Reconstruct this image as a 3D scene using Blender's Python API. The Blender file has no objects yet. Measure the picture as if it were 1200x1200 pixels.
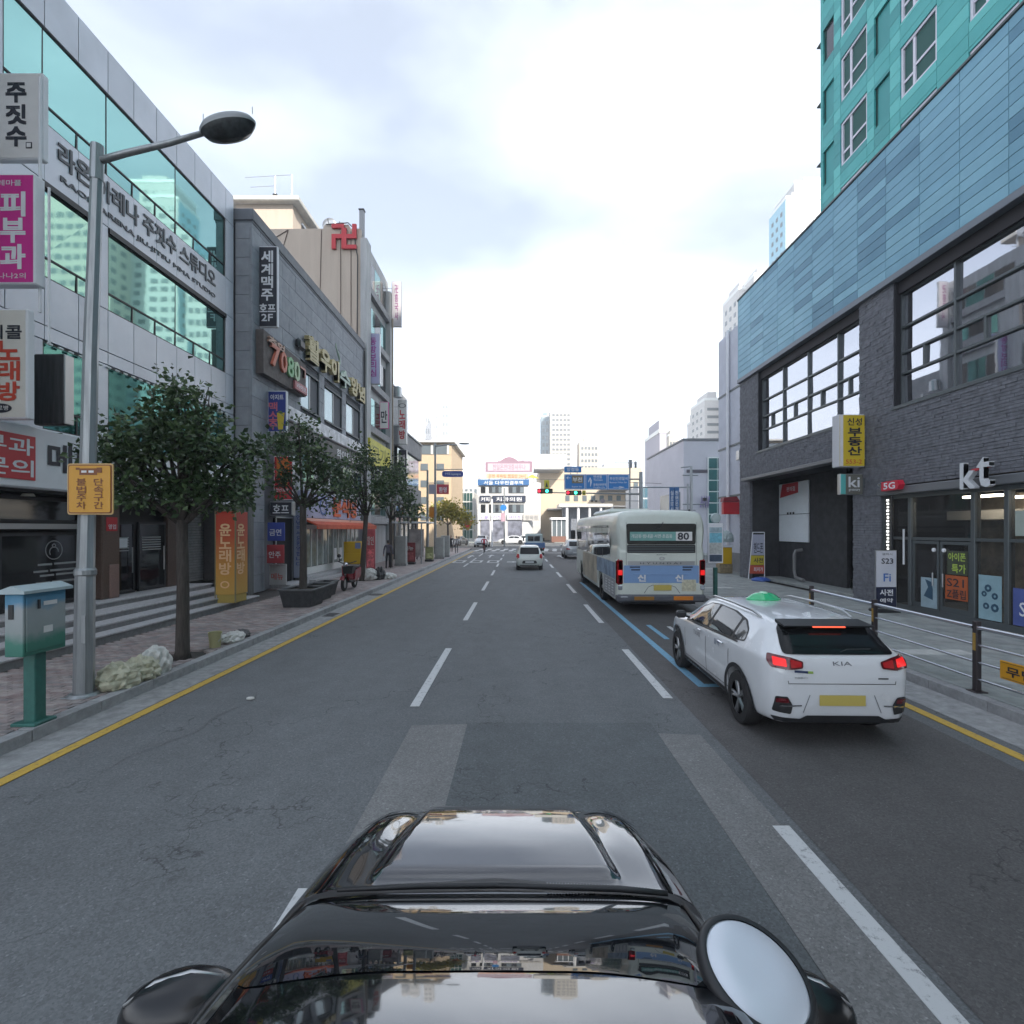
import bpy, bmesh, math, random
import numpy as np
from math import radians as R, pi, sin, cos
from mathutils import Vector as V, Matrix
from mathutils.bvhtree import BVHTree
from mathutils.geometry import delaunay_2d_cdt

random.seed(7)
S = bpy.context.scene
C = S.collection
# ---------------------------------------------------------------- camera
HC = 2.5                                    # camera height above the road
cd = bpy.data.cameras.new('camera'); cam = bpy.data.objects.new('camera', cd); C.objects.link(cam)
cam.location = (0, 0, HC); cam.rotation_euler = (R(90), 0, 0)
cd.sensor_width = 36; cd.lens = 18; cd.shift_x = -8/1200; cd.shift_y = 20/1200
cd.clip_start = 0.05; cd.clip_end = 6000
S.camera = cam
# ---------------------------------------------------------------- world, sun, exposure
SUN_EL, SUN_AZ = 32.0, 150.0                # azimuth clockwise from +Y: behind and to the right
w = bpy.data.worlds.new('World'); S.world = w; w.use_nodes = True
nt = w.node_tree; nt.nodes.clear()
def wn(t, **k):
    n = nt.nodes.new(t)
    for a, b in k.items(): setattr(n, a, b)
    return n
out = wn('ShaderNodeOutputWorld'); bg = wn('ShaderNodeBackground')
sky = wn('ShaderNodeTexSky', sky_type='NISHITA', sun_disc=False, sun_elevation=R(SUN_EL), sun_rotation=R(SUN_AZ),
         altitude=50, air_density=1.0, dust_density=1.2, ozone_density=1.5)
tc = wn('ShaderNodeTexCoord'); mp = wn('ShaderNodeMapping'); mp.inputs['Scale'].default_value = (1, 1, 2.2); mp.inputs['Location'].default_value = (8.5, 4.5, 2.0)
nz = wn('ShaderNodeTexNoise'); nz.inputs['Scale'].default_value = 1.25; nz.inputs['Detail'].default_value = 5; nz.inputs['Roughness'].default_value = .5
nz.inputs['Distortion'].default_value = .4
cr = wn('ShaderNodeValToRGB'); cr.color_ramp.elements[0].position = .44; cr.color_ramp.elements[1].position = .98
cr.color_ramp.elements[0].color = (.20, .205, .21, 1)
# thin bright cloud over the blue: the same veil all round, thicker towards the horizon
sx = wn('ShaderNodeSeparateXYZ'); mr = wn('ShaderNodeMapRange')
mr.inputs['From Min'].default_value = 0.0; mr.inputs['From Max'].default_value = .46
mr.inputs['To Min'].default_value = .9; mr.inputs['To Max'].default_value = 0.0
ad = wn('ShaderNodeMath', operation='ADD', use_clamp=True); ml = wn('ShaderNodeMath', operation='MULTIPLY'); ml.inputs[1].default_value = .9
mx = wn('ShaderNodeMix', data_type='RGBA'); mx.inputs['B'].default_value = (16.6, 17.8, 19.6, 1)
L = nt.links.new
L(tc.outputs['Generated'], mp.inputs['Vector']); L(mp.outputs[0], nz.inputs['Vector']); L(nz.outputs['Fac'], cr.inputs[0])
L(tc.outputs['Generated'], sx.inputs[0]); L(sx.outputs['Z'], mr.inputs['Value'])
L(cr.outputs[0], ml.inputs[0]); L(ml.outputs[0], ad.inputs[0]); L(mr.outputs[0], ad.inputs[1])
L(ad.outputs[0], mx.inputs['Factor']); L(sky.outputs[0], mx.inputs['A']); L(mx.outputs['Result'], bg.inputs['Color'])
bg.inputs['Strength'].default_value = 0.08; L(bg.outputs[0], out.inputs[0])
ld = bpy.data.lights.new('sun', 'SUN'); ld.energy = 4.0; ld.angle = R(.5); ld.color = (1, .93, .82)
sun = bpy.data.objects.new('sun', ld); C.objects.link(sun)
sd = V((sin(R(SUN_AZ))*cos(R(SUN_EL)), cos(R(SUN_AZ))*cos(R(SUN_EL)), sin(R(SUN_EL))))   # towards the sun
sun.rotation_euler = sd.to_track_quat('Z', 'Y').to_euler(); sun.location = sd*200
S.view_settings.view_transform = 'Standard'; S.view_settings.look = 'None'; S.view_settings.gamma = 1
S.view_settings.use_curve_mapping = False; S.view_settings.exposure = 1.1
S.cycles.max_bounces = 8; S.cycles.diffuse_bounces = 3; S.cycles.glossy_bounces = 4; S.cycles.transparent_max_bounces = 12
S.cycles.transmission_bounces = 6; S.cycles.volume_bounces = 0; S.cycles.caustics_reflective = False; S.cycles.caustics_refractive = False
S.cycles.sample_clamp_indirect = 8

# ---------------------------------------------------------------- materials
def lin(c):                                  # sRGB 0-255 -> linear
    return tuple(((v/255)/12.92 if v/255 <= .04045 else ((v/255+.055)/1.055)**2.4) for v in c)
MATS = {}
def mat(name, col, rough=.6, metal=0, var=0.0, vscale=3.0, bump=0.0, bscale=30.0, coat=0, emit=0, spec=.5, rnd=0.0, alpha=1, trans=0, streak=False, dirt=0.0):
    """Principled material: noise variation of colour, fine bump, optional per-object randomness and vertical streaks."""
    if name in MATS: return MATS[name]
    m = bpy.data.materials.new(name); m.use_nodes = True; MATS[name] = m
    t = m.node_tree; n = t.nodes; l = t.links.new; b = n['Principled BSDF']
    c4 = (*col[:3], 1)
    b.inputs['Base Color'].default_value = c4; b.inputs['Roughness'].default_value = rough; b.inputs['Metallic'].default_value = metal
    b.inputs['Specular IOR Level'].default_value = spec
    if coat: b.inputs['Coat Weight'].default_value = coat; b.inputs['Coat Roughness'].default_value = .03
    if emit: b.inputs['Emission Color'].default_value = c4; b.inputs['Emission Strength'].default_value = emit
    if alpha < 1: b.inputs['Alpha'].default_value = alpha
    if trans: b.inputs['Transmission Weight'].default_value = trans
    if not (var or bump or rnd or dirt): return m
    g = n.new('ShaderNodeNewGeometry'); src = g.outputs['Position']
    col_out = None
    if var or dirt:
        mpn = n.new('ShaderNodeMapping'); l(src, mpn.inputs['Vector'])
        if streak: mpn.inputs['Scale'].default_value = (3, 3, .25)
        q = n.new('ShaderNodeTexNoise'); q.inputs['Scale'].default_value = vscale; q.inputs['Detail'].default_value = 8; q.inputs['Roughness'].default_value = .65
        l(mpn.outputs[0], q.inputs['Vector'])
        r = n.new('ShaderNodeMapRange'); r.inputs['From Min'].default_value = .3; r.inputs['From Max'].default_value = .7
        a = var or dirt
        r.inputs['To Min'].default_value = 1-a; r.inputs['To Max'].default_value = 1+(a if var else 0)
        l(q.outputs['Fac'], r.inputs['Value'])
        mm = n.new('ShaderNodeVectorMath'); mm.operation = 'SCALE'; mm.inputs[0].default_value = col[:3]; l(r.outputs[0], mm.inputs['Scale'])
        col_out = mm.outputs[0]
        rr = n.new('ShaderNodeMapRange'); rr.inputs['From Min'].default_value = .3; rr.inputs['From Max'].default_value = .7
        rr.inputs['To Min'].default_value = min(1, rough*1.15); rr.inputs['To Max'].default_value = rough*.85
        l(q.outputs['Fac'], rr.inputs['Value']); l(rr.outputs[0], b.inputs['Roughness'])
    if rnd:
        oi = n.new('ShaderNodeObjectInfo'); r2 = n.new('ShaderNodeMapRange')
        r2.inputs['To Min'].default_value = 1-rnd; r2.inputs['To Max'].default_value = 1+rnd; l(oi.outputs['Random'], r2.inputs['Value'])
        m2 = n.new('ShaderNodeVectorMath'); m2.operation = 'SCALE'
        if col_out: l(col_out, m2.inputs[0])
        else: m2.inputs[0].default_value = col[:3]
        l(r2.outputs[0], m2.inputs['Scale']); col_out = m2.outputs[0]
    if col_out: l(col_out, b.inputs['Base Color'])
    if bump:
        q2 = n.new('ShaderNodeTexNoise'); q2.inputs['Scale'].default_value = bscale; q2.inputs['Detail'].default_value = 6; l(src, q2.inputs['Vector'])
        bp = n.new('ShaderNodeBump'); bp.inputs['Strength'].default_value = bump; bp.inputs['Distance'].default_value = .02
        l(q2.outputs['Fac'], bp.inputs['Height']); l(bp.outputs[0], b.inputs['Normal'])
    return m
def snap_mat(name, cols, cell, rough=.8, bump=.3):
    """blocks whose colour is picked by the cell of space they lie in"""
    m = bpy.data.materials.new(name); m.use_nodes = True; MATS[name] = m
    t = m.node_tree; n = t.nodes; l = t.links.new; b = n['Principled BSDF']; b.inputs['Roughness'].default_value = rough
    g = n.new('ShaderNodeNewGeometry')
    ao = n.new('ShaderNodeVectorMath'); ao.operation = 'ADD'; ao.inputs[1].default_value = (.003, .003, .003); l(g.outputs['Position'], ao.inputs[0])
    dv = n.new('ShaderNodeVectorMath'); dv.operation = 'DIVIDE'; dv.inputs[1].default_value = cell; l(ao.outputs[0], dv.inputs[0])
    fl = n.new('ShaderNodeVectorMath'); fl.operation = 'FLOOR'; l(dv.outputs[0], fl.inputs[0])
    wt = n.new('ShaderNodeTexWhiteNoise'); l(fl.outputs[0], wt.inputs['Vector'])
    r = n.new('ShaderNodeValToRGB'); e = r.color_ramp.elements
    while len(e) < len(cols): e.new(.5)
    for i, c in enumerate(cols): e[i].position = i/(len(cols)-1); e[i].color = (*c, 1)
    l(wt.outputs['Value'], r.inputs[0])
    q = n.new('ShaderNodeTexNoise'); q.inputs['Scale'].default_value = 2.5; q.inputs['Detail'].default_value = 8; q.inputs['Roughness'].default_value = .7; l(g.outputs['Position'], q.inputs['Vector'])
    mrr = n.new('ShaderNodeMapRange'); mrr.inputs['From Min'].default_value = .3; mrr.inputs['From Max'].default_value = .7; mrr.inputs['To Min'].default_value = .7; mrr.inputs['To Max'].default_value = 1.2
    l(q.outputs['Fac'], mrr.inputs['Value'])
    s = n.new('ShaderNodeVectorMath'); s.operation = 'SCALE'; l(r.outputs[0], s.inputs[0]); l(mrr.outputs[0], s.inputs['Scale']); l(s.outputs[0], b.inputs['Base Color'])
    q2 = n.new('ShaderNodeTexNoise'); q2.inputs['Scale'].default_value = 60; q2.inputs['Detail'].default_value = 5; l(g.outputs['Position'], q2.inputs['Vector'])
    bp = n.new('ShaderNodeBump'); bp.inputs['Strength'].default_value = bump; bp.inputs['Distance'].default_value = .01
    l(q2.outputs['Fac'], bp.inputs['Height']); l(bp.outputs[0], b.inputs['Normal'])
    return m

# ---------------------------------------------------------------- mesh helpers
class MB:
    def __init__(s): s.v = []; s.f = []
    def add(s, vs, fs):
        o = len(s.v); s.v += [tuple(p) for p in vs]; s.f += [tuple(i+o for i in f) for f in fs]; return s
    def box(s, x0, x1, y0, y1, z0, z1):
        if x0 > x1: x0, x1 = x1, x0
        if y0 > y1: y0, y1 = y1, y0
        if z0 > z1: z0, z1 = z1, z0
        return s.add([(x0,y0,z0),(x1,y0,z0),(x1,y1,z0),(x0,y1,z0),(x0,y0,z1),(x1,y0,z1),(x1,y1,z1),(x0,y1,z1)],
                     [(0,3,2,1),(4,5,6,7),(0,1,5,4),(1,2,6,5),(2,3,7,6),(3,0,4,7)])
    def cbox(s, x0, x1, y0, y1, z0, z1, c=.01):
        """box with chamfered edges"""
        if x0 > x1: x0, x1 = x1, x0
        if y0 > y1: y0, y1 = y1, y0
        if z0 > z1: z0, z1 = z1, z0
        c = min(c, (x1-x0)*.45, (y1-y0)*.45, (z1-z0)*.45)
        bm = bmesh.new(); bmesh.ops.create_cube(bm, size=1)
        for v in bm.verts: v.co = V((x0 if v.co.x < 0 else x1, y0 if v.co.y < 0 else y1, z0 if v.co.z < 0 else z1))
        bmesh.ops.bevel(bm, geom=bm.edges[:], offset=c, segments=1, affect='EDGES', profile=.5)
        return s.bm(bm)
    def bm(s, bm):
        bm.verts.ensure_lookup_table(); bm.verts.index_update()
        s.add([v.co[:] for v in bm.verts], [[v.index for v in f.verts] for f in bm.faces]); bm.free(); return s
    def quad(s, a, b, c, d): return s.add([a, b, c, d], [(0,1,2,3)])
    def obox(s, c, ax, ay, az):
        """box with centre c and three half-axis vectors"""
        c, ax, ay, az = V(c), V(ax), V(ay), V(az)
        vs = [c+i*ax+j*ay+k*az for k in (-1,1) for i, j in ((-1,-1),(1,-1),(1,1),(-1,1))]
        return s.add(vs, [(0,3,2,1),(4,5,6,7),(0,1,5,4),(1,2,6,5),(2,3,7,6),(3,0,4,7)])
    def bar(s, p, q, r, r2=None, n=8, cap=True):
        """tapered round bar p->q"""
        p, q = V(p), V(q); r2 = r if r2 is None else r2
        d = (q-p).normalized(); u = d.orthogonal().normalized(); w_ = d.cross(u)
        vs = [p+(u*cos(2*pi*i/n)+w_*sin(2*pi*i/n))*r for i in range(n)]+[q+(u*cos(2*pi*i/n)+w_*sin(2*pi*i/n))*r2 for i in range(n)]
        fs = [(i, (i+1) % n, n+(i+1) % n, n+i) for i in range(n)]
        if cap: fs += [tuple(range(n-1, -1, -1)), tuple(range(n, 2*n))]
        return s.add(vs, fs)
    def tube(s, pts, rad, n=8):
        pts = [V(p) for p in pts]; rad = rad if isinstance(rad, (list, tuple)) else [rad]*len(pts)
        u = None; vs = []; m = len(pts)
        for i, p in enumerate(pts):
            d = (pts[min(i+1, m-1)]-pts[max(i-1, 0)]).normalized()
            if u is None: u = d.orthogonal().normalized()
            u = (u-d*u.dot(d)).normalized(); w_ = d.cross(u)
            vs += [p+(u*cos(2*pi*k/n)+w_*sin(2*pi*k/n))*rad[i] for k in range(n)]
        fs = [(i*n+k, i*n+(k+1) % n, (i+1)*n+(k+1) % n, (i+1)*n+k) for i in range(m-1) for k in range(n)]
        fs += [tuple(range(n-1, -1, -1)), tuple(range((m-1)*n, m*n))]
        return s.add(vs, fs)
    def prism(s, poly, ax, a, b):
        """2-D polygon extruded along axis ax ('x','y','z') from a to b; the polygon lies in the other two axes in xyz order"""
        def P(p, t): return {'x': (t, p[0], p[1]), 'y': (p[0], t, p[1]), 'z': (p[0], p[1], t)}[ax]
        n = len(poly); vs = [P(p, a) for p in poly]+[P(p, b) for p in poly]
        bm = bmesh.new(); bv = [bm.verts.new(v) for v in vs]
        bm.faces.new(bv[:n]); bm.faces.new(bv[n:])
        for i in range(n): bm.faces.new((bv[i], bv[(i+1) % n], bv[n+(i+1) % n], bv[n+i]))
        bmesh.ops.recalc_face_normals(bm, faces=bm.faces[:])
        return s.bm(bm)
    def lathe(s, prof, c=(0,0,0), ax='z', n=24, a0=0, a1=2*pi):
        """profile (radius, height) turned about an axis"""
        full = abs(a1-a0-2*pi) < 1e-6; m = n if full else n+1; vs = []
        for i in range(m):
            a = a0+(a1-a0)*i/n
            for r, h in prof:
                x, y = r*cos(a), r*sin(a)
                p = {'z': (x, y, h), 'x': (h, x, y), 'y': (x, h, y)}[ax]
                vs.append((p[0]+c[0], p[1]+c[1], p[2]+c[2]))
        k = len(prof)
        fs = [(i*k+j, ((i+1) % m)*k+j, ((i+1) % m)*k+j+1, i*k+j+1) for i in range(n) for j in range(k-1)]
        return s.add(vs, fs)
    def xf(s, M):
        s.v = [tuple(M @ V(p)) for p in s.v]; return s
    def mesh(s, name, smooth=False):
        me = bpy.data.meshes.new(name); me.from_pydata(s.v, [], s.f); me.update()
        if smooth: me.polygons.foreach_set('use_smooth', [True]*len(me.polygons))
        return me
def tag(o, label=None, cat=None, group=None, kind=None):
    if label: o['label'] = label
    if cat: o['category'] = cat
    if group: o['group'] = group
    if kind: o['kind'] = kind
    return o
def link(name, data, m=None, parent=None, **k):
    o = bpy.data.objects.new(name, data); C.objects.link(o)
    if m is not None and not data.materials: data.materials.append(m)
    if parent is not None:
        o.parent = parent; o.matrix_parent_inverse = parent_inv(parent)
    return tag(o, **k)
def parent_inv(p):
    M = Matrix.Identity(4)
    chain = []
    while p is not None: chain.append(p); p = p.parent
    for q in reversed(chain):
        M = M @ q.matrix_parent_inverse @ q.matrix_basis
    return M.inverted()
def ob(name, mb, m, parent=None, smooth=False, **k):
    """one mesh object; coordinates are world coordinates even under a parent"""
    me = mb if isinstance(mb, bpy.types.Mesh) else mb.mesh(name, smooth)
    if smooth == 'auto': autosmooth(me)
    return link(name, me, m, parent, **k)
def autosmooth(me, ang=35):
    me.polygons.foreach_set('use_smooth', [True]*len(me.polygons))
    me.set_sharp_from_angle(angle=R(ang))
def thing(name, label, cat, loc=(0,0,0), group=None, rz=0, kind=None):
    o = bpy.data.objects.new(name, None); C.objects.link(o); o.location = loc; o.rotation_euler = (0,0,rz)
    o.empty_display_size = .2
    return tag(o, label, cat, group, kind)
def struct(name, mb, m, **k): return ob(name, mb, m, kind='structure', **k)
def kids(o): return [c for c in o.children]
def copy_tree(o, parent=None, loc=None, rz=None, label=None, group=None):
    c = o.copy(); C.objects.link(c)
    if parent is not None: c.parent = parent
    if loc is not None: c.location = loc
    if rz is not None: c.rotation_euler = (0,0,rz)
    if label: c['label'] = label
    if group: c['group'] = group
    for k in kids(o): copy_tree(k, c)
    return c
def pieces(name, boxes, m, parent, limit=290, maker=None, stuff_name=None, kd=None):
    """boxes: list of (x0,x1,y0,y1,z0,z1); the nearest `limit` become parts of their own, the rest one joined part"""
    boxes = sorted(boxes, key=lambda b: (b[0]+b[1])**2/4+((b[2]+b[3])/2)**2+((b[4]+b[5])/2-HC)**2)
    cache = {}
    mm = m if callable(m) else (lambda i, b: m)
    for i, b in enumerate(boxes[:limit]):
        mt = mm(i, b); key = (round(b[1]-b[0], 3), round(b[3]-b[2], 3), round(b[5]-b[4], 3), mt.name)
        if key not in cache:
            q = MB().cbox(-(b[1]-b[0])/2, (b[1]-b[0])/2, -(b[3]-b[2])/2, (b[3]-b[2])/2, -(b[5]-b[4])/2, (b[5]-b[4])/2, .004)
            me = q.mesh(name); me.materials.append(mt); cache[key] = me
        o = bpy.data.objects.new(name, cache[key]); C.objects.link(o)
        o.parent = parent; o.matrix_parent_inverse = parent_inv(parent)
        o.location = ((b[0]+b[1])/2, (b[2]+b[3])/2, (b[4]+b[5])/2)
    rest = {}
    for i, b in enumerate(boxes[limit:]):
        mt = mm(i+limit, b); rest.setdefault(mt.name, (mt, MB()))[1].box(*b)
    if rest:
        allmb = MB(); mats = []; idx = []
        for k_, (mt, q) in rest.items():
            allmb.add(q.v, q.f); idx += [len(mats)]*len(q.f); mats.append(mt)
        me = allmb.mesh(name)
        for mt in mats: me.materials.append(mt)
        me.polygons.foreach_set('material_index', idx)
        link(stuff_name or name+'_run', me, None, parent, kind='stuff')
# ---------------------------------------------------------------- lettering
_tc = {}
_ts = bpy.data.scenes.new('type_case')          # scratch scene, so that setting type does not re-evaluate the street
def text_mesh(s, bold=.0, depth=.0, res=2):
    key = (s, bold, depth)
    if key in _tc: return _tc[key]
    cu = bpy.data.curves.new('t', 'FONT'); cu.body = s; cu.size = 1;  cu.extrude = .5 if depth else 0; cu.resolution_u = res
    cu.align_x = 'LEFT'; cu.space_line = 1.0
    o = bpy.data.objects.new('t', cu); _ts.collection.objects.link(o)
    _ts.view_layers[0].update(); dg = _ts.view_layers[0].depsgraph
    me = bpy.data.meshes.new_from_object(o.evaluated_get(dg))
    bpy.data.objects.remove(o); bpy.data.curves.remove(cu)
    n = len(me.vertices); a = np.empty(n*3); me.vertices.foreach_get('co', a); a = a.reshape(-1, 3)
    f = [tuple(p.vertices) for p in me.polygons]; bpy.data.meshes.remove(me)
    if n:
        lo, hi = a.min(0), a.max(0); sz = np.maximum(hi-lo, 1e-6); a = (a-lo)/sz; asp = sz[0]/sz[1]
    else: asp = 1
    _tc[key] = (a, f, asp); return _tc[key]
def text(s, m, org, right, up, w=None, h=None, depth=.0, bold=.02, parent=None, name='lettering', mb=None, shear=0):
    """lettering whose ink fills a box w x h whose lower left corner is org; with depth it is a solid letter"""
    a, f, asp = text_mesh(s, bold, depth)
    if w is None: w = h*asp
    if h is None: h = w/asp
    o, r, u = V(org), V(right).normalized(), V(up).normalized(); nrm = r.cross(u)
    vs = []; n1 = len(a); f1 = f; f = []
    bx = by = bold*.62*min(w/max(len(s), 1), h)
    sh = [(-1,-1),(1,-1),(-1,1),(1,1)] if bold else [(0,0)]          # heavier strokes: copies a hair apart, each a hair prouder
    for k, (dx, dy) in enumerate(sh):
        for p in a:
            q = o+r*(p[0]*w+shear*p[1]*h+dx*bx)+u*(p[1]*h+dy*by)+nrm*(.0008*k)
            if depth: q = q+nrm*(p[2]*depth)
            vs.append(tuple(q))
        f += [tuple(i+k*n1 for i in g) for g in f1]
    if mb is not None: mb.add(vs, f); return None
    return ob(name, MB().add(vs, f), m, parent)
def vtext(s, m, org, right, up, w, h, parent, gap=.12, depth=0, bold=.03, name='lettering'):
    """letters stacked one under the other, from the top; one part per line of letters"""
    n = len(s); ch = h/(n+gap*(n-1)); o, r, u = V(org), V(right).normalized(), V(up).normalized()
    mb = MB()
    for i, c in enumerate(s):
        if c == ' ': continue
        text(c, m, o+u*(h-ch*(i+1)-gap*ch*i), r, u, w=w, h=ch, bold=bold, depth=depth, mb=mb)
    return ob(name, mb, m, parent)
XR, YU = (1,0,0), (0,0,1)                    # reading direction of lettering that faces the camera
LR, RR = (0,1,0), (0,-1,0)                   # reading directions on the left-hand and right-hand house fronts
def lob(name, mb, m, parent, smooth=False, **k):
    """a part whose coordinates are local to its parent"""
    me = mb if isinstance(mb, bpy.types.Mesh) else mb.mesh(name, smooth)
    if smooth == 'auto': autosmooth(me)
    o = bpy.data.objects.new(name, me); C.objects.link(o)
    if m is not None and not me.materials: me.materials.append(m)
    o.parent = parent
    return tag(o, **k)
# points of the photograph measured on a house front at distance X from the lens axis (real plane, real height)
def WP(px, py, X):
    Y = 600*X/(px-608); return Y, HC+(620-py)*Y/600
def FP(px, py, Y): return (px-608)*Y/600, HC+(620-py)*Y/600
# ================================================================= GROUND, ROAD, KERBS, PAVEMENTS
random.seed(11)
def asphalt(name, c, crack=True, scale=1.0):
    m = bpy.data.materials.new(name); m.use_nodes = True; MATS[name] = m
    t = m.node_tree; n = t.nodes; l = t.links.new; b = n['Principled BSDF']; b.inputs['Roughness'].default_value = .82
    g = n.new('ShaderNodeNewGeometry'); P = g.outputs['Position']
    def noise(sc, det=4, rough=.6, stretch=None):
        q = n.new('ShaderNodeTexNoise'); q.inputs['Scale'].default_value = sc; q.inputs['Detail'].default_value = det; q.inputs['Roughness'].default_value = rough
        if stretch:
            mp_ = n.new('ShaderNodeMapping'); mp_.inputs['Scale'].default_value = stretch; l(P, mp_.inputs['Vector']); l(mp_.outputs[0], q.inputs['Vector'])
        else: l(P, q.inputs['Vector'])
        return q.outputs['Fac']
    def rng(v, a, b_, c0, c1):
        r = n.new('ShaderNodeMapRange'); r.inputs['From Min'].default_value = a; r.inputs['From Max'].default_value = b_
        r.inputs['To Min'].default_value = c0; r.inputs['To Max'].default_value = c1; l(v, r.inputs['Value']); return r.outputs[0]
    def mul(a, b_):
        q = n.new('ShaderNodeMath'); q.operation = 'MULTIPLY'; l(a, q.inputs[0]); l(b_, q.inputs[1]); return q.outputs[0]
    big = rng(noise(.35, 6, .7, (1, .25, 1)), .3, .7, .82, 1.16)      # wheel-worn bands along the road
    mid = rng(noise(2.2, 6, .7), .3, .7, .9, 1.1)
    vo = n.new('ShaderNodeTexVoronoi'); vo.inputs['Scale'].default_value = 75*scale; l(P, vo.inputs['Vector'])
    sep = n.new('ShaderNodeSeparateColor'); l(vo.outputs['Color'], sep.inputs[0])
    agg = rng(sep.outputs[0], 0, 1, .80, 1.22)                        # stone chips
    fine = rng(noise(190, 3), .3, .7, .85, 1.15)
    sp = rng(sep.outputs[1], .955, .975, 1.0, 1.35)                    # pale chips
    f = mul(mul(mul(big, mid), mul(agg, fine)), sp)
    if crack:
        v2 = n.new('ShaderNodeTexVoronoi'); v2.feature = 'DISTANCE_TO_EDGE'; v2.inputs['Scale'].default_value = .33
        q = n.new('ShaderNodeTexNoise'); q.inputs['Scale'].default_value = 2.6; q.inputs['Detail'].default_value = 8; l(P, q.inputs['Vector'])
        mm = n.new('ShaderNodeVectorMath'); mm.operation = 'SCALE'; mm.inputs['Scale'].default_value = 1.3; l(q.outputs['Color'], mm.inputs[0])
        aa = n.new('ShaderNodeVectorMath'); aa.operation = 'ADD'; l(P, aa.inputs[0]); l(mm.outputs[0], aa.inputs[1]); l(aa.outputs[0], v2.inputs['Vector'])
        ck = rng(v2.outputs['Distance'], 0, .006, .45, 1.0)
        msk = rng(noise(.5, 3), .44, .50, 0, 1)
        mx_ = n.new('ShaderNodeMix'); mx_.inputs['A'].default_value = 1; l(msk, mx_.inputs['Factor']); l(ck, mx_.inputs['B'])
        f = mul(f, mx_.outputs['Result'])
    s = n.new('ShaderNodeVectorMath'); s.operation = 'SCALE'; s.inputs[0].default_value = c; l(f, s.inputs['Scale']); l(s.outputs[0], b.inputs['Base Color'])
    bp = n.new('ShaderNodeBump'); bp.inputs['Strength'].default_value = .5; bp.inputs['Distance'].default_value = .006; l(agg, bp.inputs['Height']); l(bp.outputs[0], b.inputs['Normal'])
    return m
M_as = asphalt('asphalt', (.120, .127, .131)); M_as2 = asphalt('asphalt_brown', (.086, .083, .082))
M_lane = asphalt('asphalt_dark', (.098, .107, .111)); M_grind = asphalt('asphalt_worn_pale', (.175, .175, .172), False)
M_conc = mat('gutter_concrete', (.27, .275, .275), .85, var=.28, vscale=6, bump=.4, bscale=50)
M_kerb = mat('kerb_granite', (.30, .305, .31), .8, var=.2, vscale=9, bump=.35, bscale=60, rnd=.12)
def paint(name, col, wear=.5):
    """road paint, worn through in fine chips"""
    m = bpy.data.materials.new(name); m.use_nodes = True; MATS[name] = m
    t = m.node_tree; n = t.nodes; l = t.links.new; b = n['Principled BSDF']; b.inputs['Roughness'].default_value = .7
    g = n.new('ShaderNodeNewGeometry'); q = n.new('ShaderNodeTexNoise'); q.inputs['Scale'].default_value = 14; q.inputs['Detail'].default_value = 9; q.inputs['Roughness'].default_value = .8
    l(g.outputs['Position'], q.inputs['Vector'])
    r = n.new('ShaderNodeValToRGB'); e = r.color_ramp.elements; e[0].position = .36-.06*(1-wear); e[0].color = (.09, .095, .1, 1); e[1].position = .46; e[1].color = (*col, 1)
    l(q.outputs['Fac'], r.inputs[0]); l(r.outputs[0], b.inputs['Base Color']); return m
M_white = paint('paint_white', (.52, .53, .53)); M_yell = paint('paint_yellow', (.52, .34, .06)); M_blue = paint('paint_blue', (.17, .36, .50))

struct('ground', MB().box(-900, 900, -300, 1500, -.6, -.03), mat('ground_grey', (.16, .16, .155), .9, var=.2, vscale=.3))
road = struct('road', MB().box(-6.0, 6.6, -60, 230, -.028, 0), M_as)
ob('asphalt_patch', MB().box(-.68, 1.7, -12, 6.6, .002, .004), M_lane, road)
ob('asphalt_patch', MB().add([(2.35,-20,.004),(5.2,-20,.004),(5.2,60,.004),(2.35,60,.004)], [(0,1,2,3)]), M_as2, road)
for pts in ([(-1.42,-12),(-.70,-12),(-.66,6.55),(-1.36,6.5)], [(1.72,-12),(2.25,-12),(2.2,6.2),(1.70,6.25)]):
    ob('worn_strip', MB().prism(pts, 'z', .002, .0065), M_grind, road)
struct('side_street', MB().box(-120, -6.0, 66, 92, -.028, -.001).box(6.6, 120, 66, 92, -.028, -.001), M_as)
struct('side_street', MB().box(7.0, 60, 31, 46, -.028, -.002), M_as)
# gutters
gut = struct('gutter', MB().box(-5.72, -5.2, -20, 60, -.02, .006), M_conc)
struct('gutter', MB().box(5.72, 6.42, -20, 31, -.02, .006), M_conc)
for y in range(-4, 58, 2):
    pass
# painted lines
def strip(x0, x1, y0, y1, m, name='lane_dash', z=.010):
    ob(name, MB().box(x0, x1, y0, y1, .004, z), m, road)
strip(-5.17, -5.03, -20, 58, M_yell, 'edge_line'); strip(5.42, 5.56, -20, 14, M_yell, 'edge_line')
for y0, y1 in ((.4, 3.55), (7.2, 10.7), (14, 17.4), (20.8, 24.3), (27.6, 30.9), (34, 37), (41, 44), (47, 50)): strip(-1.53, -1.40, y0, y1, M_white)
for y0, y1 in ((.9, 4.3), (7.55, 10.6), (13.6, 16.9), (20.0, 23.2), (26.6, 29.6), (33, 36), (39.5, 42.5), (46, 49)): strip(2.13, 2.27, y0, y1, M_white)
for y0, y1 in ((34, 37), (41, 44), (47, 52)): strip(-3.72, -3.60, y0, y1, M_white)
strip(2.84, 2.98, 8.1, 24, M_blue, 'bay_line'); strip(2.985, 3.9, 8.1, 8.24, M_blue, 'bay_line')
strip(3.3, 3.42, 11.6, 13.3, M_blue, 'bay_line'); strip(3.78, 3.88, 12.3, 13.1, M_white, 'bay_line')
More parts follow.
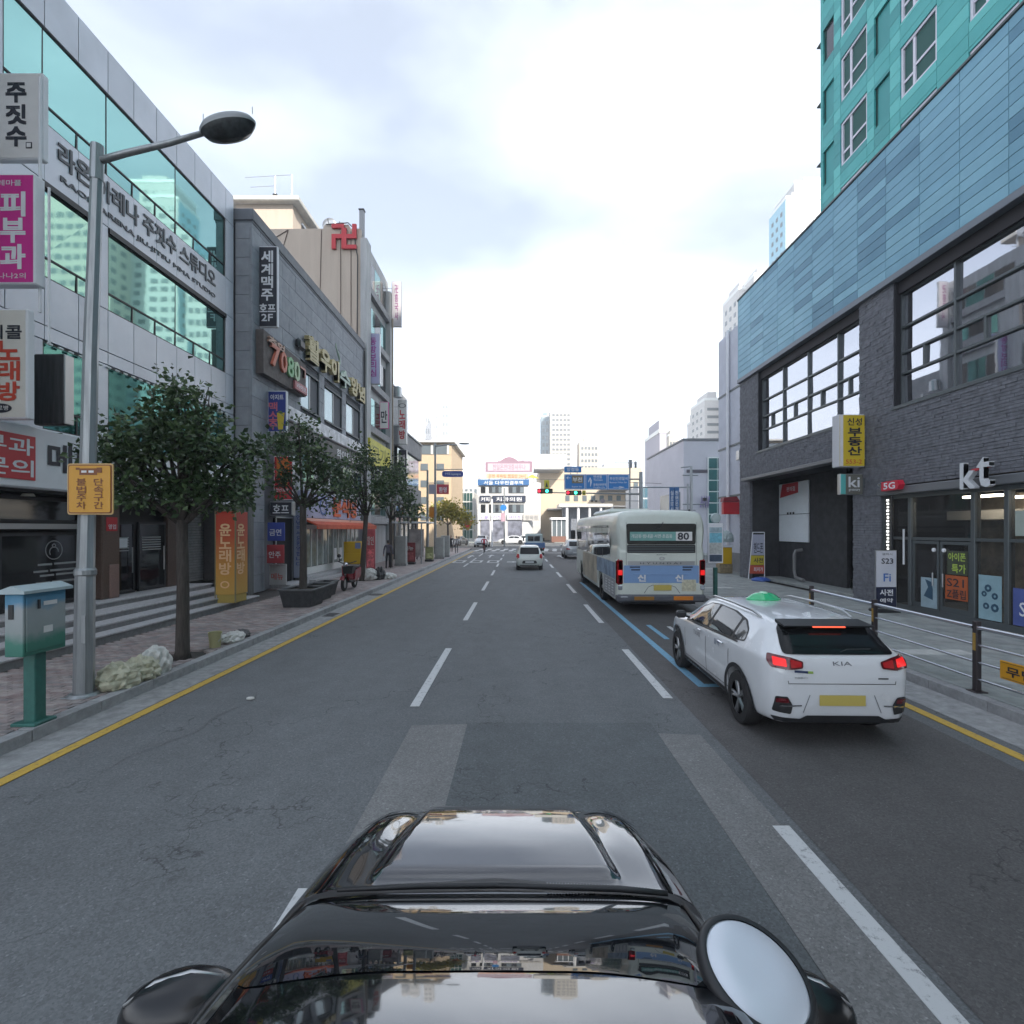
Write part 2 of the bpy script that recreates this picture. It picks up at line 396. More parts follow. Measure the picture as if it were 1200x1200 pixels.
strip(-5.0, 2.2, 53.2, 53.8, M_white, 'stop_line'); strip(2.4, 5.4, 53.2, 53.8, M_white, 'stop_line'); strip(-6, 6, 90, 90.5, M_white, 'stop_line')
for r_, (ya, yb) in enumerate(((57.5, 60.5), (61.3, 64.8))):
    for i in range(11):
        x = -5.2+i*1.0+.3*r_; ob('crossing_bar', MB().prism([(x, ya), (x+.5, ya), (x+.62, yb), (x+.12, yb)], 'z', .004, .010), M_white, road)
def arrow(x, y, s=1):
    mb = MB().prism([(x-.07*s, y), (x+.07*s, y), (x+.07*s, y+3.0), (x+.35*s, y+3.0), (x, y+4.6), (x-.35*s, y+3.0), (x-.07*s, y+3.0)], 'z', .004, .010)
    ob('lane_arrow', mb, M_white, road)
arrow(-4.4, 44); arrow(.3, 44.5); arrow(3.8, 44); arrow(-2.6, 45)
for i in range(3):                                   # lettering on the road too foreshortened to read: broad strokes
    x = -5.0+i*1.3
    mb = MB().box(x, x+.9, 40.2, 40.6, .004, .010).box(x, x+.14, 38.0, 40.19, .004, .010).box(x+.15, x+.9, 37.8, 38.2, .004, .010).box(x+.72, x+.88, 38.5, 40.19, .004, .010)
    ob('road_lettering', mb, M_white, road)
mb = MB().box(-.9, .1, 39.2, 39.6, .004, .010).box(-.9, .1, 38.2, 38.5, .004, .010).box(-.5, -.35, 38.51, 39.19, .004, .010); ob('road_lettering', mb, M_white, road)
ob('manhole_cover', MB().lathe([(0, .008), (.3, .008), (.3, .004)], (-5.45, 19.5, 0), n=20), mat('cast_iron', (.07, .07, .07), .6, .6, var=.3, vscale=20), gut)
ob('drain_grate', MB().box(-5.62, -5.3, 14.6, 15.2, .007, .012), MATS['cast_iron'], gut)
M_tar = mat('tar_seam', (.035,.036,.038), .55)
def crack(x, y, dx, dy, n, wid, seed):
    rg = random.Random(seed); pts = []; px_, py_ = x, y
    for i in range(n): pts.append((px_, py_)); px_ += dx+rg.gauss(0, .05); py_ += dy+rg.gauss(0, .02)
    vs = []; 
    for i, (a, b) in enumerate(pts):
        w_ = wid*rg.uniform(.4, 1.3)*(1 if 0 < i < n-1 else .1); vs += [(a-w_, b+w_*.3, .0052), (a+w_, b-w_*.3, .0052)]
    ob('crack', MB().add(vs, [(2*i, 2*i+1, 2*i+3, 2*i+2) for i in range(n-1)]), M_tar, road)
crack(-4.3, 5.2, .03, .15, 20, .003, 3); crack(-1.66, 11, 0, .35, 60, .004, 5);
ob('manhole_cover', MB().lathe([(0, .0062), (.31, .0062), (.32, .004), (.34, .004)], (.55, 24.5, 0), n=28), mat('cast_iron', (.07, .07, .07), .6, .6, var=.3, vscale=20), road)
# kerbs: granite stones laid end to end
kerb = thing('kerb', None, None, (0,0,0), kind='structure')
stones = []
for i in range(62): stones.append((-5.88+random.uniform(-.004,.004), -5.70, -2+i*1.0+.006, -2+(i+1)*1.0-.006, -.1, .15+random.uniform(-.004,.004)))
pieces('kerb_stone', stones, M_kerb, kerb)
kerb2 = thing('kerb', None, None, (6,0,0), kind='structure'); stones = []
for i in range(33): stones.append((6.40, 6.58+random.uniform(-.004,.004), -2+i+.006, -1+i-.006, -.1, .15+random.uniform(-.004,.004)))
pieces('kerb_stone', stones, M_kerb, kerb2)
struct('kerb', MB().box(-5.9, -5.7, 92, 200, -.1, .15).box(6.4, 6.6, 92, 200, -.1, .15).box(6.4, 6.6, 46, 64, -.1, .15), M_kerb)
# left pavement: small bricks on a bed
M_brick_pave = snap_mat('paving_brick', [(.29,.225,.215), (.36,.295,.28), (.25,.235,.235), (.42,.37,.35), (.32,.265,.255)], (.2, .1, 10))
lp = struct('pavement', MB().box(-16, -5.885, -6, 64, -.02, .10), mat('paving_bed', (.07, .065, .06), .95, var=.2, vscale=4))
bricks = []
rows = int((20-2)/.1)
for j in range(rows):
    y = 2+j*.1; off = .1*(j % 2)
    for i in range(13):
        x = -5.9-.2*(i+1)-off+.1
        if x < -8.62: continue
        if ((x+.1+6.3)**2+(y-9.5)**2) < .42**2: continue     # tree pit
        bricks.append((x+.007, min(x+.193, -5.89), y+.007, y+.093, .101, .150+random.uniform(-.004, .003)))
pieces('paving_brick', bricks, M_brick_pave, lp)
ob('brick_paving', MB().box(-12, -5.89, 20.0, 64, .101, .148), M_brick_pave, lp)
# right pavement: square grey slabs with paler bands
M_slab = snap_mat('paving_slab', [(.27,.295,.285), (.295,.32,.31), (.31,.325,.315), (.26,.285,.275)], (.4, .4, 10), bump=.2)
M_slab2 = mat('paving_slab_pale', (.48, .49, .47), .8, var=.15, vscale=5, bump=.2)
rp = struct('pavement', MB().box(6.585, 14.8, -6, 31, -.02, .10), MATS['paving_bed'])
sl = []
for j in range(73):
    y = .8+j*.4
    if y > 30: break
    for i in range(11):
        x = 6.6+.4*i
        sl.append((x+.003, min(x+.397, 14), y+.003, y+.397, .101, .15+random.uniform(-.002,.002)))
pale = lambda i, b: M_slab2 if (int((b[2]-.8)/.4) % 9 == 4 and b[0] < 8.6) else M_slab
pieces('paving_slab', sl, pale, rp)
struct('pavement', MB().box(6.61, 60, 46, 66, -.02, .15), M_slab)
struct('forecourt', MB().box(11.0, 60, 25.5, 30.99, -.02, .153), M_slab)
struct('pavement', MB().box(-60, -5.91, 92, 200, -.02, .15).box(6.61, 60, 92, 200, -.02, .15), M_slab)
# ================================================================= LEFT ROW, FIRST HOUSE: grey panels and green glass
random.seed(5)
M_panel = mat('grey_metal_panel', lin((208,211,219)), .42, .25, var=.05, vscale=1.5, rnd=.05, bump=.03, bscale=3)
M_glass = mat('teal_glass', lin((140,186,181)), .03, .85, bump=.05, bscale=.9)
M_glass2 = mat('teal_glass_dark', lin((84,140,138)), .04, .85, bump=.05, bscale=1.2)
M_black = mat('black_metal', (.02,.022,.025), .45)
M_dglass = mat('dark_shop_glass', (.012,.013,.015), .06, spec=.8)
M_sil = mat('silver_frame', (.45,.46,.47), .35, .8)
M_wht = mat('white_sheet', (.78,.79,.82), .5, dirt=.08)
M_greytext = mat('grey_letter', (.13,.135,.15), .5)
M_ink = mat('black_ink', (.02,.022,.035), .5)
M_red = mat('red_sheet', (.52,.03,.04), .45); M_mag = mat('magenta_sheet', (.62,.03,.28), .45)
M_step = mat('stair_granite', (.44,.44,.45), .75, var=.18, vscale=12, bump=.2)
M_brownst = mat('brown_granite', (.11,.075,.06), .35, var=.3, vscale=25)
X1 = -10.3; Y0, Y1 = 4.6, 18.5
b1 = thing('commercial_building', 'commercial building clad in pale grey panels with bands of green glass, nearest on the left', 'building', (-16, 12, 0))
ob('wall', MB().box(-24, X1-.14, Y0, Y1-.02, 3.37, 14.4).box(-24, -12.5, Y0, Y1-.02, .1, 3.36), mat('backing_grey', (.16,.165,.17), .8), b1)
ob('return_wall', MB().box(-24, X1-.02, Y1-.015, Y1, .1, 14.5), M_panel, b1)
ys = [18.0-.86*i for i in range(17)][::-1]        # panel joints
ys = [y for y in ys if y > Y0]+[Y1-.01]
cols = list(zip(ys[:-1], ys[1:]))
P = []
for a, b in cols:
    P.append((X1-.12, X1, a+.008, b-.008, 13.42, 14.5))            # parapet
    P.append((X1-.12, X1, a+.008, b-.008, 6.94, 7.98)); P.append((X1-.12, X1, a+.008, b-.008, 6.62, 6.92))
for i in range(0, len(cols), 1):
    a, b = cols[i]; P.append((X1-.12, X1, a+.003, b-.003, 10.08, 11.34))
P += [(X1-.12, X1, 18.01, Y1-.01, 11.36, 13.4), (X1-.12, X1, 18.01, Y1-.01, 8.0, 10.06), (X1-.12, X1, 18.01, Y1-.01, 4.66, 6.6)]
for z0, z1 in ((8.0, 10.06), (4.66, 6.6)): P += [(X1-.12, X1-.001, 12.42, 12.84, z0, z1), (X1-.12, X1-.001, 10.1, 11.08, z0, z1)]
P += [(X1-.12, X1-.001, 10.05, 10.22, 11.36, 13.4)]
pieces('wall_panel', P, M_panel, b1)
def glazing(z0, zt, z1, spans, m, tr=True, lights=None, parent=b1, x=X1):
    """one storey of glass: big panes above the transom, a row of small opening lights below it"""
    for a, b in spans:
        w = ob('window', MB().box(x-.11, x-.03, a, b, z0-.03, z0).box(x-.11, x-.03, a, b, z1, z1+.03).box(x-.11, x-.03, a, a+.03, z0, z1).box(x-.11, x-.03, b-.03, b, z0, z1)
               .box(x-.10, x-.025, a+.03, b-.03, zt-.02, zt+.02), M_black, parent)
        js = [y for y in ys if a+.2 < y < b-.2]
        big = [y for y in js if min(abs(y-q) for q in (18.0, 15.42, 12.84, 10.26, 7.68, 11.1)) < .05]
        e = [a+.03]+big+[b-.03]
        for p, q in zip(e[:-1], e[1:]):
            ob('pane', MB().quad((x-.055+random.uniform(-.004,.004), p+.012, zt+.02), (x-.055, q-.012, zt+.02), (x-.055+random.uniform(-.006,.006), q-.012, z1), (x-.055, p+.012, z1)), m, w)
        e = [a+.03]+js+[b-.03]
        for k, (p, q) in enumerate(zip(e[:-1], e[1:])):
            ob('pane', MB().quad((x-.06, p+.02, z0), (x-.06, q-.02, z0), (x-.052, q-.02, zt-.02), (x-.052, p+.02, zt-.02)), m, w)
            if k: ob('mullion', MB().box(x-.09, x-.04, p-.019, p+.019, z0, zt-.02), M_black, w)
        for p in big: ob('mullion', MB().box(x-.09, x-.045, p-.011, p+.011, zt+.02, z1), M_black, w)
glazing(11.38, 11.76, 13.38, [(Y0+.1, 10.04), (10.24, 17.99)], M_glass)
glazing(8.02, 8.43, 9.9, [(Y0+.1, 10.08), (11.1, 12.40), (12.86, 17.99)], M_glass)
ob('window_hood', MB().box(X1-.1, X1+.03, 11.08, 12.41, 9.93, 10.06).box(X1-.1, X1+.03, 12.86, 18.0, 9.93, 10.06), M_black, b1)
glazing(4.70, 5.14, 6.56, [(Y0+.1, 10.08), (11.1, 12.40), (12.86, 17.99)], M_glass2)
bulb = MB()
for i in range(26): bulb.cbox(X1+.0, X1+.05, 11.15+i*.27, 11.28+i*.27, 6.52, 6.57, .015)
ob('light_string', bulb, mat('bulb_white', (.8,.85,.82), .4), b1, kind='stuff')
# name in raised grey letters on the band between the storeys
text('라온 아레나 주짓수 스튜디오', M_greytext, (X1+.005, 11.45, 10.66), LR, YU, w=5.9, h=.52, depth=.02, bold=.05, parent=b1, name='name_lettering')
text('RAON ARENA JIU-JITSU MMA STUDIO', M_greytext, (X1+.005, 11.5, 10.28), LR, YU, w=5.85, h=.16, depth=.015, bold=.05, parent=b1, name='name_lettering')
# ground floor, set back above the stairs
ob('soffit', MB().box(-12.0, X1-.0, Y0, Y1-.03, 3.28, 3.36), M_black, b1)
ob('shop_floor', MB().box(-14, -10.3, Y0, 16.6, .1, .745), M_step, b1)
sf = X1-.35
ob('shop_wall', MB().box(-12.4, sf-.3, Y0, 18.4, .75, 3.27), mat('shop_interior', (.03,.03,.032), .7), b1)
def shopglass(a, b, z0, z1, name='shop_window', m=M_dglass):
    w = ob(name, MB().box(sf-.06, sf, a, b, z0, z0+.07).box(sf-.06, sf, a, b, z1-.07, z1).box(sf-.06, sf, a, a+.05, z0+.07, z1-.07).box(sf-.06, sf, b-.05, b, z0+.07, z1-.07), M_black, b1)
    ob('pane', MB().box(sf-.04, sf-.02, a+.05, b-.05, z0+.07, z1-.07), m, w); return w
w = shopglass(5, 8.6, .76, 2.5); shopglass(8.65, 10.15, .76, 2.5); w1 = shopglass(10.5, 12.6, .76, 2.42)
ob('transom', MB().box(sf-.08, sf+.03, 5, 12.6, 2.5, 2.62), M_sil, b1); shopglass(5, 10.3, 2.64, 3.2, 'fanlight'); shopglass(10.4, 12.6, 2.64, 3.2, 'fanlight')
ob('post', MB().cbox(sf-.03, sf+.05, 10.22, 10.34, .75, 3.26), M_sil, b1)
dim = mat('etched_letter', (.30,.31,.31), .5)
q = MB().lathe([(.20, 0), (.22, 0), (.22, .004), (.20, .004)], (sf-.018, 11.75, 2.02), 'x', 28).lathe([(.10, 0), (.12, 0), (.12, .004), (.10, .004)], (sf-.018, 11.75, 1.98), 'x', 24, 0, pi*1.2).lathe([(.03,0),(.05,0),(.05,.004),(.03,.004)], (sf-.018, 11.75, 2.12), 'x', 14)
ob('door_emblem', q, dim, w1)
q = MB()
for i, (z, a, b) in enumerate(((1.68, 11.35, 12.4), (1.53, 11.25, 12.35), (1.43, 11.4, 12.3), (1.27, 11.3, 12.3), (1.15, 11.5, 12.1), (1.08, 11.55, 12.25))):
    q.box(sf-.016, sf-.013, a, a+.35, z, z+.045).box(sf-.016, sf-.013, a+.4, b, z+.005, z+.05)
ob('door_lettering', q, dim, w1)
ob('pillar', MB().cbox(X1-.7, X1-.02, 12.68, 13.25, .75, 3.27, .02), M_brownst, b1)
ob('pillar_base', MB().cbox(X1-.6, X1+.005, 12.9, 13.2, .752, 1.6, .01), mat('pink_granite', (.25,.16,.14), .4, var=.2, vscale=30), b1)
sg = ob('notice', MB().box(X1-.019, X1-.01, 12.8, 13.15, 2.45, 2.8), M_red, b1); text('영업', M_wht, (X1-.008, 12.86, 2.5), LR, YU, w=.24, h=.12, parent=b1, name='notice_lettering')
for i, (a, b) in enumerate(((13.4, 14.2), (14.35, 15.45))):
    d = shopglass(a, b, .76, 2.7, 'door')
    ob('handle', MB().bar((sf+.05, b-.15, 1.3), (sf+.05, b-.15, 2.0), .015), M_sil, d)
    q = MB()
    for k in range(6): q.box(sf-.016, sf-.012, a+.15, b-.2, 1.9+k*.07, 1.93+k*.07)
    ob('door_lettering', q, dim, d)
ob('posted_sheet', MB().box(sf-.015, sf-.01, 13.62, 13.95, 2.0, 2.25), M_wht, b1)
ob('wall_light', MB().lathe([(0, 0), (.09, 0), (.12, -.06), (0, -.06)], (sf+.2, 10.9, 3.26), n=14), mat('lamp_cover', (.7,.68,.6), .4), b1)
ob('wall_pier', MB().box(sf-.1, sf+.02, 15.5, 16.05, .75, 3.27), M_brownst, b1)
shut = ob('roller_shutter', MB().box(sf-.1, sf-.08, 16.1, 17.4, .75, 3.1), M_black, b1)
M_slat = mat('shutter_slat', (.24,.25,.255), .5, .5, var=.15, vscale=8)
for i in range(26): ob('slat', MB().cbox(sf-.079, sf-.05, 16.12, 17.38, .78+i*.088, .78+i*.088+.08, .012), M_slat, shut)
ob('wall_pier', MB().box(sf-.1, X1-.05, 17.45, 18.4, .75, 3.27), mat('dark_stone', (.06,.06,.062), .5, var=.2, vscale=10), b1)
# white fascia sign
fs = ob('fascia_sign', MB().cbox(X1+.01, X1+.28, Y0, 18.42, 3.34, 4.62, .03), M_wht, None); tag(fs, 'long white fascia board over the ground floor shops with a red block and dark letters', 'sign')
X = X1+.285
ob('red_block', MB().box(X, X+.01, 8.3, 10.6, 3.5, 4.4), M_red, fs)
text('피부과', M_wht, (X+.012, 8.95, 4.0), LR, YU, w=1.6, h=.33, bold=.03, parent=fs); text('전문의', M_wht, (X+.012, 8.95, 3.57), LR, YU, w=1.6, h=.33, bold=.03, parent=fs)
text('메', M_ink, (X+.004, 10.9, 3.72), LR, YU, w=.56, h=.62, bold=.055, parent=fs); text('디', M_ink, (X+.004, 11.62, 3.72), LR, YU, w=.55, h=.62, bold=.055, parent=fs); text('의원', M_ink, (X+.004, 12.4, 3.72), LR, YU, w=1.3, h=.62, bold=.055, parent=fs)
# stairs
st = thing('stairs', None, None, (-9.2, 11, 0), kind='structure')
for i, (xa, z) in enumerate(((-8.6, .30), (-8.93, .45), (-9.33, .60), (-9.93, .747))):
    y1 = 16.95-.12*i
    ob('step', MB().cbox(-10.28, xa-.03, 4.6, y1, .105+i*.15, z-.045, .004), mat('stair_riser', (.24,.24,.245), .8, var=.2, vscale=8), st)
    for k in range(10):
        a = 4.6+k*1.24; ob('tread', MB().cbox(-10.27, xa, a+.004, min(a+1.236, y1+.03), z-.044, z, .008), M_step, st)
# projecting signs, seen from the road
def blade(name, label, x0, x1, y, z0, z1, th, face, side, wall=X1, group=None):
    t = thing(name, label, 'sign', ((x0+x1)/2, y, z0), group)
    ob('case', MB().cbox(x0, x1, y, y+th, z0, z1, .02), side, t)
    ob('face', MB().box(x0+.035, x1-.035, y-.006, y+.001, z0+.035, z1-.035), face, t)
    for zz in (z0+.15*(z1-z0), z1-.15*(z1-z0)): ob('bracket', MB().bar((wall-.02, y+th/2, zz), (x0+.02, y+th/2, zz), .02), M_sil, t)
    return t
M_signw = mat('sign_face_white', (.74,.73,.72), .45, dirt=.1)
t = blade('hanging_sign', 'white box sign with three stacked black syllables, topmost of the signs on the left house', -10.25, -9.3, 10.0, 9.72, 11.42, .14, M_signw, M_wht)
vtext('주짓수', M_ink, (-10.0, 9.99, 9.98), XR, YU, .38, 1.22, t, .18, bold=.07)
ob('seal', MB().box(-9.62, -9.5, 9.988, 9.993, 9.93, 10.05), M_ink, t); ob('seal_inner', MB().box(-9.6, -9.52, 9.984, 9.987, 9.95, 10.03), M_signw, t)
t = blade('hanging_sign', 'magenta box sign with large white syllables under the white one on the left house', -10.25, -9.28, 9.82, 7.2, 9.32, .22, M_mag, M_wht)
vtext('피부과', M_wht, (-9.92, 9.81, 7.5), XR, YU, .45, 1.45, t, .14, bold=.07); text('쓰레마플', M_wht, (-10.15, 9.81, 9.08), XR, YU, w=.62, h=.11, parent=t); text('가나나2의', M_signw, (-10.15, 9.81, 7.3), XR, YU, w=.7, h=.11, parent=t)
t = blade('hanging_sign', 'white karaoke box sign with red syllables and a yellow moon, lowest on the left house', -10.28, -9.36, 9.75, 4.6, 6.7, .16, mat('cream_face', (.70,.68,.62), .5, dirt=.1), M_wht)
M_redl = mat('red_letter', (.55,.07,.04), .5)
text('니콜', M_ink, (-10.08, 9.74, 6.12), XR, YU, w=.62, h=.26, bold=.04, parent=t)
vtext('노래방', M_redl, (-9.92, 9.735, 4.95), XR, YU, .42, 1.12, t, .12, bold=.06)
ob('moon', MB().lathe([(0, 0), (.15, 0)], (-10.1, 9.738, 6.5), 'y', 20), mat('moon_yellow', (.6,.45,.04), .5), t)
ob('badge', MB().lathe([(0, 0), (.15, 0)], (0, 0, 0), 'y', 24).xf(Matrix.Translation((-9.87, 9.738, 4.8)) @ Matrix.Diagonal((1.5, 1, .6, 1))), M_ink, t); text('생로병', M_signw, (-10.03, 9.735, 4.76), XR, YU, w=.32, h=.09, parent=t)
t = thing('sign_case', 'dark weathered back of a box sign fixed beside the karaoke sign', 'sign case', (-9.6, 10.5, 4.64))
ob('case', MB().cbox(-9.97, -9.32, 10.5, 10.68, 4.64, 6.1, .03), mat('sooty_panel', (.035,.038,.04), .6, var=.5, vscale=5, streak=True), t)
ob('edge_trim', MB().cbox(-9.325, -9.29, 10.48, 10.70, 4.66, 6.08, .01), M_sil, t); ob('bracket', MB().bar((-10.32, 10.6, 5.9), (-9.95, 10.6, 5.9), .02).bar((-10.32, 10.6, 4.85), (-9.95, 10.6, 4.85), .02), M_black, t)
t = thing('sign_mast', 'pair of slim white steel tubes that carry the box signs up the left house', 'pole', (-9.9, 10.15, 4.6)); 
ob('tube', MB().bar((-9.33, 9.98, 6.72), (-9.33, 9.98, 11.3), .028), M_wht, t); ob('tube', MB().bar((-9.22, 10.05, 6.15), (-9.22, 10.05, 9.2), .022), M_wht, t)

# ================================================================= SECOND HOUSE: grey stone slabs
random.seed(9)
X2 = -9.7; H2 = 14.15; A2, B2 = 18.62, 32.0
M_st2 = mat('grey_stone', (.29,.305,.335), .7, var=.12, vscale=3, bump=.15, bscale=12, rnd=.06)
b2 = thing('commercial_building', 'three storey building faced in blue grey stone slabs with three deep windows', 'building', (-14, 25, 0))
M_bk2 = mat('joint_grey', (.13,.135,.15), .85)
ob('wall', MB().box(-22, X2-.09, A2+.08, B2, .15, 9.98).box(-22, X2-.09, A2+.08, B2, 10.0, H2), M_bk2, b2)
wins = [(22.75, 24.9), (25.55, 28.1), (28.75, 31.3)]
P = []; zr = [6.0+.68*i for i in range(12)]
for j, z in enumerate(zr):
    y = A2-(.6 if j % 2 else 0); 
    while y < B2:
        a, b = max(y, A2), min(y+1.2, B2); y += 1.2
        if b-a < .05: continue
        segs = [(a, b)]
        if z < 9.7 and z+.68 > 7.95:
            for wa, wb in wins:
                segs = [s_ for p, q in segs for s_ in ((p, min(q, wa)), (max(p, wb), q)) if s_[1]-s_[0] > .02]
        for p, q in segs: P.append((X2-.08, X2+random.uniform(-.004,.002), p+.006, q-.006, z+.006, min(z+.674, H2-.5)))
for j in range(20):
    z = .15+.68*j
    if z+.68 < H2: P.append((-10.31, X2-.085, A2, A2+.075, z+.006, min(z+.674, H2-.5)))
for j in range(9):
    P.append((X2-.08, X2, A2, A2+.9, .15+.65*j+.006, .15+.65*j+.644))
pieces('stone_slab', P, M_st2, b2)
ob('coping', MB().cbox(-10.5, X2+.06, A2-.04, B2+.02, H2-.42, H2, .02).box(-10.4, X2+.02, A2, B2, H2-.5, H2-.425), mat('coping_grey', (.15,.16,.18), .6, var=.1), b2)
for wa, wb in wins:
    w = ob('window', MB().box(X2-.5, X2-.02, wa, wa+.06, 7.95, 9.7).box(X2-.5, X2-.02, wb-.06, wb, 7.95, 9.7).box(X2-.5, X2+.02, wa+.06, wb-.06, 9.62, 9.7).box(X2-.5, X2+.03, wa+.06, wb-.06, 7.9, 7.99), mat('dark_reveal', (.04,.055,.065), .5), b2)
    m_ = (wa+wb)/2
    ob('pane', MB().box(X2-.08, X2-.06, wa+.07, m_-.03, 8.0, 9.6), mat('pale_curtain_glass', lin((170,190,195)), .1, .3, bump=.05, bscale=2), w); ob('pane', MB().box(X2-.3, X2-.28, m_+.03, wb-.07, 8.0, 9.6), M_dglass, w)
    ob('frame', MB().box(X2-.09, X2-.03, m_-.03, m_+.03, 8.0, 9.6), M_sil, w)
# 7080 board
bd = thing('music_bar_sign', 'brown board with big coloured numerals and letters on the grey stone house', 'sign', (X2, 20.7, 8.2))
ob('board', MB().prism([(18.85, 8.25), (22.6, 8.32), (22.6, 9.72), (18.85, 9.86)], 'x', X2+.02, X2+.3), mat('brown_board', (.10,.085,.08), .7, var=.25, vscale=5), bd)
xx = X2+.31
for s_, y, c, w_ in (('7', 19.3, (.55,.16,.10), .62), ('0', 20.05, (.55,.42,.16), .5), ('8', 20.65, (.22,.45,.22), .5), ('0', 21.25, (.42,.55,.35), .5)):
    text(s_, mat('numeral_'+str(int(c[0]*100)), c, .5), (xx, y, 8.72), LR, YU, w=w_, h=.78, depth=.1, bold=.05, parent=bd, name='numeral')
text('추억', mat('peach', (.55,.36,.28), .5), (xx, 19.1, 9.42), LR, YU, w=1.25, h=.33, depth=.08, bold=.06, parent=bd)
text('ㄱ', mat('salmon', (.5,.22,.18), .5), (xx, 21.85, 9.1), LR, YU, w=.5, h=.35, depth=.08, bold=.08, parent=bd)
ob('pink_plate', MB().cbox(xx, xx+.1, 21.3, 22.5, 8.35, 8.7), mat('pink_plate', (.45,.16,.17), .5), bd); text('라이브', M_wht, (xx+.102, 21.45, 8.43), LR, YU, w=.9, h=.2, parent=bd)
# black blade sign
t = blade('hanging_sign', 'tall black box sign with stacked white syllables on the grey stone house', -9.78, -9.02, 19.15, 10.05, 13.08, .12, M_ink, M_wht, X2)
vtext('세계맥주', M_wht, (-9.62, 19.14, 11.05), XR, YU, .42, 1.85, t, .14, bold=.05); text('호프', M_wht, (-9.7, 19.14, 10.62), XR, YU, w=.6, h=.3, bold=.05, parent=t); text('2F', M_wht, (-9.62, 19.14, 10.28), XR, YU, w=.42, h=.26, bold=.05, parent=t)
# raised gold name letters
gl = thing('gold_lettering', 'row of thick cream and mint letters standing proud above the deep windows', 'letters', (X2, 27, 10.2))
gold = mat('gold_letter', (.50,.42,.22), .5, var=.1); mint = mat('mint_letter', (.40,.50,.42), .5)
y = 23.0
for s_, w_, h_, m_ in (('활', 1.25, 1.05, gold), ('우', 1.15, 1.0, gold), ('이', 1.0, 1.0, gold), ('수', 1.6, .85, mint), ('양', 1.15, .95, gold), ('념', 1.1, .9, gold)):
    text(s_, m_, (X2+.06, y, 10.2), LR, YU, w=w_, h=h_, depth=.22, bold=.07, parent=gl, name='letter'); y += w_+.22
ob('flourish', MB().tube([(X2+.15, 27.0+.3*sin(k), 11.1+k*.22) for k in range(6)], [.06, .07, .05, .06, .04, .02]), mint, gl); ob('holder', MB().cbox(X2+.02, X2+.25, 22.1, 22.75, 10.35, 10.8, .1), M_black, gl)
# scalloped white band, dark sign row
wb_ = ob('awning_band', MB().cbox(X2+.02, X2+.35, 20.8, 31.9, 6.95, 7.55, .04), mat('marble_band', (.70,.70,.72), .6, var=.35, vscale=2.5), None); tag(wb_, 'white marbled sign band running under the deep windows of the stone house', 'sign')
ds = ob('shop_sign', MB().cbox(X2+.02, X2+.25, 20.8, 31.9, 6.1, 6.9, .02), mat('charcoal_board', (.045,.05,.052), .5), None); tag(ds, 'charcoal sign board with white letters half hidden by the street trees', 'sign')
text('화이트 만 만', M_wht, (X2+.255, 26.6, 6.25), LR, YU, w=4.0, h=.45, bold=.03, parent=ds); text('미니', M_wht, (X2+.255, 21.8, 6.25), LR, YU, w=1.4, h=.42, bold=.03, parent=ds)
# floor between: pale lower front
ob('lower_wall', MB().box(X2-.085, X2-.02, 22.4, 31.95, 3.9, 6.0), mat('pale_lower_front', (.5,.51,.51), .7, var=.15), b2)
for i in range(5):
    a = 22.8+i*1.8; w = ob('window', MB().box(X2-.02, X2+.02, a, a+1.4, 4.6, 5.9), M_sil, b2); ob('pane', MB().box(X2+.021, X2+.026, a+.06, a+.67, 4.66, 5.84).box(X2+.021, X2+.026, a+.73, a+1.34, 4.66, 5.84), M_glass2, w)
# blue hanging sign and red signs
t = blade('hanging_sign', 'blue box sign with white and pink syllables on the grey stone house', -9.72, -8.98, 19.8, 6.25, 7.85, .14, mat('blue_face', (.03,.05,.25), .45), M_wht, X2)
text('아지트', M_wht, (-9.6, 19.79, 7.5), XR, YU, w=.5, h=.2, bold=.04, parent=t); vtext('맥소주', mat('pink_letter', (.6,.15,.2), .5), (-9.66, 19.79, 6.35), XR, YU, .32, 1.05, t, .1, bold=.05)
ob('beer_glass', MB().prism([(-9.3, 6.35), (-9.12, 6.35), (-9.05, 7.0), (-9.35, 7.0)], 'y', 19.786, 19.793), mat('beer_yellow', (.6,.45,.03), .5), t)
t = blade('hanging_sign', 'red box sign among the leaves above the beer house entrance', -9.72, -8.95, 20.3, 3.65, 5.4, .18, M_red, M_wht, X2)
ob('orange_patch', MB().box(-9.6, -9.1, 20.288, 20.293, 4.55, 5.3), mat('orange', (.6,.16,.03), .5), t); text('치킨', mat('yel_letter', (.65,.55,.1), .5), (-9.5, 20.28, 4.25), XR, YU, w=.35, h=.22, parent=t)
text('한신포차', M_wht, (-9.64, 20.285, 3.98), XR, YU, w=.55, h=.13, parent=t); 
t = blade('hanging_sign', 'small black sign with two white syllables over the dark entrance', -9.74, -8.85, 20.0, 3.02, 3.58, .3, M_ink, M_sil, X2); text('호프', M_wht, (-9.6, 19.985, 3.12), XR, YU, w=.62, h=.33, bold=.03, parent=t)
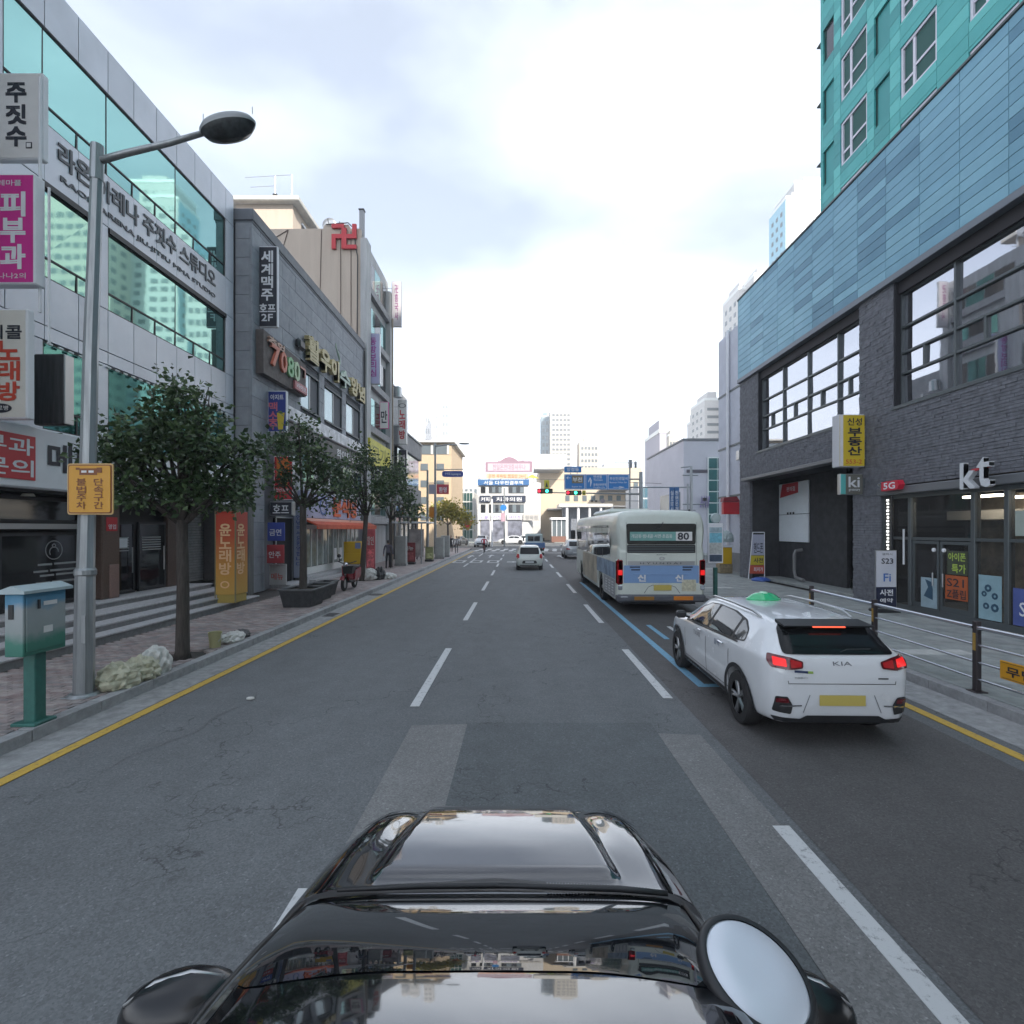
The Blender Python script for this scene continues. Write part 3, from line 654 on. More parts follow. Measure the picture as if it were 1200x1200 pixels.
# ground floor of the stone house
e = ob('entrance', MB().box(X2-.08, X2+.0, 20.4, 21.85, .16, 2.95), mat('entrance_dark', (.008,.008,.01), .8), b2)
ob('door_frame', MB().box(X2-.0, X2+.05, 20.35, 20.4, .16, 3.0).box(X2, X2+.05, 21.85, 21.9, .16, 3.0).box(X2, X2+.05, 20.4, 21.85, 2.95, 3.0), M_sil, b2)
ob('entrance_step', MB().cbox(X2-.3, X2+.7, 20.2, 22.0, .15, .3), M_step, b2)
for y, z0, z1, c, s_ in ((19.55, 2.05, 2.75, (.05,.08,.35), '금연'), (19.5, 1.2, 1.9, (.45,.06,.07), '안주'), (19.7, .35, 1.15, (.5,.5,.5), '메뉴')):
    o = tag(ob('notice_board', MB().cbox(X2+.1, X2+.75, y, y+.06, z0, z1), mat('notice'+str(int(z0*100)), c, .5, var=.1), None), {2.05: 'blue notice board beside the dark entrance of the beer house', 1.2: 'red menu board beside the dark entrance of the beer house', .35: 'white standing menu board at the foot of the dark entrance'}[z0], 'notice board')
    text(s_, M_wht if z0 > .4 else M_redl, (X2+.18, y-.003, z0+.2), XR, YU, w=.45, h=.25, bold=.03, parent=o)
t = tag(ob('vertical_banner', MB().cbox(X2+.02, X2+.5, 22.0, 22.2, .4, 3.3), mat('pale_blue_banner', (.42,.46,.58), .6), None), 'tall pale blue banner board at the corner of the glass fronted shop', 'banner')
vtext('안녕하세요환영합니다', mat('blue_letter', (.08,.12,.4), .5), (X2+.14, 21.99, .9), XR, YU, .24, 2.2, t, .2); 
sg = ob('shop_sign', MB().cbox(X2+.02, X2+.3, 22.4, 30.5, 3.0, 4.2, .02), mat('lilac_board', (.42,.44,.62), .5, var=.12), None); tag(sg, 'white and blue sign board with big orange letters over the glass shop front', 'sign')
text('분식당', mat('orange_letter', (.7,.13,.04), .5), (X2+.31, 25.8, 3.15), LR, YU, w=3.8, h=.95, depth=.06, bold=.06, parent=sg); ob('swirl', MB().lathe([(.35,0),(.45,0),(.45,.02),(.35,.02)], (X2+.31, 24.6, 3.6), 'x', 24), mat('swirl_blue', (.12,.2,.45), .5), sg)
aw = ob('awning', MB().prism([(X2+.3, 2.98), (X2+.95, 2.7), (X2+.95, 2.5), (X2+.9, 2.5), (X2+.9, 2.64), (X2+.3, 2.9)], 'y', 22.3, 31.5), mat('awning_orange', (.62,.10,.04), .6, var=.1), None); tag(aw, 'long orange red awning over the glass shop front', 'awning')
ob('awning_stripe', MB().prism([(X2+.31, 2.985), (X2+.62, 2.852), (X2+.62, 2.856), (X2+.31, 2.99)], 'y', 22.3, 31.5), mat('awning_pink', (.7,.35,.25), .6), aw)
M_sglass = mat('shop_glass_lit_tint', (.26,.30,.29), .05, spec=.8, var=.6, vscale=1.5)  # pale mottled pane colour stands in for the lit shop interior
M_wf = mat('white_frame', (.80,.82,.80), .5)
sfr = ob('shop_front', MB().box(X2-.01, X2+.04, 22.3, 31.0, .2, .75).box(X2-.01, X2+.06, 22.3, 31.0, 2.5, 2.7), M_wf, b2)
for i in range(12):
    a = 22.4+i*.71; p = ob('shop_pane', MB().box(X2+.0, X2+.015, a+.04, a+.67, .78, 2.48), M_sglass, b2)
    ob('pane_frame', MB().box(X2+.0, X2+.05, a-.03, a+.035, .76, 2.49), M_wf, b2)
ob('display_shelf', MB().box(X2+.016, X2+.03, 26.8, 27.2, .9, 1.5).box(X2+.016, X2+.03, 27.6, 28.0, .9, 1.5), M_wht, b2)
for k in range(2):
    ob('shop_step', MB().cbox(X2, X2+.9-.35*k, 22.2, 31.6, .152+.14*k, .29+.14*k), M_step, b2)
ob('antenna_pipe', MB().bar((X2+.08, 31.9, 3), (X2+.08, 31.9, 13.6), .05), M_black, b2)

# ================================================================= THIRD HOUSE: temple building with a beige side wall
X3 = -9.9; A3, B3 = 32.2, 38.8; H3 = 21.4
b3 = thing('temple_building', 'tall narrow building with a blank beige side wall, cables and a roof hut', 'building', (-15, 35, 0))
M_bei = mat('beige_render', (.50,.42,.35), .85, var=.08, vscale=.8, streak=True, bump=.1)
M_whst = mat('white_stone', (.42,.425,.43), .7, var=.18, vscale=1.5, streak=True)
ob('side_wall', MB().prism([(-24, .15), (X3-.06, .15), (X3-.06, H3), (-10.6, H3), (-10.7, H3+.25), (-12.2, H3+.25), (-12.3, H3), (-24, H3-.1)], 'y', A3, A3+.3), M_bei, b3)
ob('wall', MB().box(-24, X3, A3+.31, B3, .15, H3-.3), M_whst, b3)
ob('corner_pier', MB().cbox(X3-.05, X3+.35, A3-.05, A3+.9, .15, H3-.6), M_whst, b3); ob('corner_pier', MB().cbox(X3-.05, X3+.35, B3-.7, B3, .15, H3-1.2), M_whst, b3)
for i in range(6):
    z = 3.4+i*3.0; w = ob('window', MB().box(X3, X3+.06, A3+1.2, B3-1.0, z, z+1.9), mat('win_frame_grey', (.25,.27,.28), .5), b3)
    for k in range(3): a = A3+1.3+k*1.45; ob('pane', MB().box(X3+.06, X3+.07, a, a+1.38, z+.06, z+1.84), M_dglass if (i+k) % 2 else M_glass2, w)
    ob('ledge', MB().cbox(X3, X3+.3, A3+.9, B3-.7, z-.55, z-.1), mat('ledge', (.3,.3,.31), .7, var=.15) if i != 1 else mat('yellowed_panel', (.42,.38,.16), .6, var=.2), b3)
for y_, x_ in ((32.15, -10.55), (32.15, -11.2)):
    ob('drain_pipe', MB().bar((x_, A3-.03, 12), (x_, A3-.03, 21.2), .022), mat('pipe_brown', (.12,.08,.07), .6), b3)
ob('cable', MB().tube([(-12.1, A3-.1, 21.6), (-10.7, A3-.1, 21.7), (-10.3, A3-.1, 21.3), (-10.25, A3-.1, 20.2), (-10.1, A3-.12, 19.6), (-10.15, A3-.1, 13)], .035, 6), M_black, b3)
for pts in ([(-18, 21.2), (-15.5, 20.7), (-14.5, 21.3)], [(-14.5, 21.3), (-15.5, 17.8), (-17, 17)], [(-15.2, 20), (-12.9, 17.2), (-12.4, 14)], [(-12.4, 21.3), (-12.5, 17), (-12.3, 13)], [(-12.4, 17), (-11.2, 14.5), (-10.6, 13)]):
    ob('cable', MB().tube([(x_, A3-.03, z_) for x_, z_ in pts], .022, 5), mat('cable_brown', (.10,.07,.06), .7), b3)
em = thing('temple_emblem', 'red Buddhist temple emblem standing proud at the top corner of the beige wall', 'emblem', (-11, A3, 20.1))
q = MB(); ex, ez, eu = -11.72, 20.05, .31
for x0_, x1_, z0_, z1_ in ((0, 2.5, 4.2, 5), (2, 3, 0, 4.2), (0, 2, 2.1, 2.95), (3, 5, 2.1, 2.95), (4.15, 5, 2.95, 5), (0, .85, 0, 2.1), (3, 5, 0, .8)):
    q.box(ex+x0_*eu+.002, ex+x1_*eu-.002, A3-.18, A3-.03, ez+z0_*eu+.002, ez+z1_*eu-.002)
ob('symbol', q, M_red, em)
for k in (0, 1): ob('fixing', MB().bar((-11.5+k*.9, A3+.05, 20.9), (-11.5+k*.9, A3-.1, 20.9), .03), M_sil, em)
# roof hut
hut = thing('roof_hut', 'beige rooftop hut with a flat overhanging slab and a dark window, behind the beige wall', 'hut', (-17.5, 37.8, 21.3))
ob('hut_wall', MB().box(-19.8, -15.8, 35.8, 39.6, 21.2, 25.2), M_bei, hut); ob('hut_window', MB().box(-15.81, -15.75, 37.2, 38.8, 22.6, 24.6), M_black, hut)
ob('hut_roof', MB().cbox(-20.4, -15.2, 35.3, 40.4, 25.2, 25.55, .05), mat('pale_slab', (.5,.49,.46), .8, var=.15), hut)
ob('window_frame', MB().box(-15.80, -15.72, 37.9, 38.0, 22.6, 24.6).box(-15.80, -15.72, 37.2, 38.8, 24.6, 24.75), M_wht, hut)
an = thing('tv_antenna', 'thin aerial with comb elements on the rooftop hut', 'antenna', (-17.6, 37, 25.5))
ob('mast', MB().bar((-17.6, 37, 25.5), (-17.6, 37, 28.0), .04), M_sil, an)
ob('elements', MB().bar((-19.8, 37, 27.9), (-16.4, 37, 28.1), .02).bar((-19.4, 37, 27.2), (-17.7, 37, 27.3), .02).bar((-16.4, 37, 26), (-16.4, 37, 28.1), .02), M_sil, an); ob('amplifier', MB().cbox(-17.75, -17.45, 36.9, 37.1, 26.0, 26.7), M_black, an)
for (x_, s_) in ((-13.2, 1), (-12.4, .8)):
    d = thing('satellite_dish', 'small grey satellite dish on the temple building roof, %s of the pair' % ('left' if s_ == 1 else 'right'), 'dish', (x_, 36, 21.4), 'satellite dishes on the temple roof')
    ob('mast', MB().bar((x_, 36, 21.3), (x_, 36, 22.6+s_), .05), M_sil, d); ob('dish', MB().lathe([(0, .12), (.25*s_, .1), (.5*s_, 0), (.5*s_, -.02), (.25*s_, .08), (0, .1)], (x_, 35.7, 22.7+s_), 'y', 18), M_sil, d, smooth=True); ob('feed_arm', MB().bar((x_, 35.7, 22.4+s_), (x_+.1, 35.1, 22.8+s_), .02), M_black, d)
d = tag(ob('railing', MB().bar((-14.2, 36, 22.6), (-12.0, 36, 22.6), .03).bar((-14.2, 36, 22.1), (-12.0, 36, 22.1), .03).bar((-14.2, 36, 21.3), (-14.2, 36, 22.6), .03).bar((-13, 36, 21.3), (-13, 36, 22.6), .03), M_sil, None), 'short rooftop railing beside the dishes', 'railing')
fl = thing('vent_flue', 'square grey flue rising from the street corner of the temple building', 'flue', (-10, 32.8, 19)); ob('flue', MB().cbox(-10.2, -9.92, 32.7, 33, 20.6, 22.9), mat('flue_grey', (.3,.31,.33), .5), fl); ob('flue_cap', MB().cbox(-10.24, -9.88, 32.66, 33.04, 22.9, 22.97), M_black, fl)
for n_, (xa, xb, y_, z0, z1, s_, lab, fc, c_) in enumerate((
    (-9.9, -9.0, 33.2, 11.9, 15.2, '동방보리심', 'lilac box sign with purple syllables on the temple building', (.42,.42,.60), (.35,.05,.30)),
    (-9.5, -8.75, 38.2, 17.6, 21.0, '卍흥국사', 'narrow white temple sign high above the street with a grey cap', (.55,.52,.55), (.25,.05,.2)))):
    t = blade('hanging_sign', lab, xa, xb, y_, z0, z1, .2, mat('face%d' % n_, fc, .5), M_sil, X3)
    vtext(s_, mat('ltr%d' % n_, c_, .5), (xa+.25, y_-.01, z0+.5), XR, YU, (xb-xa)-.5, z1-z0-.8, t, .15, bold=.05)
t = blade('hanging_sign', 'small white framed sign with a red character below the lilac sign', -9.3, -8.7, 34.2, 9.2, 11.0, .1, M_signw, M_mag, X3); text('만', M_ink, (-9.2, 34.19, 9.6), XR, YU, w=.4, h=.8, bold=.05, parent=t)
t = tag(ob('shop_sign', MB().cbox(X3+.3, X3+.5, 32.4, 37.5, 6.6, 8.3), mat('yellow_board', (.55,.50,.05), .5, var=.2), None), 'bright yellow sign board low on the temple building', 'sign'); text('고기', mat('olive', (.2,.2,.03), .5), (X3+.51, 33, 6.9), LR, YU, w=3, h=1.1, parent=t)
t = blade('hanging_sign', 'black sign with two grey stacked syllables under the yellow board', -9.85, -8.6, 33.4, 4.8, 6.6, .2, M_ink, M_black, X3); vtext('오뎅', M_signw, (-9.55, 33.39, 4.95), XR, YU, .7, 1.45, t, .15, bold=.03)
ob('street_cable', MB().bar((-9.0, 36.5, .2), (-9.0, 36.5, 17.5), .06), mat('pole_beige', (.35,.30,.24), .8), b3)

# ================================================================= FOURTH HOUSE
X4 = -9.3; A4, B4 = 38.9, 48.5
b4 = thing('karaoke_building', 'low grey two storey building with a wide upper window and a sloping grey parapet', 'building', (-13, 43, 0))
M_g4 = mat('grey_clad', (.20,.205,.215), .6, var=.12, vscale=2)
ob('wall', MB().box(-22, X4-.3, A4, B4, .15, 10.2), mat('wall4', (.16,.165,.165), .7, var=.15), b4)
ob('parapet', MB().box(-13, X4-.9, A4+.3, B4-1.5, 10.4, 14.3).box(-22, -13, A4+.3, A4+.6, 10.4, 14.3), mat('parapet_grey', (.24,.25,.26), .6, var=.15), b4)
ob('cornice', MB().cbox(X4-.95, X4+.1, A4, B4, 8.9, 10.3, .03), M_g4, b4); ob('coping', MB().cbox(X4-.9, X4+.2, A4, B4+.1, 10.31, 10.45), M_whst, b4); ob('spandrel', MB().cbox(X4-.4, X4+.05, A4, B4, 4.6, 6.1, .03), M_g4, b4)
w = ob('window', MB().box(X4-.3, X4-.1, A4+.6, B4-.5, 6.12, 8.88), M_black, b4)
for k in range(4): a = A4+.7+k*2.1; ob('pane', MB().box(X4-.1, X4-.08, a, a+2.0, 6.2, 8.8), mat('pane_pale', lin((170,190,190)), .06, .7, bump=.05), w)
ob('shop_front', MB().box(X4-.3, X4-.2, A4+.2, B4-.2, .2, 4.4), M_dglass, b4)
for k in range(6): ob('front_mullion', MB().box(X4-.2, X4-.12, A4+.3+k*1.6, A4+.42+k*1.6, .2, 4.4), M_whst, b4)
ob('canopy', MB().cbox(X4-.2, X4+1.0, A4+1, B4-.4, 3.5, 3.62), mat('canopy_pale', (.5,.53,.55), .5), b4)
t = blade('hanging_sign', 'white box sign with three red stacked syllables on the low grey building', -9.25, -8.6, 39.2, 9.0, 12.4, .3, M_signw, M_sil, X4-.3); vtext('노래방', M_red, (-9.14, 39.19, 9.4), XR, YU, .42, 2.2, t, .2, bold=.07)
ob('ring', MB().lathe([(.22, 0), (.28, 0)], (0,0,0), 'y', 20).xf(Matrix.Translation((-8.93, 39.19, 11.95)) @ Matrix.Diagonal((1, 1, .6, 1))), M_ink, t)
t = blade('hanging_sign', 'black box sign with white strokes below the red lettered karaoke sign', -9.25, -8.6, 39.3, 5.2, 8.6, .25, M_ink, M_sil, X4-.3); vtext('맥주스', M_signw, (-9.14, 39.28, 5.5), XR, YU, .4, 2.7, t, .2, bold=.02)
lp_ = thing('wall_lamp', 'drum shaped lamp on a bracket above the karaoke sign', 'lamp', (-9.2, 38.8, 12.6)); ob('shade', MB().lathe([(0, .9), (.3, .75), (.32, 0), (0, 0)], (-9.2, 38.9, 12.5), n=14), M_sil, lp_); ob('arm', MB().bar((-9.9, 38.9, 13.3), (-9.2, 38.9, 13.35), .03), M_black, lp_)
# ================================================================= RIGHT: dark brick podium with blue panels, teal tower above
random.seed(21)
XP = 10.9; PA, PB = 4.4, 25.25
M_blue1 = mat('blue_panel', lin((112,160,180)), .45, .1, rnd=.05, var=.05, vscale=1.2); M_blue2 = mat('blue_panel_dark', lin((88,134,156)), .45, .1, rnd=.05, var=.05, vscale=1.2)
M_blue3 = mat('blue_panel_light', lin((122,170,188)), .45, .1, rnd=.04, var=.05, vscale=1.2)
M_dbr = mat('dark_brick', (.125,.13,.147), .75, var=.3, vscale=7, bump=.25, bscale=60, rnd=.22)
M_mort = mat('dark_mortar', (.022,.023,.027), .95)
M_mull = mat('mullion_grey', (.10,.115,.12), .45, .4)
M_pglass = mat('mirror_glass', (.47,.48,.52), .02, .93, bump=.035, bscale=.8)
pd = thing('retail_podium', 'dark brick shop podium with two big window bays under a band of pale blue panels', 'building', (20, 15, 0))
ob('wall', MB().box(XP+.12, 45, PA, PB-.12, 9.65, 13.6).box(XP+.12, XP+.6, PA, PB-.12, 4.85, 6.03).box(XP+.6, 45, PA, PB-.12, 4.85, 9.64).box(XP+.12, XP+.6, 23.36, PB-.12, 6.03, 9.65).box(XP+.12, XP+.6, 14.91, 16.39, 6.03, 9.65).box(XP+.12, XP+.6, PA, 7.29, 6.03, 9.65).box(XP+.12, 45, PA, 8.0, .1, 4.85).box(XP+.12, XP+3, 15.45, 16.65, .1, 4.85).box(XP+.12, XP+1.2, 24.2, PB-.12, .1, 4.85), M_mort, pd)
P = []
nr, zb, zt = 14, 9.86, 13.72; dz = (zt-zb)/nr
ycol = [PB-.1-1.26*i for i in range(17)]
rr = random.Random(3)
shade = {}
for j in range(nr):
    for i in range(16):
        a, b = ycol[i+1], ycol[i]
        bx = (XP-.10, XP-.02, max(a, PA)+.006, b-.006, zb+j*dz+.006, zb+(j+1)*dz-.006); P.append(bx); shade[(round(bx[2], 2), round(bx[4], 2))] = rr.random()
def bluem(i, b):
    s_ = shade.get((round(b[2], 2), round(b[4], 2)), .5); return M_blue2 if s_ < .2 else M_blue3 if s_ > .72 else M_blue1
pieces('cladding_panel', P, bluem, pd)
ob('panel_backing', MB().box(XP-.02, XP+.12, PA, PB, 9.7, 13.7), mat('panel_joint', (.045,.07,.085), .8), pd)
ob('end_cladding', MB().box(XP-.10, 45, PB-.095, PB, 9.8, 13.72), M_blue1, pd)
ob('coping', MB().cbox(XP-.14, XP+.5, PA, PB+.04, 13.725, 13.80, .01), M_mull, pd)
ob('drip_trim', MB().cbox(XP-.13, XP+.12, PA, PB+.03, 9.66, 9.85, .01), mat('trim_grey', (.17,.19,.22), .5), pd)
WINS = [(16.4, 23.35), (7.3, 14.9)]
# brick courses
B = []
zc = .16
ch = .082; bl = .36
j = 0
while zc < 9.62:
    off = (j % 2)*bl/2+(j*7 % 5)*.03
    spans = [(PA, PB)]
    def cut(sp, a, b): return [s_ for p, q in sp for s_ in ((p, min(q, a)), (max(p, b), q)) if s_[1]-s_[0] > .03]
    if 6.05 < zc+ch: 
        for a, b in WINS: spans = cut(spans, a, b)
    if zc < 3.72: spans = cut(spans, PA, 15.42)
    if zc < 4.82: spans = cut(spans, 16.7, 24.15)
    for p, q in spans:
        y = p-((p-off) % bl)
        while y < q:
            a, b = max(p, y)+.004, min(q, y+bl)-.004
            if b-a > .03: B.append((XP+random.uniform(-.014, .006), XP+.119, a, b, zc+.004, zc+ch-.004))
            y += bl
    zc += ch; j += 1
pieces('brick', B, M_dbr, pd, stuff_name='brick_facing')
ob('end_wall', MB().box(XP+.0, 45, PB-.118, PB-.06, .1, 9.65), M_dbr, pd)
# window bays: dark head, mullion grid, mirror panes (nearly level with each other, never perfectly)
for a, b in WINS:
    ob('bay_reveal', MB().box(XP+.13, XP+.55, a, a+.04, 6.05, 9.65).box(XP+.02, XP+.55, b-.06, b, 6.05, 9.65).box(XP+.13, XP+.55, a+.04, b-.06, 6.03, 6.07), M_mort, pd)
    ob('window_head', MB().box(XP+.1, XP+.38, a+.04, b-.06, 9.3, 9.64), mat('head_dark', (.02,.018,.022), .7), pd)
    ob('window_sill', MB().cbox(XP-.03, XP+.3, a-.1, b+.05, 5.95, 6.05), M_mull, pd)
    w = ob('window', MB().box(XP+.30, XP+.36, a+.04, b-.06, 6.08, 9.3), M_mort, pd)
    xs = []; y = b-.06
    while y > a+.3: xs.append(y); y -= 1.84
    xs.append(a+.04); zs = [6.1, 6.98, 7.58, 8.32, 9.3]
    for k in range(len(xs)-1):
        q, p = xs[k], xs[k+1]
        ob('mullion', MB().box(XP+.17, XP+.29, q-.028, q+.028, 6.1, 9.3), M_mull, w)
        for r_ in range(4):
            z0, z1 = zs[r_], zs[r_+1]
            cells = [(p, q)] if r_ != 1 else [(p, (p+q)/2+.1), ((p+q)/2+.1, q)]
            for c_, d_ in cells:
                t1, t2 = random.uniform(-.012, .012), random.uniform(-.010, .010)
                ob('pane', MB().quad((XP+.26, c_+.03, z0+.03), (XP+.26+t1, d_-.03, z0+.03), (XP+.26+t1+t2, d_-.03, z1-.03), (XP+.26+t2, c_+.03, z1-.03)), M_pglass, w)
            if r_ == 1: ob('mullion', MB().box(XP+.19, XP+.29, (p+q)/2+.065, (p+q)/2+.135, z0+.03, z1-.03), M_mull, w)
    for z in zs: ob('transom', MB().box(XP+.18, XP+.288, a+.04, b-.064, z-.03, z+.03), M_mull, w)
# passage
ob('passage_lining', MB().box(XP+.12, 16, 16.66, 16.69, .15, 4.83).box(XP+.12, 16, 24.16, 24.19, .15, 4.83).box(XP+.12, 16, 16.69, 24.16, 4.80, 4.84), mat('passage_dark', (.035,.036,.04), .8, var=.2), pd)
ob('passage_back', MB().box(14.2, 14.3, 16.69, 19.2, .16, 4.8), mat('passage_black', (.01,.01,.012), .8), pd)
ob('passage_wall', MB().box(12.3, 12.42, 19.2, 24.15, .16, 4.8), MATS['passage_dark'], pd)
ob('passage_step', MB().cbox(11.3, 14.2, 16.7, 24.1, .152, .28, .01), M_slab, pd)
ob('canopy', MB().cbox(XP-.32, XP+.1, 16.5, 24.4, 4.76, 4.9, .02), mat('canopy_grey', (.16,.165,.175), .45, .3), pd)
wbd = thing('opening_panel', 'white panel with a red sign band, standing in for an opening in the dark passage', 'hatch', (12.3, 22.85, 1.9))  # white panel stands in for an opening with a white building beyond
ob('panel', MB().cbox(12.22, 12.295, 21.65, 24.05, 1.93, 3.15), mat('white_paint_panel', (.74,.79,.82), .5, dirt=.08), wbd); ob('panel', MB().cbox(12.22, 12.295, 21.65, 24.05, 3.17, 4.58), MATS['white_paint_panel'], wbd)
ob('sign_band', MB().prism([(22.4, 4.1), (23.9, 3.95), (23.7, 4.56), (22.4, 4.56)], 'x', 12.19, 12.215), M_red, wbd); text('편의점', M_wht, (12.185, 23.3, 4.2), RR, YU, w=.7, h=.2, parent=wbd)
for k in range(3): ob('hook', MB().cbox(12.18, 12.219, 22.7+k*.24, 22.8+k*.24, 3.16, 3.26), M_black, wbd)
hp = tag(ob('drain_hose', MB().tube([(12.29, 22.2, 1.6), (12.0, 22.2, 1.55), (11.95, 22.2, 1.4), (11.95, 22.2, .7), (11.9, 22.0, .42), (11.85, 21.3, .36)], .07), mat('pipe_grey', (.2,.2,.2), .5), None), 'bent grey drain pipe below the white panel in the passage', 'pipe')
# shop front
ob('shop_fascia', MB().cbox(XP-.12, XP+.3, PA, 15.45, 3.5, 3.72, .02), mat('fascia_grey', (.19,.20,.215), .4, .4), pd)
M_shop = mat('shop_glass', (.035,.035,.03), .03, spec=.9)
M_in = mat('shop_interior_beige', (.60,.52,.40), .7, var=.5, vscale=1.4)
sfw = ob('shop_front', MB().box(XP+.05, XP+.2, PA, 15.42, .15, .36).box(XP+.05, XP+.2, PA, 15.42, 3.38, 3.5).box(XP+.06, XP+.18, PA, 15.0, 2.2, 2.28), M_mull, pd)
ob('shop_interior', MB().box(13.6, 13.7, PA, 15.4, .15, 3.5), M_in, pd); ob('shop_floor', MB().box(XP+.2, 13.6, PA, 15.4, .15, .3), M_slab, pd)
ob('interior_beam', MB().box(12.2, 13.5, PA, 14.6, 2.75, 3.0), mat('interior_white', (.7,.68,.62), .6), pd); ob('counter', MB().box(12.5, 13.2, 7, 12, .3, 1.2), M_in, pd)
for k in range(3):
    for x_ in (11.7, 12.9): ob('ceiling_lamp', MB().cbox(x_-.1, x_+.1, 7.6+k*2.4, 8.6+k*2.4, 3.30, 3.36, .01), mat('ceiling_lamp_lit', (1,.88,.70), .4, emit=8.0), pd)
ms = [15.35, 14.35, 12.35, 11.5, 9.9, 8.3, 6.7, 5.1]
for k, y in enumerate(ms):
    ob('mullion', MB().cbox(XP+.04, XP+.2, y-.06, y+.06, .36, 3.38, .01), M_mull, sfw)
def clear_glass(name):
    m = bpy.data.materials.new(name); m.use_nodes = True; n = m.node_tree.nodes; l = m.node_tree.links.new
    b = n['Principled BSDF']; b.inputs['Base Color'].default_value = (.05,.05,.05,1); b.inputs['Roughness'].default_value = .02; b.inputs['Metallic'].default_value = 0; b.inputs['Alpha'].default_value = .34; return m
M_cg = clear_glass('shop_pane_clear')
for a, b in zip(ms[1:], ms[:-1]):
    if abs(b-14.35) < .1:
        ob('pane', MB().box(XP+.10, XP+.11, a+.06, b-.06, 2.28, 3.38), M_cg, sfw)
        for p, q in ((a+.08, 13.33), (13.37, b-.08)):
            d = ob('door', MB().box(XP+.07, XP+.13, p, p+.07, .36, 2.18).box(XP+.07, XP+.13, q-.07, q, .36, 2.18).box(XP+.07, XP+.13, p+.07, q-.07, 2.1, 2.18).box(XP+.07, XP+.13, p+.07, q-.07, .36, .5), M_mull, pd)
            ob('pane', MB().box(XP+.09, XP+.10, p+.07, q-.07, .5, 2.1), M_cg, d); hy = q-.14 if q < 13.35 else p+.14
            ob('handle', MB().cbox(XP+.0, XP+.03, hy-.02, hy+.02, 1.0, 1.35), M_sil, d)
            ob('knob', MB().lathe([(0, 0), (.05, .01), (.05, .05), (0, .06)], (XP+.02, hy, 1.95), 'x', 12), M_wht, d)
    else:
        ob('pane', MB().box(XP+.10, XP+.11, a+.06, b-.06, .36, 2.2), M_cg, sfw); ob('pane', MB().box(XP+.10, XP+.11, a+.06, b-.06, 2.28, 3.38), M_cg, sfw)
def poster(y0, y1, z0, z1, c, lab, words=(), deco=None):
    p = tag(ob('poster', MB().box(XP+.055, XP+.066, y0, y1, z0, z1), mat('poster_'+lab.split()[0]+str(int(y0*100)), c, .5, var=.12, vscale=4), None), lab, 'poster')
    for s_, y, z, w_, h_, m_ in words: text(s_, m_, (XP+.052, y, z), RR, YU, w=w_, h=h_, bold=.03, parent=p)
    return p
ygn = mat('lime_letter', (.45,.60,.10), .5); M_org = mat('orange_paper', (.50,.12,.03), .5)
poster(12.5, 13.1, 1.35, 1.95, (.05,.06,.04), 'green lettered notice on the right leaf of the glass shop door', (('아이폰', 13.05, 1.7, .5, .2, ygn), ('특가', 12.95, 1.4, .4, .22, ygn)))
poster(12.5, 13.15, .72, 1.33, (.42,.10,.03), 'orange lettered sale sheet below the green notice on the shop door', (('S21', 13.1, 1.05, .5, .2, M_ink), ('Z플립', 13.1, .76, .55, .22, M_ink)))
p = poster(13.42, 13.95, .4, 1.2, (.30,.40,.45), 'pale blue figure poster low on the left leaf of the shop door')
ob('figure', MB().prism([(13.55, .62), (13.85, .7), (13.7, .95), (13.8, 1.15), (13.6, 1.1), (13.55, .9)], 'x', XP+.05, XP+.054), mat('figure_navy', (.03,.08,.13), .5), p)
p = poster(11.62, 12.2, .38, 1.42, (.26,.40,.45), 'light blue poster with small dark devices between the mullions')
for (y_, z_, r_) in ((11.95, 1.12, .09), (12.05, .98, .07), (11.78, .95, .08), (12.0, .7, .08), (11.78, .68, .1)): ob('device', MB().lathe([(r_*.4, 0), (r_, 0), (r_, .004), (r_*.4, .004)], (XP+.048, y_, z_), 'x', 8), MATS['figure_navy'], p)
poster(10.2, 11.35, .38, 1.2, (.07,.10,.30), 'deep blue poster at the right edge of the shop front', (('S23', 11.2, .6, .5, .3, M_wht),))
poster(10.4, 11.1, 1.4, 1.95, (.50,.15,.35), 'pink red poster above the deep blue one', (('5G', 11.0, 1.5, .4, .3, M_wht),))
poster(10.1, 11.3, 2.35, 2.9, (.35,.40,.36), 'white notice board high behind the shop glass', ())
# raised letters on the brick
kt = thing('raised_letters', 'big white two letter logo standing proud above the shop fascia', 'letters', (XP, 11.9, 3.4))
M_kt = mat('letter_white', (.62,.64,.66), .4)
text('k', M_kt, (XP-.22, 12.25, 3.46), RR, YU, w=.38, h=.60, depth=.12, bold=.06, parent=kt, name='letter'); text('t', M_kt, (XP-.26, 11.76, 3.46), RR, YU, w=.32, h=.66, depth=.12, bold=.05, parent=kt, name='letter')
ob('red_bar', MB().prism([(12.0, 3.83), (11.5, 3.90), (11.5, 3.94), (12.0, 3.90)], 'x', XP-.30, XP-.262), M_red, kt)
g5 = thing('network_sign', 'small red flag shaped sign with white characters at the end of the fascia', 'sign', (XP, 14.8, 3.5)); ob('plate', MB().prism([(14.98, 3.6), (14.35, 3.62), (14.28, 3.75), (14.35, 3.88), (14.98, 3.87)], 'x', XP-.3, XP-.13), mat('bright_red', (.60,.02,.05), .4), g5); text('5G', M_wht, (XP-.302, 14.88, 3.65), RR, YU, w=.45, h=.18, bold=.05, parent=g5)
ls = thing('led_sign', 'vertical strip of white illuminated letters beside the shop window', 'sign', (XP, 14.85, .4)); ob('channel', MB().cbox(XP-.0, XP+.08, 14.98, 15.25, .3, 3.46), M_black, ls)
mb = MB()
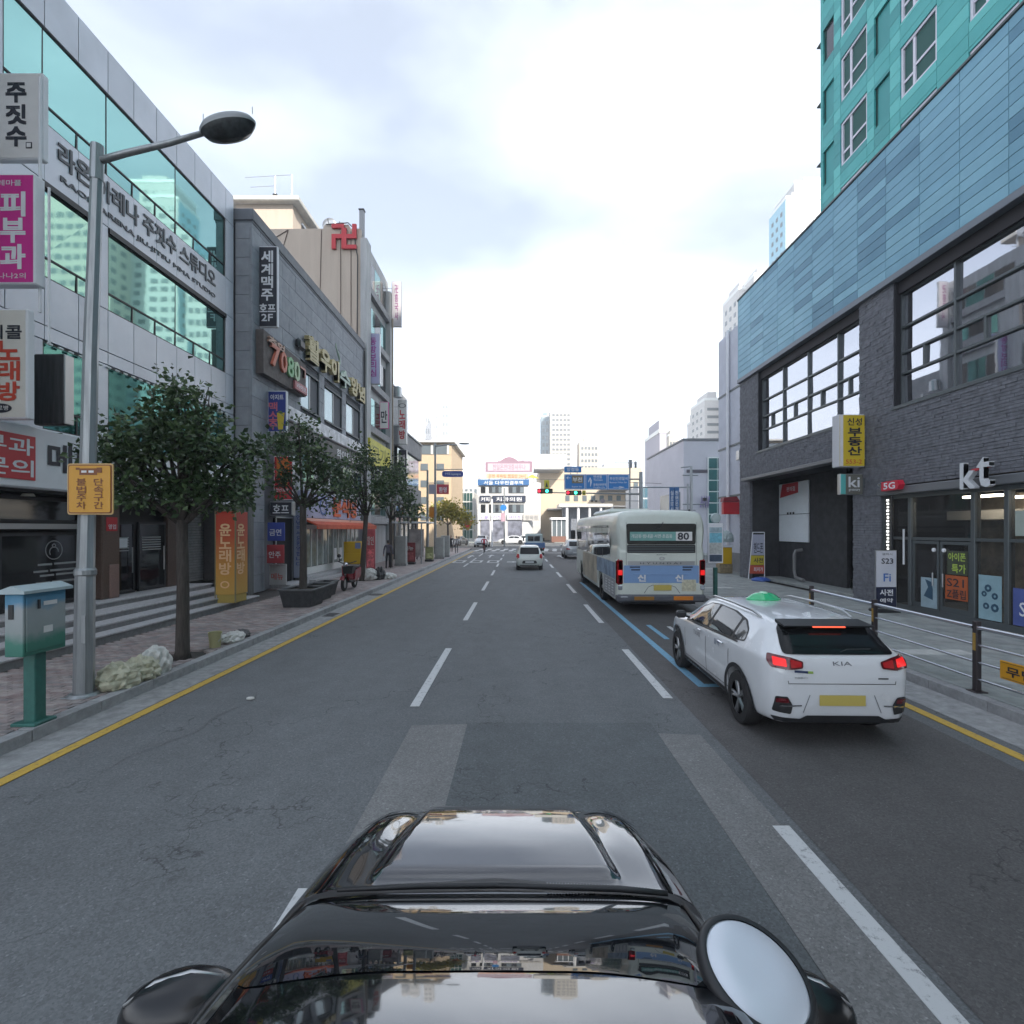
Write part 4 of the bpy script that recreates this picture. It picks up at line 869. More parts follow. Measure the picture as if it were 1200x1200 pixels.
for k in range(30):
    z = 3.38-k*.102; mb.cbox(XP-.02, XP+.0, 15.07, 15.17-(k % 3)*.012, z-.06, z, .008)
    if k % 2: mb.box(XP-.021, XP-.0201, 15.05, 15.09, z-.05, z-.03)
ob('led_letters', mb, mat('led_white', (1,1,.95), .4, emit=.9), ls)
tag(ob('window_tube', MB().bar((XP+.0, 14.5, 1.5), (XP+.0, 14.5, 2.5), .025), M_kt, None), 'thin white vertical bar handle by the shop door', 'handle')
# blade signs
t = thing('hanging_sign', 'yellow estate agent box sign with dark stacked syllables on the brick front', 'sign', (10.45, 16.1, 4.45))
ob('case', MB().cbox(10.04, 10.86, 16.07, 16.42, 4.45, 6.1, .02), mat('case_grey', (.52,.53,.56), .45), t); ob('face', MB().box(10.07, 10.84, 16.055, 16.071, 4.48, 6.07), mat('face_yellow', (.62,.46,.03), .45), t)
ob('left_strip', MB().box(10.07, 10.17, 16.05, 16.054, 4.48, 6.07), M_signw, t); text('신성', M_ink, (10.3, 16.045, 5.75), XR, YU, w=.45, h=.23, bold=.03, parent=t); vtext('부동산', M_ink, (10.32, 16.045, 4.82), XR, YU, .42, .85, t, .15, bold=.06); text('553-2', M_redl, (10.25, 16.045, 4.55), XR, YU, w=.5, h=.13, parent=t)
ob('bracket', MB().box(10.88, 10.92, 16.1, 16.16, 4.7, 5.75).box(11.05, 11.09, 16.1, 16.16, 4.7, 5.75).box(10.92, 11.05, 16.1, 16.16, 5.71, 5.75).box(10.92, 11.05, 16.1, 16.16, 5.2, 5.24).box(10.92, 11.05, 16.1, 16.16, 4.7, 4.74), M_sil, t)
t = thing('hanging_sign', 'small grey and teal sign with two white letters under the yellow one', 'sign', (10.5, 16.1, 3.55)); ob('case', MB().cbox(10.1, 10.82, 16.1, 16.25, 3.58, 4.24, .015), M_sil, t)
ob('face', MB().box(10.27, 10.8, 16.085, 16.101, 3.6, 4.22), mat('face_olive', (.12,.12,.10), .5), t); ob('face', MB().box(10.12, 10.269, 16.085, 16.101, 3.6, 4.22), mat('face_teal', (.10,.42,.40), .5), t)
text('ki', M_kt, (10.36, 16.08, 3.82), XR, YU, w=.34, h=.32, bold=.06, parent=t); text('greenary', M_kt, (10.36, 16.08, 3.68), XR, YU, w=.36, h=.08, parent=t); ob('bracket', MB().box(10.82, 11.0, 16.12, 16.2, 3.8, 4.1), M_mull, t)
sp_ = thing('spotlight', 'small silver spotlight on the brick wall beside the red sign', 'lamp', (XP, 15.3, 3.8)); ob('lamp_head', MB().bar((XP-.15, 15.3, 3.84), (XP-.05, 15.3, 3.72), .04, .03), M_sil, sp_); ob('arm', MB().bar((XP-.08, 15.3, 3.78), (XP+.02, 15.3, 3.78), .012), M_sil, sp_)
# standing banner
t = thing('standing_banner', 'white and navy standing banner at the brick pillar beside the shop window', 'banner', (10.4, 14.5, .15))
ob('base', MB().cbox(10.05, 10.75, 14.35, 14.75, .15, .24, .03), M_black, t); ob('frame', MB().box(10.1, 10.7, 14.5, 14.53, .24, 1.9), M_sil, t)
ob('sheet', MB().box(10.12, 10.68, 14.488, 14.499, .86, 1.88), mat('sheet_white', (.58,.60,.66), .5), t); ob('sheet', MB().box(10.12, 10.68, 14.488, 14.499, .27, .855), mat('sheet_navy', (.015,.02,.05), .5), t)
text('S23', M_ink, (10.26, 14.483, 1.52), XR, YU, w=.33, h=.15, bold=.04, parent=t); text('Fi', mat('blue_ink', (.05,.15,.45), .5), (10.32, 14.483, 1.02), XR, YU, w=.2, h=.22, bold=.06, parent=t)
text('사전', M_wht, (10.22, 14.483, .62), XR, YU, w=.36, h=.17, bold=.05, parent=t); text('예약', M_wht, (10.22, 14.483, .42), XR, YU, w=.36, h=.12, bold=.04, parent=t); text('갤럭시', M_greytext, (10.28, 14.483, 1.76), XR, YU, w=.28, h=.06, parent=t)
# A-frame banner in the passage mouth
t = thing('flag_banner', 'slanted blue, yellow and red promotional banner standing at the passage entrance', 'banner', (11.3, 24.3, .15))
y = 23.6
for z0, z1, c, s_, m_ in ((1.3, 2.25, (.40,.42,.52), '핸드폰', M_ink), (.85, 1.28, (.55,.45,.04), '사전', M_ink), (.45, .83, (.55,.10,.06), '최저가', M_wht)):
    ob('sheet', MB().prism([(10.62+(z0-.4)*.09, z0), (11.3, z0), (11.3, z1), (10.62+(z1-.4)*.09, z1)], 'y', y-.02, y), mat('bn%d' % int(z0*10), c, .5), t); text(s_, m_, (10.82, y-.024, z0+.1), XR, YU, w=.42, h=(z1-z0)*.5, bold=.03, parent=t)
ob('frame', MB().bar((10.58, y, .2), (10.78, y, 2.35), .02).bar((11.33, y, .2), (11.32, y, 2.35), .02).bar((10.78, y, 2.35), (11.32, y, 2.35), .02), M_wht, t); ob('water_base', MB().lathe([(0, 0), (.4, 0), (.42, .08), (.2, .16), (0, .17)], (11.0, y-.35, .15), n=16), mat('base_blue', (.05,.12,.42), .4), t, smooth=True)
del y
# ---------------- teal tower
XT = 14.85; TA, TB = -18.0, 25.2; HT = 36.0
M_t1 = mat('teal_panel', lin((72,166,164)), .5, .05, rnd=.05, var=.05, vscale=1); M_t2 = mat('teal_panel_dark', lin((60,148,148)), .5, .05, rnd=.05); M_t3 = mat('teal_panel_light', lin((92,184,180)), .5, .05, rnd=.05)
tw = thing('teal_tower', 'tall building clad in teal panels with white framed windows, rising behind the blue panelled podium', 'building', (25, 4, 13.5))
ob('wall', MB().box(XT+.12, 42, TA, TB-.1, 13.61, HT), mat('teal_joint', (.03,.10,.09), .8), tw)
ob('end_wall', MB().box(XT+.0, 42, TB-.09, TB, 13.62, HT), M_t1, tw)
# bays repeat every 7.0 m: narrow recessed slot, pier, big white window ...
P = []; fl0 = 13.62; FH = 2.97
wcells = []
rr = random.Random(8)
ybands = [(25.0, 24.15, 'slot'), (23.65, 21.85, 'win'), (21.4, 20.5, 'slot2'), (19.95, 18.2, 'win'), (16.9, 15.2, 'win'), (14.6, 13.7, 'slot'), (13.0, 11.0, 'win'), (9.0, 7.9, 'win'), (4.2, 2, 'win'), (0, -2, 'win'), (-5, -7, 'win'), (-10, -12, 'win')]
for f_ in range(7):
    z0 = 16.22+(f_-1)*FH
    for (b, a, k) in ybands: wcells.append((a, b, z0, z0+2.0 if k == 'win' else z0+1.66, k))
edges = sorted(set([TB-.1, TA]+[v for (b, a, k) in ybands for v in (a, b)]))
nrow = int((HT-13.62)/.525)
for j in range(nrow):
    za, zb2 = 13.63+j*.525, 13.63+(j+1)*.525
    for p, q in zip(edges[:-1], edges[1:]):
        n_ = max(1, round((q-p)/1.25)); 
        for i in range(n_):
            a, b = p+(q-p)*i/n_, p+(q-p)*(i+1)/n_
            inside = [w_ for w_ in wcells if w_[0]-.01 <= a and b <= w_[1]+.01 and w_[2] < zb2-.02 and w_[3] > za+.02]
            segs = [(za, zb2)]
            for w_ in inside: segs = [s_ for u, v in segs for s_ in ((u, min(v, w_[2])), (max(u, w_[3]), v)) if s_[1]-s_[0] > .05]
            for u, v in segs: P.append((XT, XT+.08, a+.008, b-.008, u+.008, v-.008))
def tealm(i, b):
    k = random.Random(int(b[2]*97)+int(b[4]*1013)).random(); return M_t2 if k < .2 else M_t3 if k > .75 else M_t1
pieces('cladding_panel', P, tealm, tw)
M_cur = mat('curtain_pane', (.46,.45,.53), .08, .12, var=.08, bump=.03, bscale=1); M_curd = mat('dark_window_pane', (.05,.05,.06), .05, spec=.8)
M_wfr = mat('window_white', (.66,.64,.72), .4)
for (a, b, z0, z1, k) in wcells:
    if b < 8: 
        continue
    if k == 'win':
        x = XT+.10
        w_ = ob('window', MB().box(x-.05, x+.07, a, b, z0, z0+.11).box(x-.05, x+.07, a, b, z1-.11, z1).box(x-.05, x+.07, a, a+.11, z0+.11, z1-.11).box(x-.05, x+.07, b-.11, b, z0+.11, z1-.11), M_wfr, tw)
        m_ = b-(b-a)*.36; zm = z0+.8
        ob('mullion', MB().box(x-.03, x+.06, m_-.06, m_+.06, z0+.11, z1-.11), M_wfr, w_); ob('transom', MB().box(x-.02, x+.058, a+.11, m_-.06, zm-.05, zm+.05).box(x-.02, x+.058, m_+.06, b-.11, zm-.25, zm-.15), M_wfr, w_)
        ob('pane', MB().box(x+.04, x+.05, m_+.04, b-.08, z0+.08, z1-.08), M_cur, w_)
        ob('pane', MB().box(x+.03, x+.04, a+.08, m_-.04, z0+.08, zm-.035), M_cur, w_); ob('pane', MB().box(x+.045, x+.055, a+.08, m_-.04, zm+.035, z1-.08), M_curd if rr.random() < .45 else M_cur, w_)
    else:
        ob('louvre_slot', MB().box(XT+.105, XT+.119, a+.1, b-.1, z0, z1), M_t2 if rr.random() < .7 else M_curd, tw)
for f_ in range(8):
    z = 14.6+f_*2.95
    ob('sun_fin', MB().cbox(XT-.02, XT+.4, TB+.0, TB+.32, z, z+.05, .01), M_mull, tw)
ob('ledge_pipe', MB().bar((XT-.15, TB-.3, 13.9), (XT-.15, TA, 13.9), .0).v and MB().cbox(XT-.02, XT+.1, TA, TB, 13.60, 13.625, .002), M_mull, tw)

# ---------------- neighbours beyond the forecourt
nb = thing('white_side_building', 'narrow pale building seen edge on just beyond the dark brick corner', 'building', (14, 29, 0))
M_lil = mat('lilac_grey_wall', (.52,.54,.61), .7, var=.08, vscale=1.5)
ob('wall', MB().box(11.9, 30, 26.4, 30.5, .16, 13.6), M_lil, nb)
for z in (4.3, 7.1, 10.2): ob('joint', MB().box(11.86, 11.9, 26.38, 30.5, z, z+.1), M_mull, nb)
ob('drain_pipe', MB().bar((11.8, 28.9, .2), (11.8, 28.9, 13.7), .09), M_wht, nb); ob('drain_pipe', MB().bar((11.8, 26.6, .2), (11.8, 26.6, 13.7), .05), M_sil, nb)
ob('vent', MB().cbox(11.7, 11.9, 27.2, 27.6, 6.2, 6.7), M_sil, nb); ob('base', MB().box(11.88, 11.9, 26.4, 30.5, .16, 1.2), M_g4, nb)
s1 = tag(ob('shop_sign', MB().cbox(11.0, 11.85, 27.5, 27.8, 3.3, 3.95), M_red, None), 'small red sign box at the pale building by the brick corner', 'sign'); ob('sign_top', MB().prism([(10.95, 3.97), (11.87, 3.97), (11.7, 4.25), (11.0, 4.2)], 'y', 27.45, 27.85), mat('maroon', (.25,.03,.04), .5), s1)
# ================================================================= BEYOND THE JUNCTION AND THE SKYLINE
random.seed(31)
M_lav = mat('lavender_wall', (.56,.55,.60), .75, var=.06, vscale=.5); M_crm = mat('cream_wall', (.55,.48,.38), .8, var=.08, vscale=.4); M_pale = mat('pale_wall', (.58,.57,.54), .8, var=.06, vscale=.4)
M_wg = mat('window_grey', (.16,.19,.21), .15, .2); M_gn = mat('green_curtain_glass', lin((70,120,118)), .06, .7)
def wall_windows(parent, face, u0, u1, z0, z1, pos, nu, nz, fu=.55, fz=.5, m=None, depth=.08, name='window', frame=True):
    """a grid of windows on a wall; face 'y-' looks at the viewer, 'x-' / 'x+' look across the street"""
    m = m or M_wg; du, dz = (u1-u0)/nu, (z1-z0)/nz; tmpl = {}
    for i in range(nu):
        for j in range(nz):
            a = u0+(i+.5-fu/2)*du; b = a+fu*du; c = z0+(j+.5-fz/2)*dz; d = c+fz*dz
            if 'me' not in tmpl:
                w_, h_ = b-a, d-c; q = MB()
                if face == 'y-': q.box(0, w_, -depth, .01, 0, h_)
                else: q.box(-depth if face == 'x-' else -.01, .01 if face == 'x-' else depth, 0, w_, 0, h_)
                tmpl['me'] = q.mesh(name); tmpl['me'].materials.append(m)
            o = bpy.data.objects.new(name, tmpl['me']); C.objects.link(o); o.parent = parent; o.matrix_parent_inverse = parent_inv(parent)
            o.location = (a, pos, c) if face == 'y-' else (pos, a, c)
# white building with green glazed stair, right of the junction mouth
wc = thing('white_civic_building', 'pale lavender office building with green glass stair bay, right of the junction', 'building', (22, 52, 0))
Yc = 50.0; xa, xb = FP(801, 0, Yc)[0], 26
H_ = FP(0, 516, Yc)[1]
ob('wall', MB().prism([(xa, Yc), (xb, Yc), (xb, Yc+14), (xa, Yc+14), (xa, Yc+.0)][:4], 'z', .15, H_), M_lav, wc)
ob('recess_shade_band', MB().box(xa+.3, xb, Yc-.06, Yc+.01, 8.0, 8.3), mat('band_shadow_grey', (.12,.11,.13), .8), wc); ob('coping', MB().cbox(xa-.1, xb, Yc-.12, Yc+14, H_, H_+.18), M_g4, wc)  # dark strip standing proud, coloured as the shade of a recess
x0_, x1_ = FP(829, 0, Yc)[0], FP(853, 0, Yc)[0]
gl_ = ob('glass_bay', MB().box(x0_, x1_+3, Yc-.12, Yc+.01, 2.8, 9.5), M_wf, wc)
for i in range(4):
    for j in range(6):
        a = x0_+.1+i*.85; z = 2.9+j*1.1; ob('pane', MB().box(a, a+.78, Yc-.16, Yc-.121, z, z+1.0), M_gn, gl_)
ob('side_opening', MB().box(xa-.08, xa+.02, Yc+1.0, Yc+8, .2, 6.2), M_wg, wc)
ob('side_frame', MB().box(xa-.1, xa-.081, Yc+4, Yc+4.3, .2, 6.2), M_lav, wc)
sc = ob('wall_lettering', MB().tube([(xa+1.6+.12*k, Yc-.2, 4.6+(1.1 if k % 2 else 0)) for k in range(8)], .06, 6), mat('purple_letter', (.22,.16,.40), .5), wc)
# pale tower pieces right of centre
def slab(name, lab, px0, px1, pyt, Y, m, nu=4, nz=12, side=None, sm=None, depth=14, fu=.6, fz=.45, wm=None, grp=None, z0=8, cat='building', pxs=None):
    x0, x1 = FP(px0, 0, Y)[0], FP(px1, 0, Y)[0]; H = FP(0, pyt, Y)[1]
    t = thing(name, lab, cat, ((x0+x1)/2, Y+depth/2, 0), grp)
    ob('wall', MB().box(x0, x1, Y, Y+depth, 0, H), m, t)
    if nu: wall_windows(t, 'y-', x0+(x1-x0)*.06, x1-(x1-x0)*.06, z0, H-2, Y, nu, nz, fu, fz, wm, .15)
    if side == 'l': ob('side_wall', MB().box(x0-.1, x0-.001, Y+.1, Y+depth-.1, 0, H-.2), sm or m, t); wall_windows(t, 'x-', Y+1, Y+depth-1, z0, H-2, x0-.1, 3, nz, .4, .4, wm, .1)
    ob('roof_block', MB().box(x0+(x1-x0)*.25, x0+(x1-x0)*.75, Y+2, Y+depth-2, H+.001, H+3), m, t)
    ob('parapet', MB().box(x0-.15, x1+.15, Y-.15, Y+.15, H-.4, H+.5).box(x0-.15, x0+.15, Y+.15, Y+depth, H-.4, H+.5), M_wf, t)
    return t
M_apt = mat('apartment_cream', (.58,.53,.46), .85, var=.04, vscale=.1); M_aptw = mat('apartment_white', (.62,.61,.60), .85); M_aptb = mat('flank_shade_blue', lin((150,195,212)), .6)  # M_aptb puts the blue sky-lit shade of a flank into its colour
G = 'apartment towers on the skyline'
slab('apartment_tower', 'tall pale apartment tower over the junction, the front beside the slim shaded flank', 645, 670, 480, 330, M_apt, 5, 22, fu=.7, grp=G)
slab('apartment_tower', 'slim slab painted blue grey as the shaded left side of the tallest centre tower', 634, 644, 488, 340, mat('flank_shade_slate', lin((130,150,160)), .7), 2, 14, fz=.5, grp=G)  # shaded side of the tower built as a slab, shade put into its colour
slab('apartment_tower', 'lower apartment tower just above the blue direction sign', 679, 702, 518, 330, M_apt, 5, 12, grp=G)
slab('apartment_tower', 'short pale tower right of the blue direction sign', 706, 716, 548, 360, M_aptw, 2, 6, grp=G)
slab('apartment_tower', 'faint far tower above the cream building, leftmost on the skyline', 498, 504, 484, 620, M_aptw, 2, 10, grp=G)
slab('apartment_tower', 'faint far tower above the cream building, second from the left', 506, 513, 482, 600, M_aptw, 3, 12, grp=G)
slab('apartment_tower', 'faintest far tower above the cream building, third from the left', 518, 526, 470, 640, M_aptw, 2, 14, grp=G)
slab('apartment_tower', 'white tower with ribbed balconies above the pale office building', 826, 848, 468, 170, M_aptw, 1, 14, fu=.85, fz=.35, grp=G, side='l')
slab('apartment_tower', 'slim white tower at the left of the ribbed balcony tower', 821, 825.5, 488, 175, M_aptw, 1, 8, grp=G)
slab('office_slab', 'narrow grey slab tower rising left of the pale office building', 773, 781, 505, 120, mat('slab_grey', (.40,.39,.45), .7), 0, grp=None, side=None)
slab('apartment_tower', 'tiny yellowish tower left of the grey slab', 784, 795, 510, 260, M_apt, 3, 8, grp=G)
slab('apartment_tower', 'white tower with its shaded flank painted blue, rising above the podium roof', 921, 966, 232, 150, M_aptw, 3, 26, side='l', sm=M_aptb, grp=G, depth=10, z0=20)
slab('apartment_tower', 'tallest white tower with a column of grey balconies between the podium and teal tower', 931, 990, 214, 158, M_aptw, 4, 28, side='l', sm=mat('flank_grey', (.5,.5,.5), .8), grp=G, depth=12, z0=20)
slab('apartment_tower', 'white tower with roof fins above the middle of the podium roof', 884, 912, 322, 150, M_aptw, 3, 20, side='l', grp=G, depth=10)
slab('apartment_tower', 'lower white tower at the far left end of the podium roof', 866, 882, 338, 155, M_aptw, 2, 20, side='l', grp=G, depth=12)
for k in range(3):                                     # the rest of the estate runs on behind the podium (mirrored in the glass opposite)
    x = 100+k*26; t = thing('apartment_tower', 'cream apartment tower of the estate hidden behind the podium, %s in its row' % ('first', 'middle', 'last')[k], 'building', (x+9, 150+k*6, 0), G)
    ob('wall', MB().box(x, x+19, 148+k*6, 162+k*6, 0, 98-k*6), M_apt, t); wall_windows(t, 'y-', x+1, x+18, 6, 94-k*6, 148+k*6, 6, 26, .7, .45); wall_windows(t, 'x-', 149+k*6, 161+k*6, 6, 94-k*6, x, 3, 26, .5, .45)
# cream corner building left
cb = thing('cream_building', 'cream five storey block with a dark glazed top floor beyond the grey karaoke house', 'building', (-16, 74, 0))
Yb = 70; x0 = -24; x1 = FP(529, 0, Yb)[0]; Hb = FP(0, 517, Yb)[1]
ob('wall', MB().box(x0, x1, Yb, Yb+14, .1, Hb), mat('cream_block_wall', (.52,.40,.27), .8, var=.06), cb)  # plain cream wall colour with slight noise variation
ob('top_glazing', MB().box(x0+.5, x1-.3, Yb-.06, Yb+.01, Hb-1.8, Hb-.5), M_wg, cb); 
for i in range(5): ob('top_pier', MB().box(x1-.6-i*2.2, x1-.3-i*2.2, Yb-.12, Yb-.061, Hb-1.8, Hb-.5), M_pale, cb)
ob('roof_slab', MB().cbox(x0, x1+.5, Yb-.6, Yb+14, Hb-.25, Hb, .03), M_pale, cb); wall_windows(cb, 'y-', x1-9.2, x1-.4, 3, Hb-2.4, Yb, 4, 4, .45, .4)
# glass block left of centre
gb = thing('glass_block', 'low curtain walled block in pale green glass behind the yellow tree', 'building', (-8, 108, 0)); Yg = 105
a, b = FP(532, 0, Yg)[0], FP(555, 0, Yg)[0]; ob('wall', MB().box(a, b, Yg, Yg+10, .1, FP(0, 576, Yg)[1]), M_pale, gb); wall_windows(gb, 'y-', a+.2, b-.2, .5, FP(0, 577, Yg)[1], Yg, 6, 5, .8, .85, M_gn)
b_ = thing('pale_block', 'faint pale block behind the glass one', 'building', (-16, 160, 0)); a, b = FP(533, 0, 160)[0], FP(560, 0, 160)[0]; ob('wall', MB().box(a, b, 160, 172, 0, FP(0, 556, 160)[1]), M_pale, b_); wall_windows(b_, 'y-', a, b, 4, 16, 160, 5, 3)
# corner block with blue sign
Yk = 93.5
def fx(p): return FP(p, 0, Yk)[0]
def fz(p): return FP(0, p, Yk)[1]
kb = thing('corner_shop_block', 'white three storey corner block with blue top sign, facing down the road at the junction', 'building', (fx(598), Yk+6, 0))
ob('wall', MB().prism([(fx(561), Yk), (fx(619), Yk), (fx(635), Yk+5), (fx(635), Yk+14), (fx(561), Yk+14)], 'z', .1, fz(563)), mat('shop_block_white', (.60,.60,.60), .8, var=.06), kb)
for (y0p, y1p) in ((570, 578), (591, 601)):
    for (p, q) in ((563.5, 569), (573, 588), (596, 614)):
        w_ = ob('window', MB().box(fx(p), fx(q), Yk-.08, Yk+.01, fz(y1p), fz(y0p)), M_mull, kb); n_ = 1 if q-p < 8 else 4
        for i in range(n_): ob('pane', MB().box(fx(p)+(fx(q)-fx(p))*(i+.06)/n_, fx(p)+(fx(q)-fx(p))*(i+.94)/n_, Yk-.1, Yk-.081, fz(y1p)+.1, fz(y0p)-.1), M_wg if i % 2 else M_dglass, w_)
M_nav = mat('navy_board', (.02,.03,.06), .5); M_bl2 = mat('royal_blue', (.03,.12,.30), .5)
def board(lab, p, q, t_, b__, m, s_=None, sm=None, nm='sign_board', dy=.15):
    o = tag(ob(nm, MB().cbox(fx(p), fx(q), Yk-dy-.25, Yk-dy, fz(b__), fz(t_), .03), m, None), lab, 'sign')
    if s_: text(s_, sm or M_wht, (fx(p+(q-p)*.12), Yk-dy-.26, fz(b__)+.15), XR, YU, w=(fx(q)-fx(p))*.76, h=(fz(t_)-fz(b__))*.62, bold=.03, parent=o)
    return o
board('long blue sign across the top of the corner shop block', 560, 620, 562, 569, M_bl2, '서울 다우전결투역')
board('small black sign at the left of the first floor band', 562.5, 575, 581, 588.5, M_nav, '커피')
board('wide black sign with big white letters in the middle of the corner block', 577, 616, 581, 588.5, M_nav, '치과의원')
board('white shop sign above the ground floor, left half of the corner block', 560, 574, 602.5, 609, M_wht, '노을', MATS['purple_letter']); board('white shop sign above the ground floor, middle of the corner block', 576, 590, 602.5, 609, M_wht, '시장', MATS['purple_letter']); board('white shop sign above the ground floor, right half of the corner block', 594, 612, 602.5, 609, M_wht, '태태점', MATS['purple_letter'])
board('pale sign on the chamfered end of the corner block', 613, 632, 602.5, 610, mat('pale_board', (.5,.48,.46), .6), '정육점', M_g4)
for p, q in ((563, 574), (577, 592), (595, 612)): ob('shop_front', MB().box(fx(p), fx(q), Yk-.05, Yk+.01, .2, fz(610)), mat('shopfront_mix', (.18,.19,.24), .3, var=.7, vscale=.9), kb)
rb = thing('roof_billboard', 'rooftop billboard in mauve with an arched crest, above the corner shop block', 'billboard', (fx(595), Yk+2, fz(562)))
M_mv = mat('mauve_board', (.30,.19,.24), .6); M_mvl = mat('mauve_light', (.52,.44,.50), .6)
arc = [(fx(583)+(fx(610)-fx(583))*i/12, fz(541)+(fz(534)-fz(541))*sin(pi*i/12)) for i in range(13)]
ob('frame', MB().prism([(fx(568), fz(552)), (fx(624), fz(552)), (fx(624), fz(539)), (fx(614), fz(539)), (fx(614), fz(537.5))]+arc[::-1][1:-1]+[(fx(583), fz(538)), (fx(583), fz(540)), (fx(568), fz(540))], 'y', Yk+1.5, Yk+1.8), M_mv, rb)
ob('face', MB().box(fx(571), fx(621), Yk+1.46, Yk+1.499, fz(550.5), fz(542)), M_mvl, rb); text('천일온천대중사우나', M_mv, (fx(577), Yk+1.45, fz(549.5)), XR, YU, w=fx(616)-fx(577), h=fz(543)-fz(549.5), bold=.03, parent=rb)
ob('lower_band', MB().box(fx(569), fx(619), Yk+1.4, Yk+1.6, fz(560), fz(554)), mat('peach_board', (.62,.42,.30), .6), rb); text('온천 목욕탕 찜질방 24시', MATS['orange_letter'], (fx(572), Yk+1.39, fz(559.2)), XR, YU, w=fx(616)-fx(572), h=fz(555)-fz(559.2), parent=rb)
ob('support', MB().box(fx(572), fx(573), Yk+1.6, Yk+1.9, fz(563), fz(553)).box(fx(616), fx(617), Yk+1.6, Yk+1.9, fz(563), fz(553)), M_mull, rb)
st_ = thing('billboard_patch', 'yellow triangular sign sticking out at the right of the roof billboard', 'sign', (fx(624), Yk, 10)); ob('plate', MB().prism([(fx(617), fz(559)), (fx(632), fz(560)), (fx(624), fz(555))], 'y', Yk+1, Yk+1.2), mat('patch_yellow', (.65,.55,.08), .5), st_); ob('rod', MB().bar((fx(625), Yk+1.1, fz(565)), (fx(625), Yk+1.1, fz(559)), .06), M_sil, st_)
# low cream hall behind the signals
hl = thing('market_hall', 'long low cream hall with flat canopies behind the traffic signals', 'building', (18, 120, 0)); Yh = 108
def hx(p): return FP(p, 0, Yh)[0]
def hz(p): return FP(0, p, Yh)[1]
ob('wall', MB().box(hx(632), hx(752), Yh, Yh+18, .1, hz(548)), mat('hall_cream', (.56,.47,.36), .85, var=.05), hl); ob('upper', MB().box(hx(625), hx(660), Yh-6, Yh-.1, hz(553), hz(537)), M_pale, hl)
for p, q, t_ in ((625, 655, 553), (640, 690, 597), (686, 745, 594), (700, 752, 575)): ob('canopy', MB().cbox(hx(p), hx(q), Yh-6.1, Yh-.05, hz(t_+1.6), hz(t_), .05), M_g4, hl)
wall_windows(hl, 'y-', hx(660), hx(750), hz(592), hz(560), Yh, 9, 2, .5, .4)
pv = thing('pavilion', 'grey roofed pavilion with white columns at the far side of the junction', 'building', (hx(677), 98, 0))
ob('roof', MB().cbox(hx(655)-1, hx(705), 95, 101, 6.6, 7.2, .05), M_pale, pv)
for i in range(5): ob('column', MB().bar((hx(658)+i*2.1, 95.6, .1), (hx(658)+i*2.1, 95.6, 6.6), .25), M_wht, pv)
ob('wall', MB().box(hx(655), hx(700), 98, 100.9, .1, 6.6), mat('slate_wall', (.18,.20,.24), .6, var=.3), pv)
ck = thing('kiosk', 'brick based glazed kiosk at the far kerb between the signals', 'kiosk', (hx(648), 97, 0)); ob('base', MB().box(hx(641), hx(655), 92.5, 96, .1, 1.2), mat('brick_red', (.22,.11,.08), .8, var=.2, vscale=6), ck); ob('glass', MB().box(hx(641), hx(655), 92.6, 96, 1.2, 4.2), M_wg, ck); ob('roof', MB().cbox(hx(640), hx(656), 92.2, 96.2, 4.2, 4.6), M_wht, ck)
for i in range(4): ob('post', MB().box(hx(641)+i*.85, hx(641)+i*.85+.12, 92.5, 92.6, 1.2, 4.2), M_wht, ck)
# blue glazed block and blue vertical sign, right
gg = thing('glass_office', 'low office block with a pale blue glazed grid right of the gantry pole', 'building', (18, 84, 0)); Yq = 84
a, b = FP(748, 0, Yq)[0], FP(800, 0, Yq)[0]; ob('wall', MB().box(a, b, Yq, Yq+10, .1, FP(0, 570, Yq)[1]), mat('frame_pale', (.5,.52,.55), .6), gg); wall_windows(gg, 'y-', a+.2, b-.4, .3, FP(0, 571, Yq)[1], Yq, 9, 5, .86, .84, mat('blue_glass', lin((120,160,175)), .08, .6))
bs = thing('vertical_sign', 'tall blue sign with two columns of white characters', 'sign', (11.5, 40, 3)); Yv = 44
ax_, bx_ = FP(785, 0, Yv)[0], FP(796, 0, Yv)[0]
ob('panel', MB().cbox(ax_, ax_+.37, Yv, Yv+.2, 2.9, 6.1), M_bl2, bs); ob('panel', MB().cbox(ax_+.42, bx_, Yv, Yv+.2, 2.9, 6.1), M_bl2, bs)
vtext('실로암사우나', M_wht, (ax_+.06, Yv-.01, 3.1), XR, YU, .25, 2.7, bs, .2); vtext('천연온천호텔', M_wht, (ax_+.46, Yv-.01, 3.1), XR, YU, .25, 2.7, bs, .2); ob('post', MB().bar((ax_+.4, Yv+.3, .1), (ax_+.4, Yv+.3, 6.2), .06), M_sil, bs)
# unseen tall blocks added behind the viewer to keep this stretch in shade
for k, (x0, x1, y0, y1, h) in enumerate(((9, 30, -46, -30, 70), (30.5, 52, -46, -30, 68), (52.5, 78, -46, -30, 70))):
    t = thing('shade_block', 'unseen block added behind the viewpoint to shade the road, %s of the row' % ('nearest the road', 'middle one', 'farthest from the road')[k], 'building', ((x0+x1)/2, -38, 0), 'unseen shading blocks behind the viewpoint')
    ob('wall', MB().box(x0, x1, y0, y1, 0, h), M_apt, t); wall_windows(t, 'y-', x0, x1, 4, h-2, y0, 5, 12)
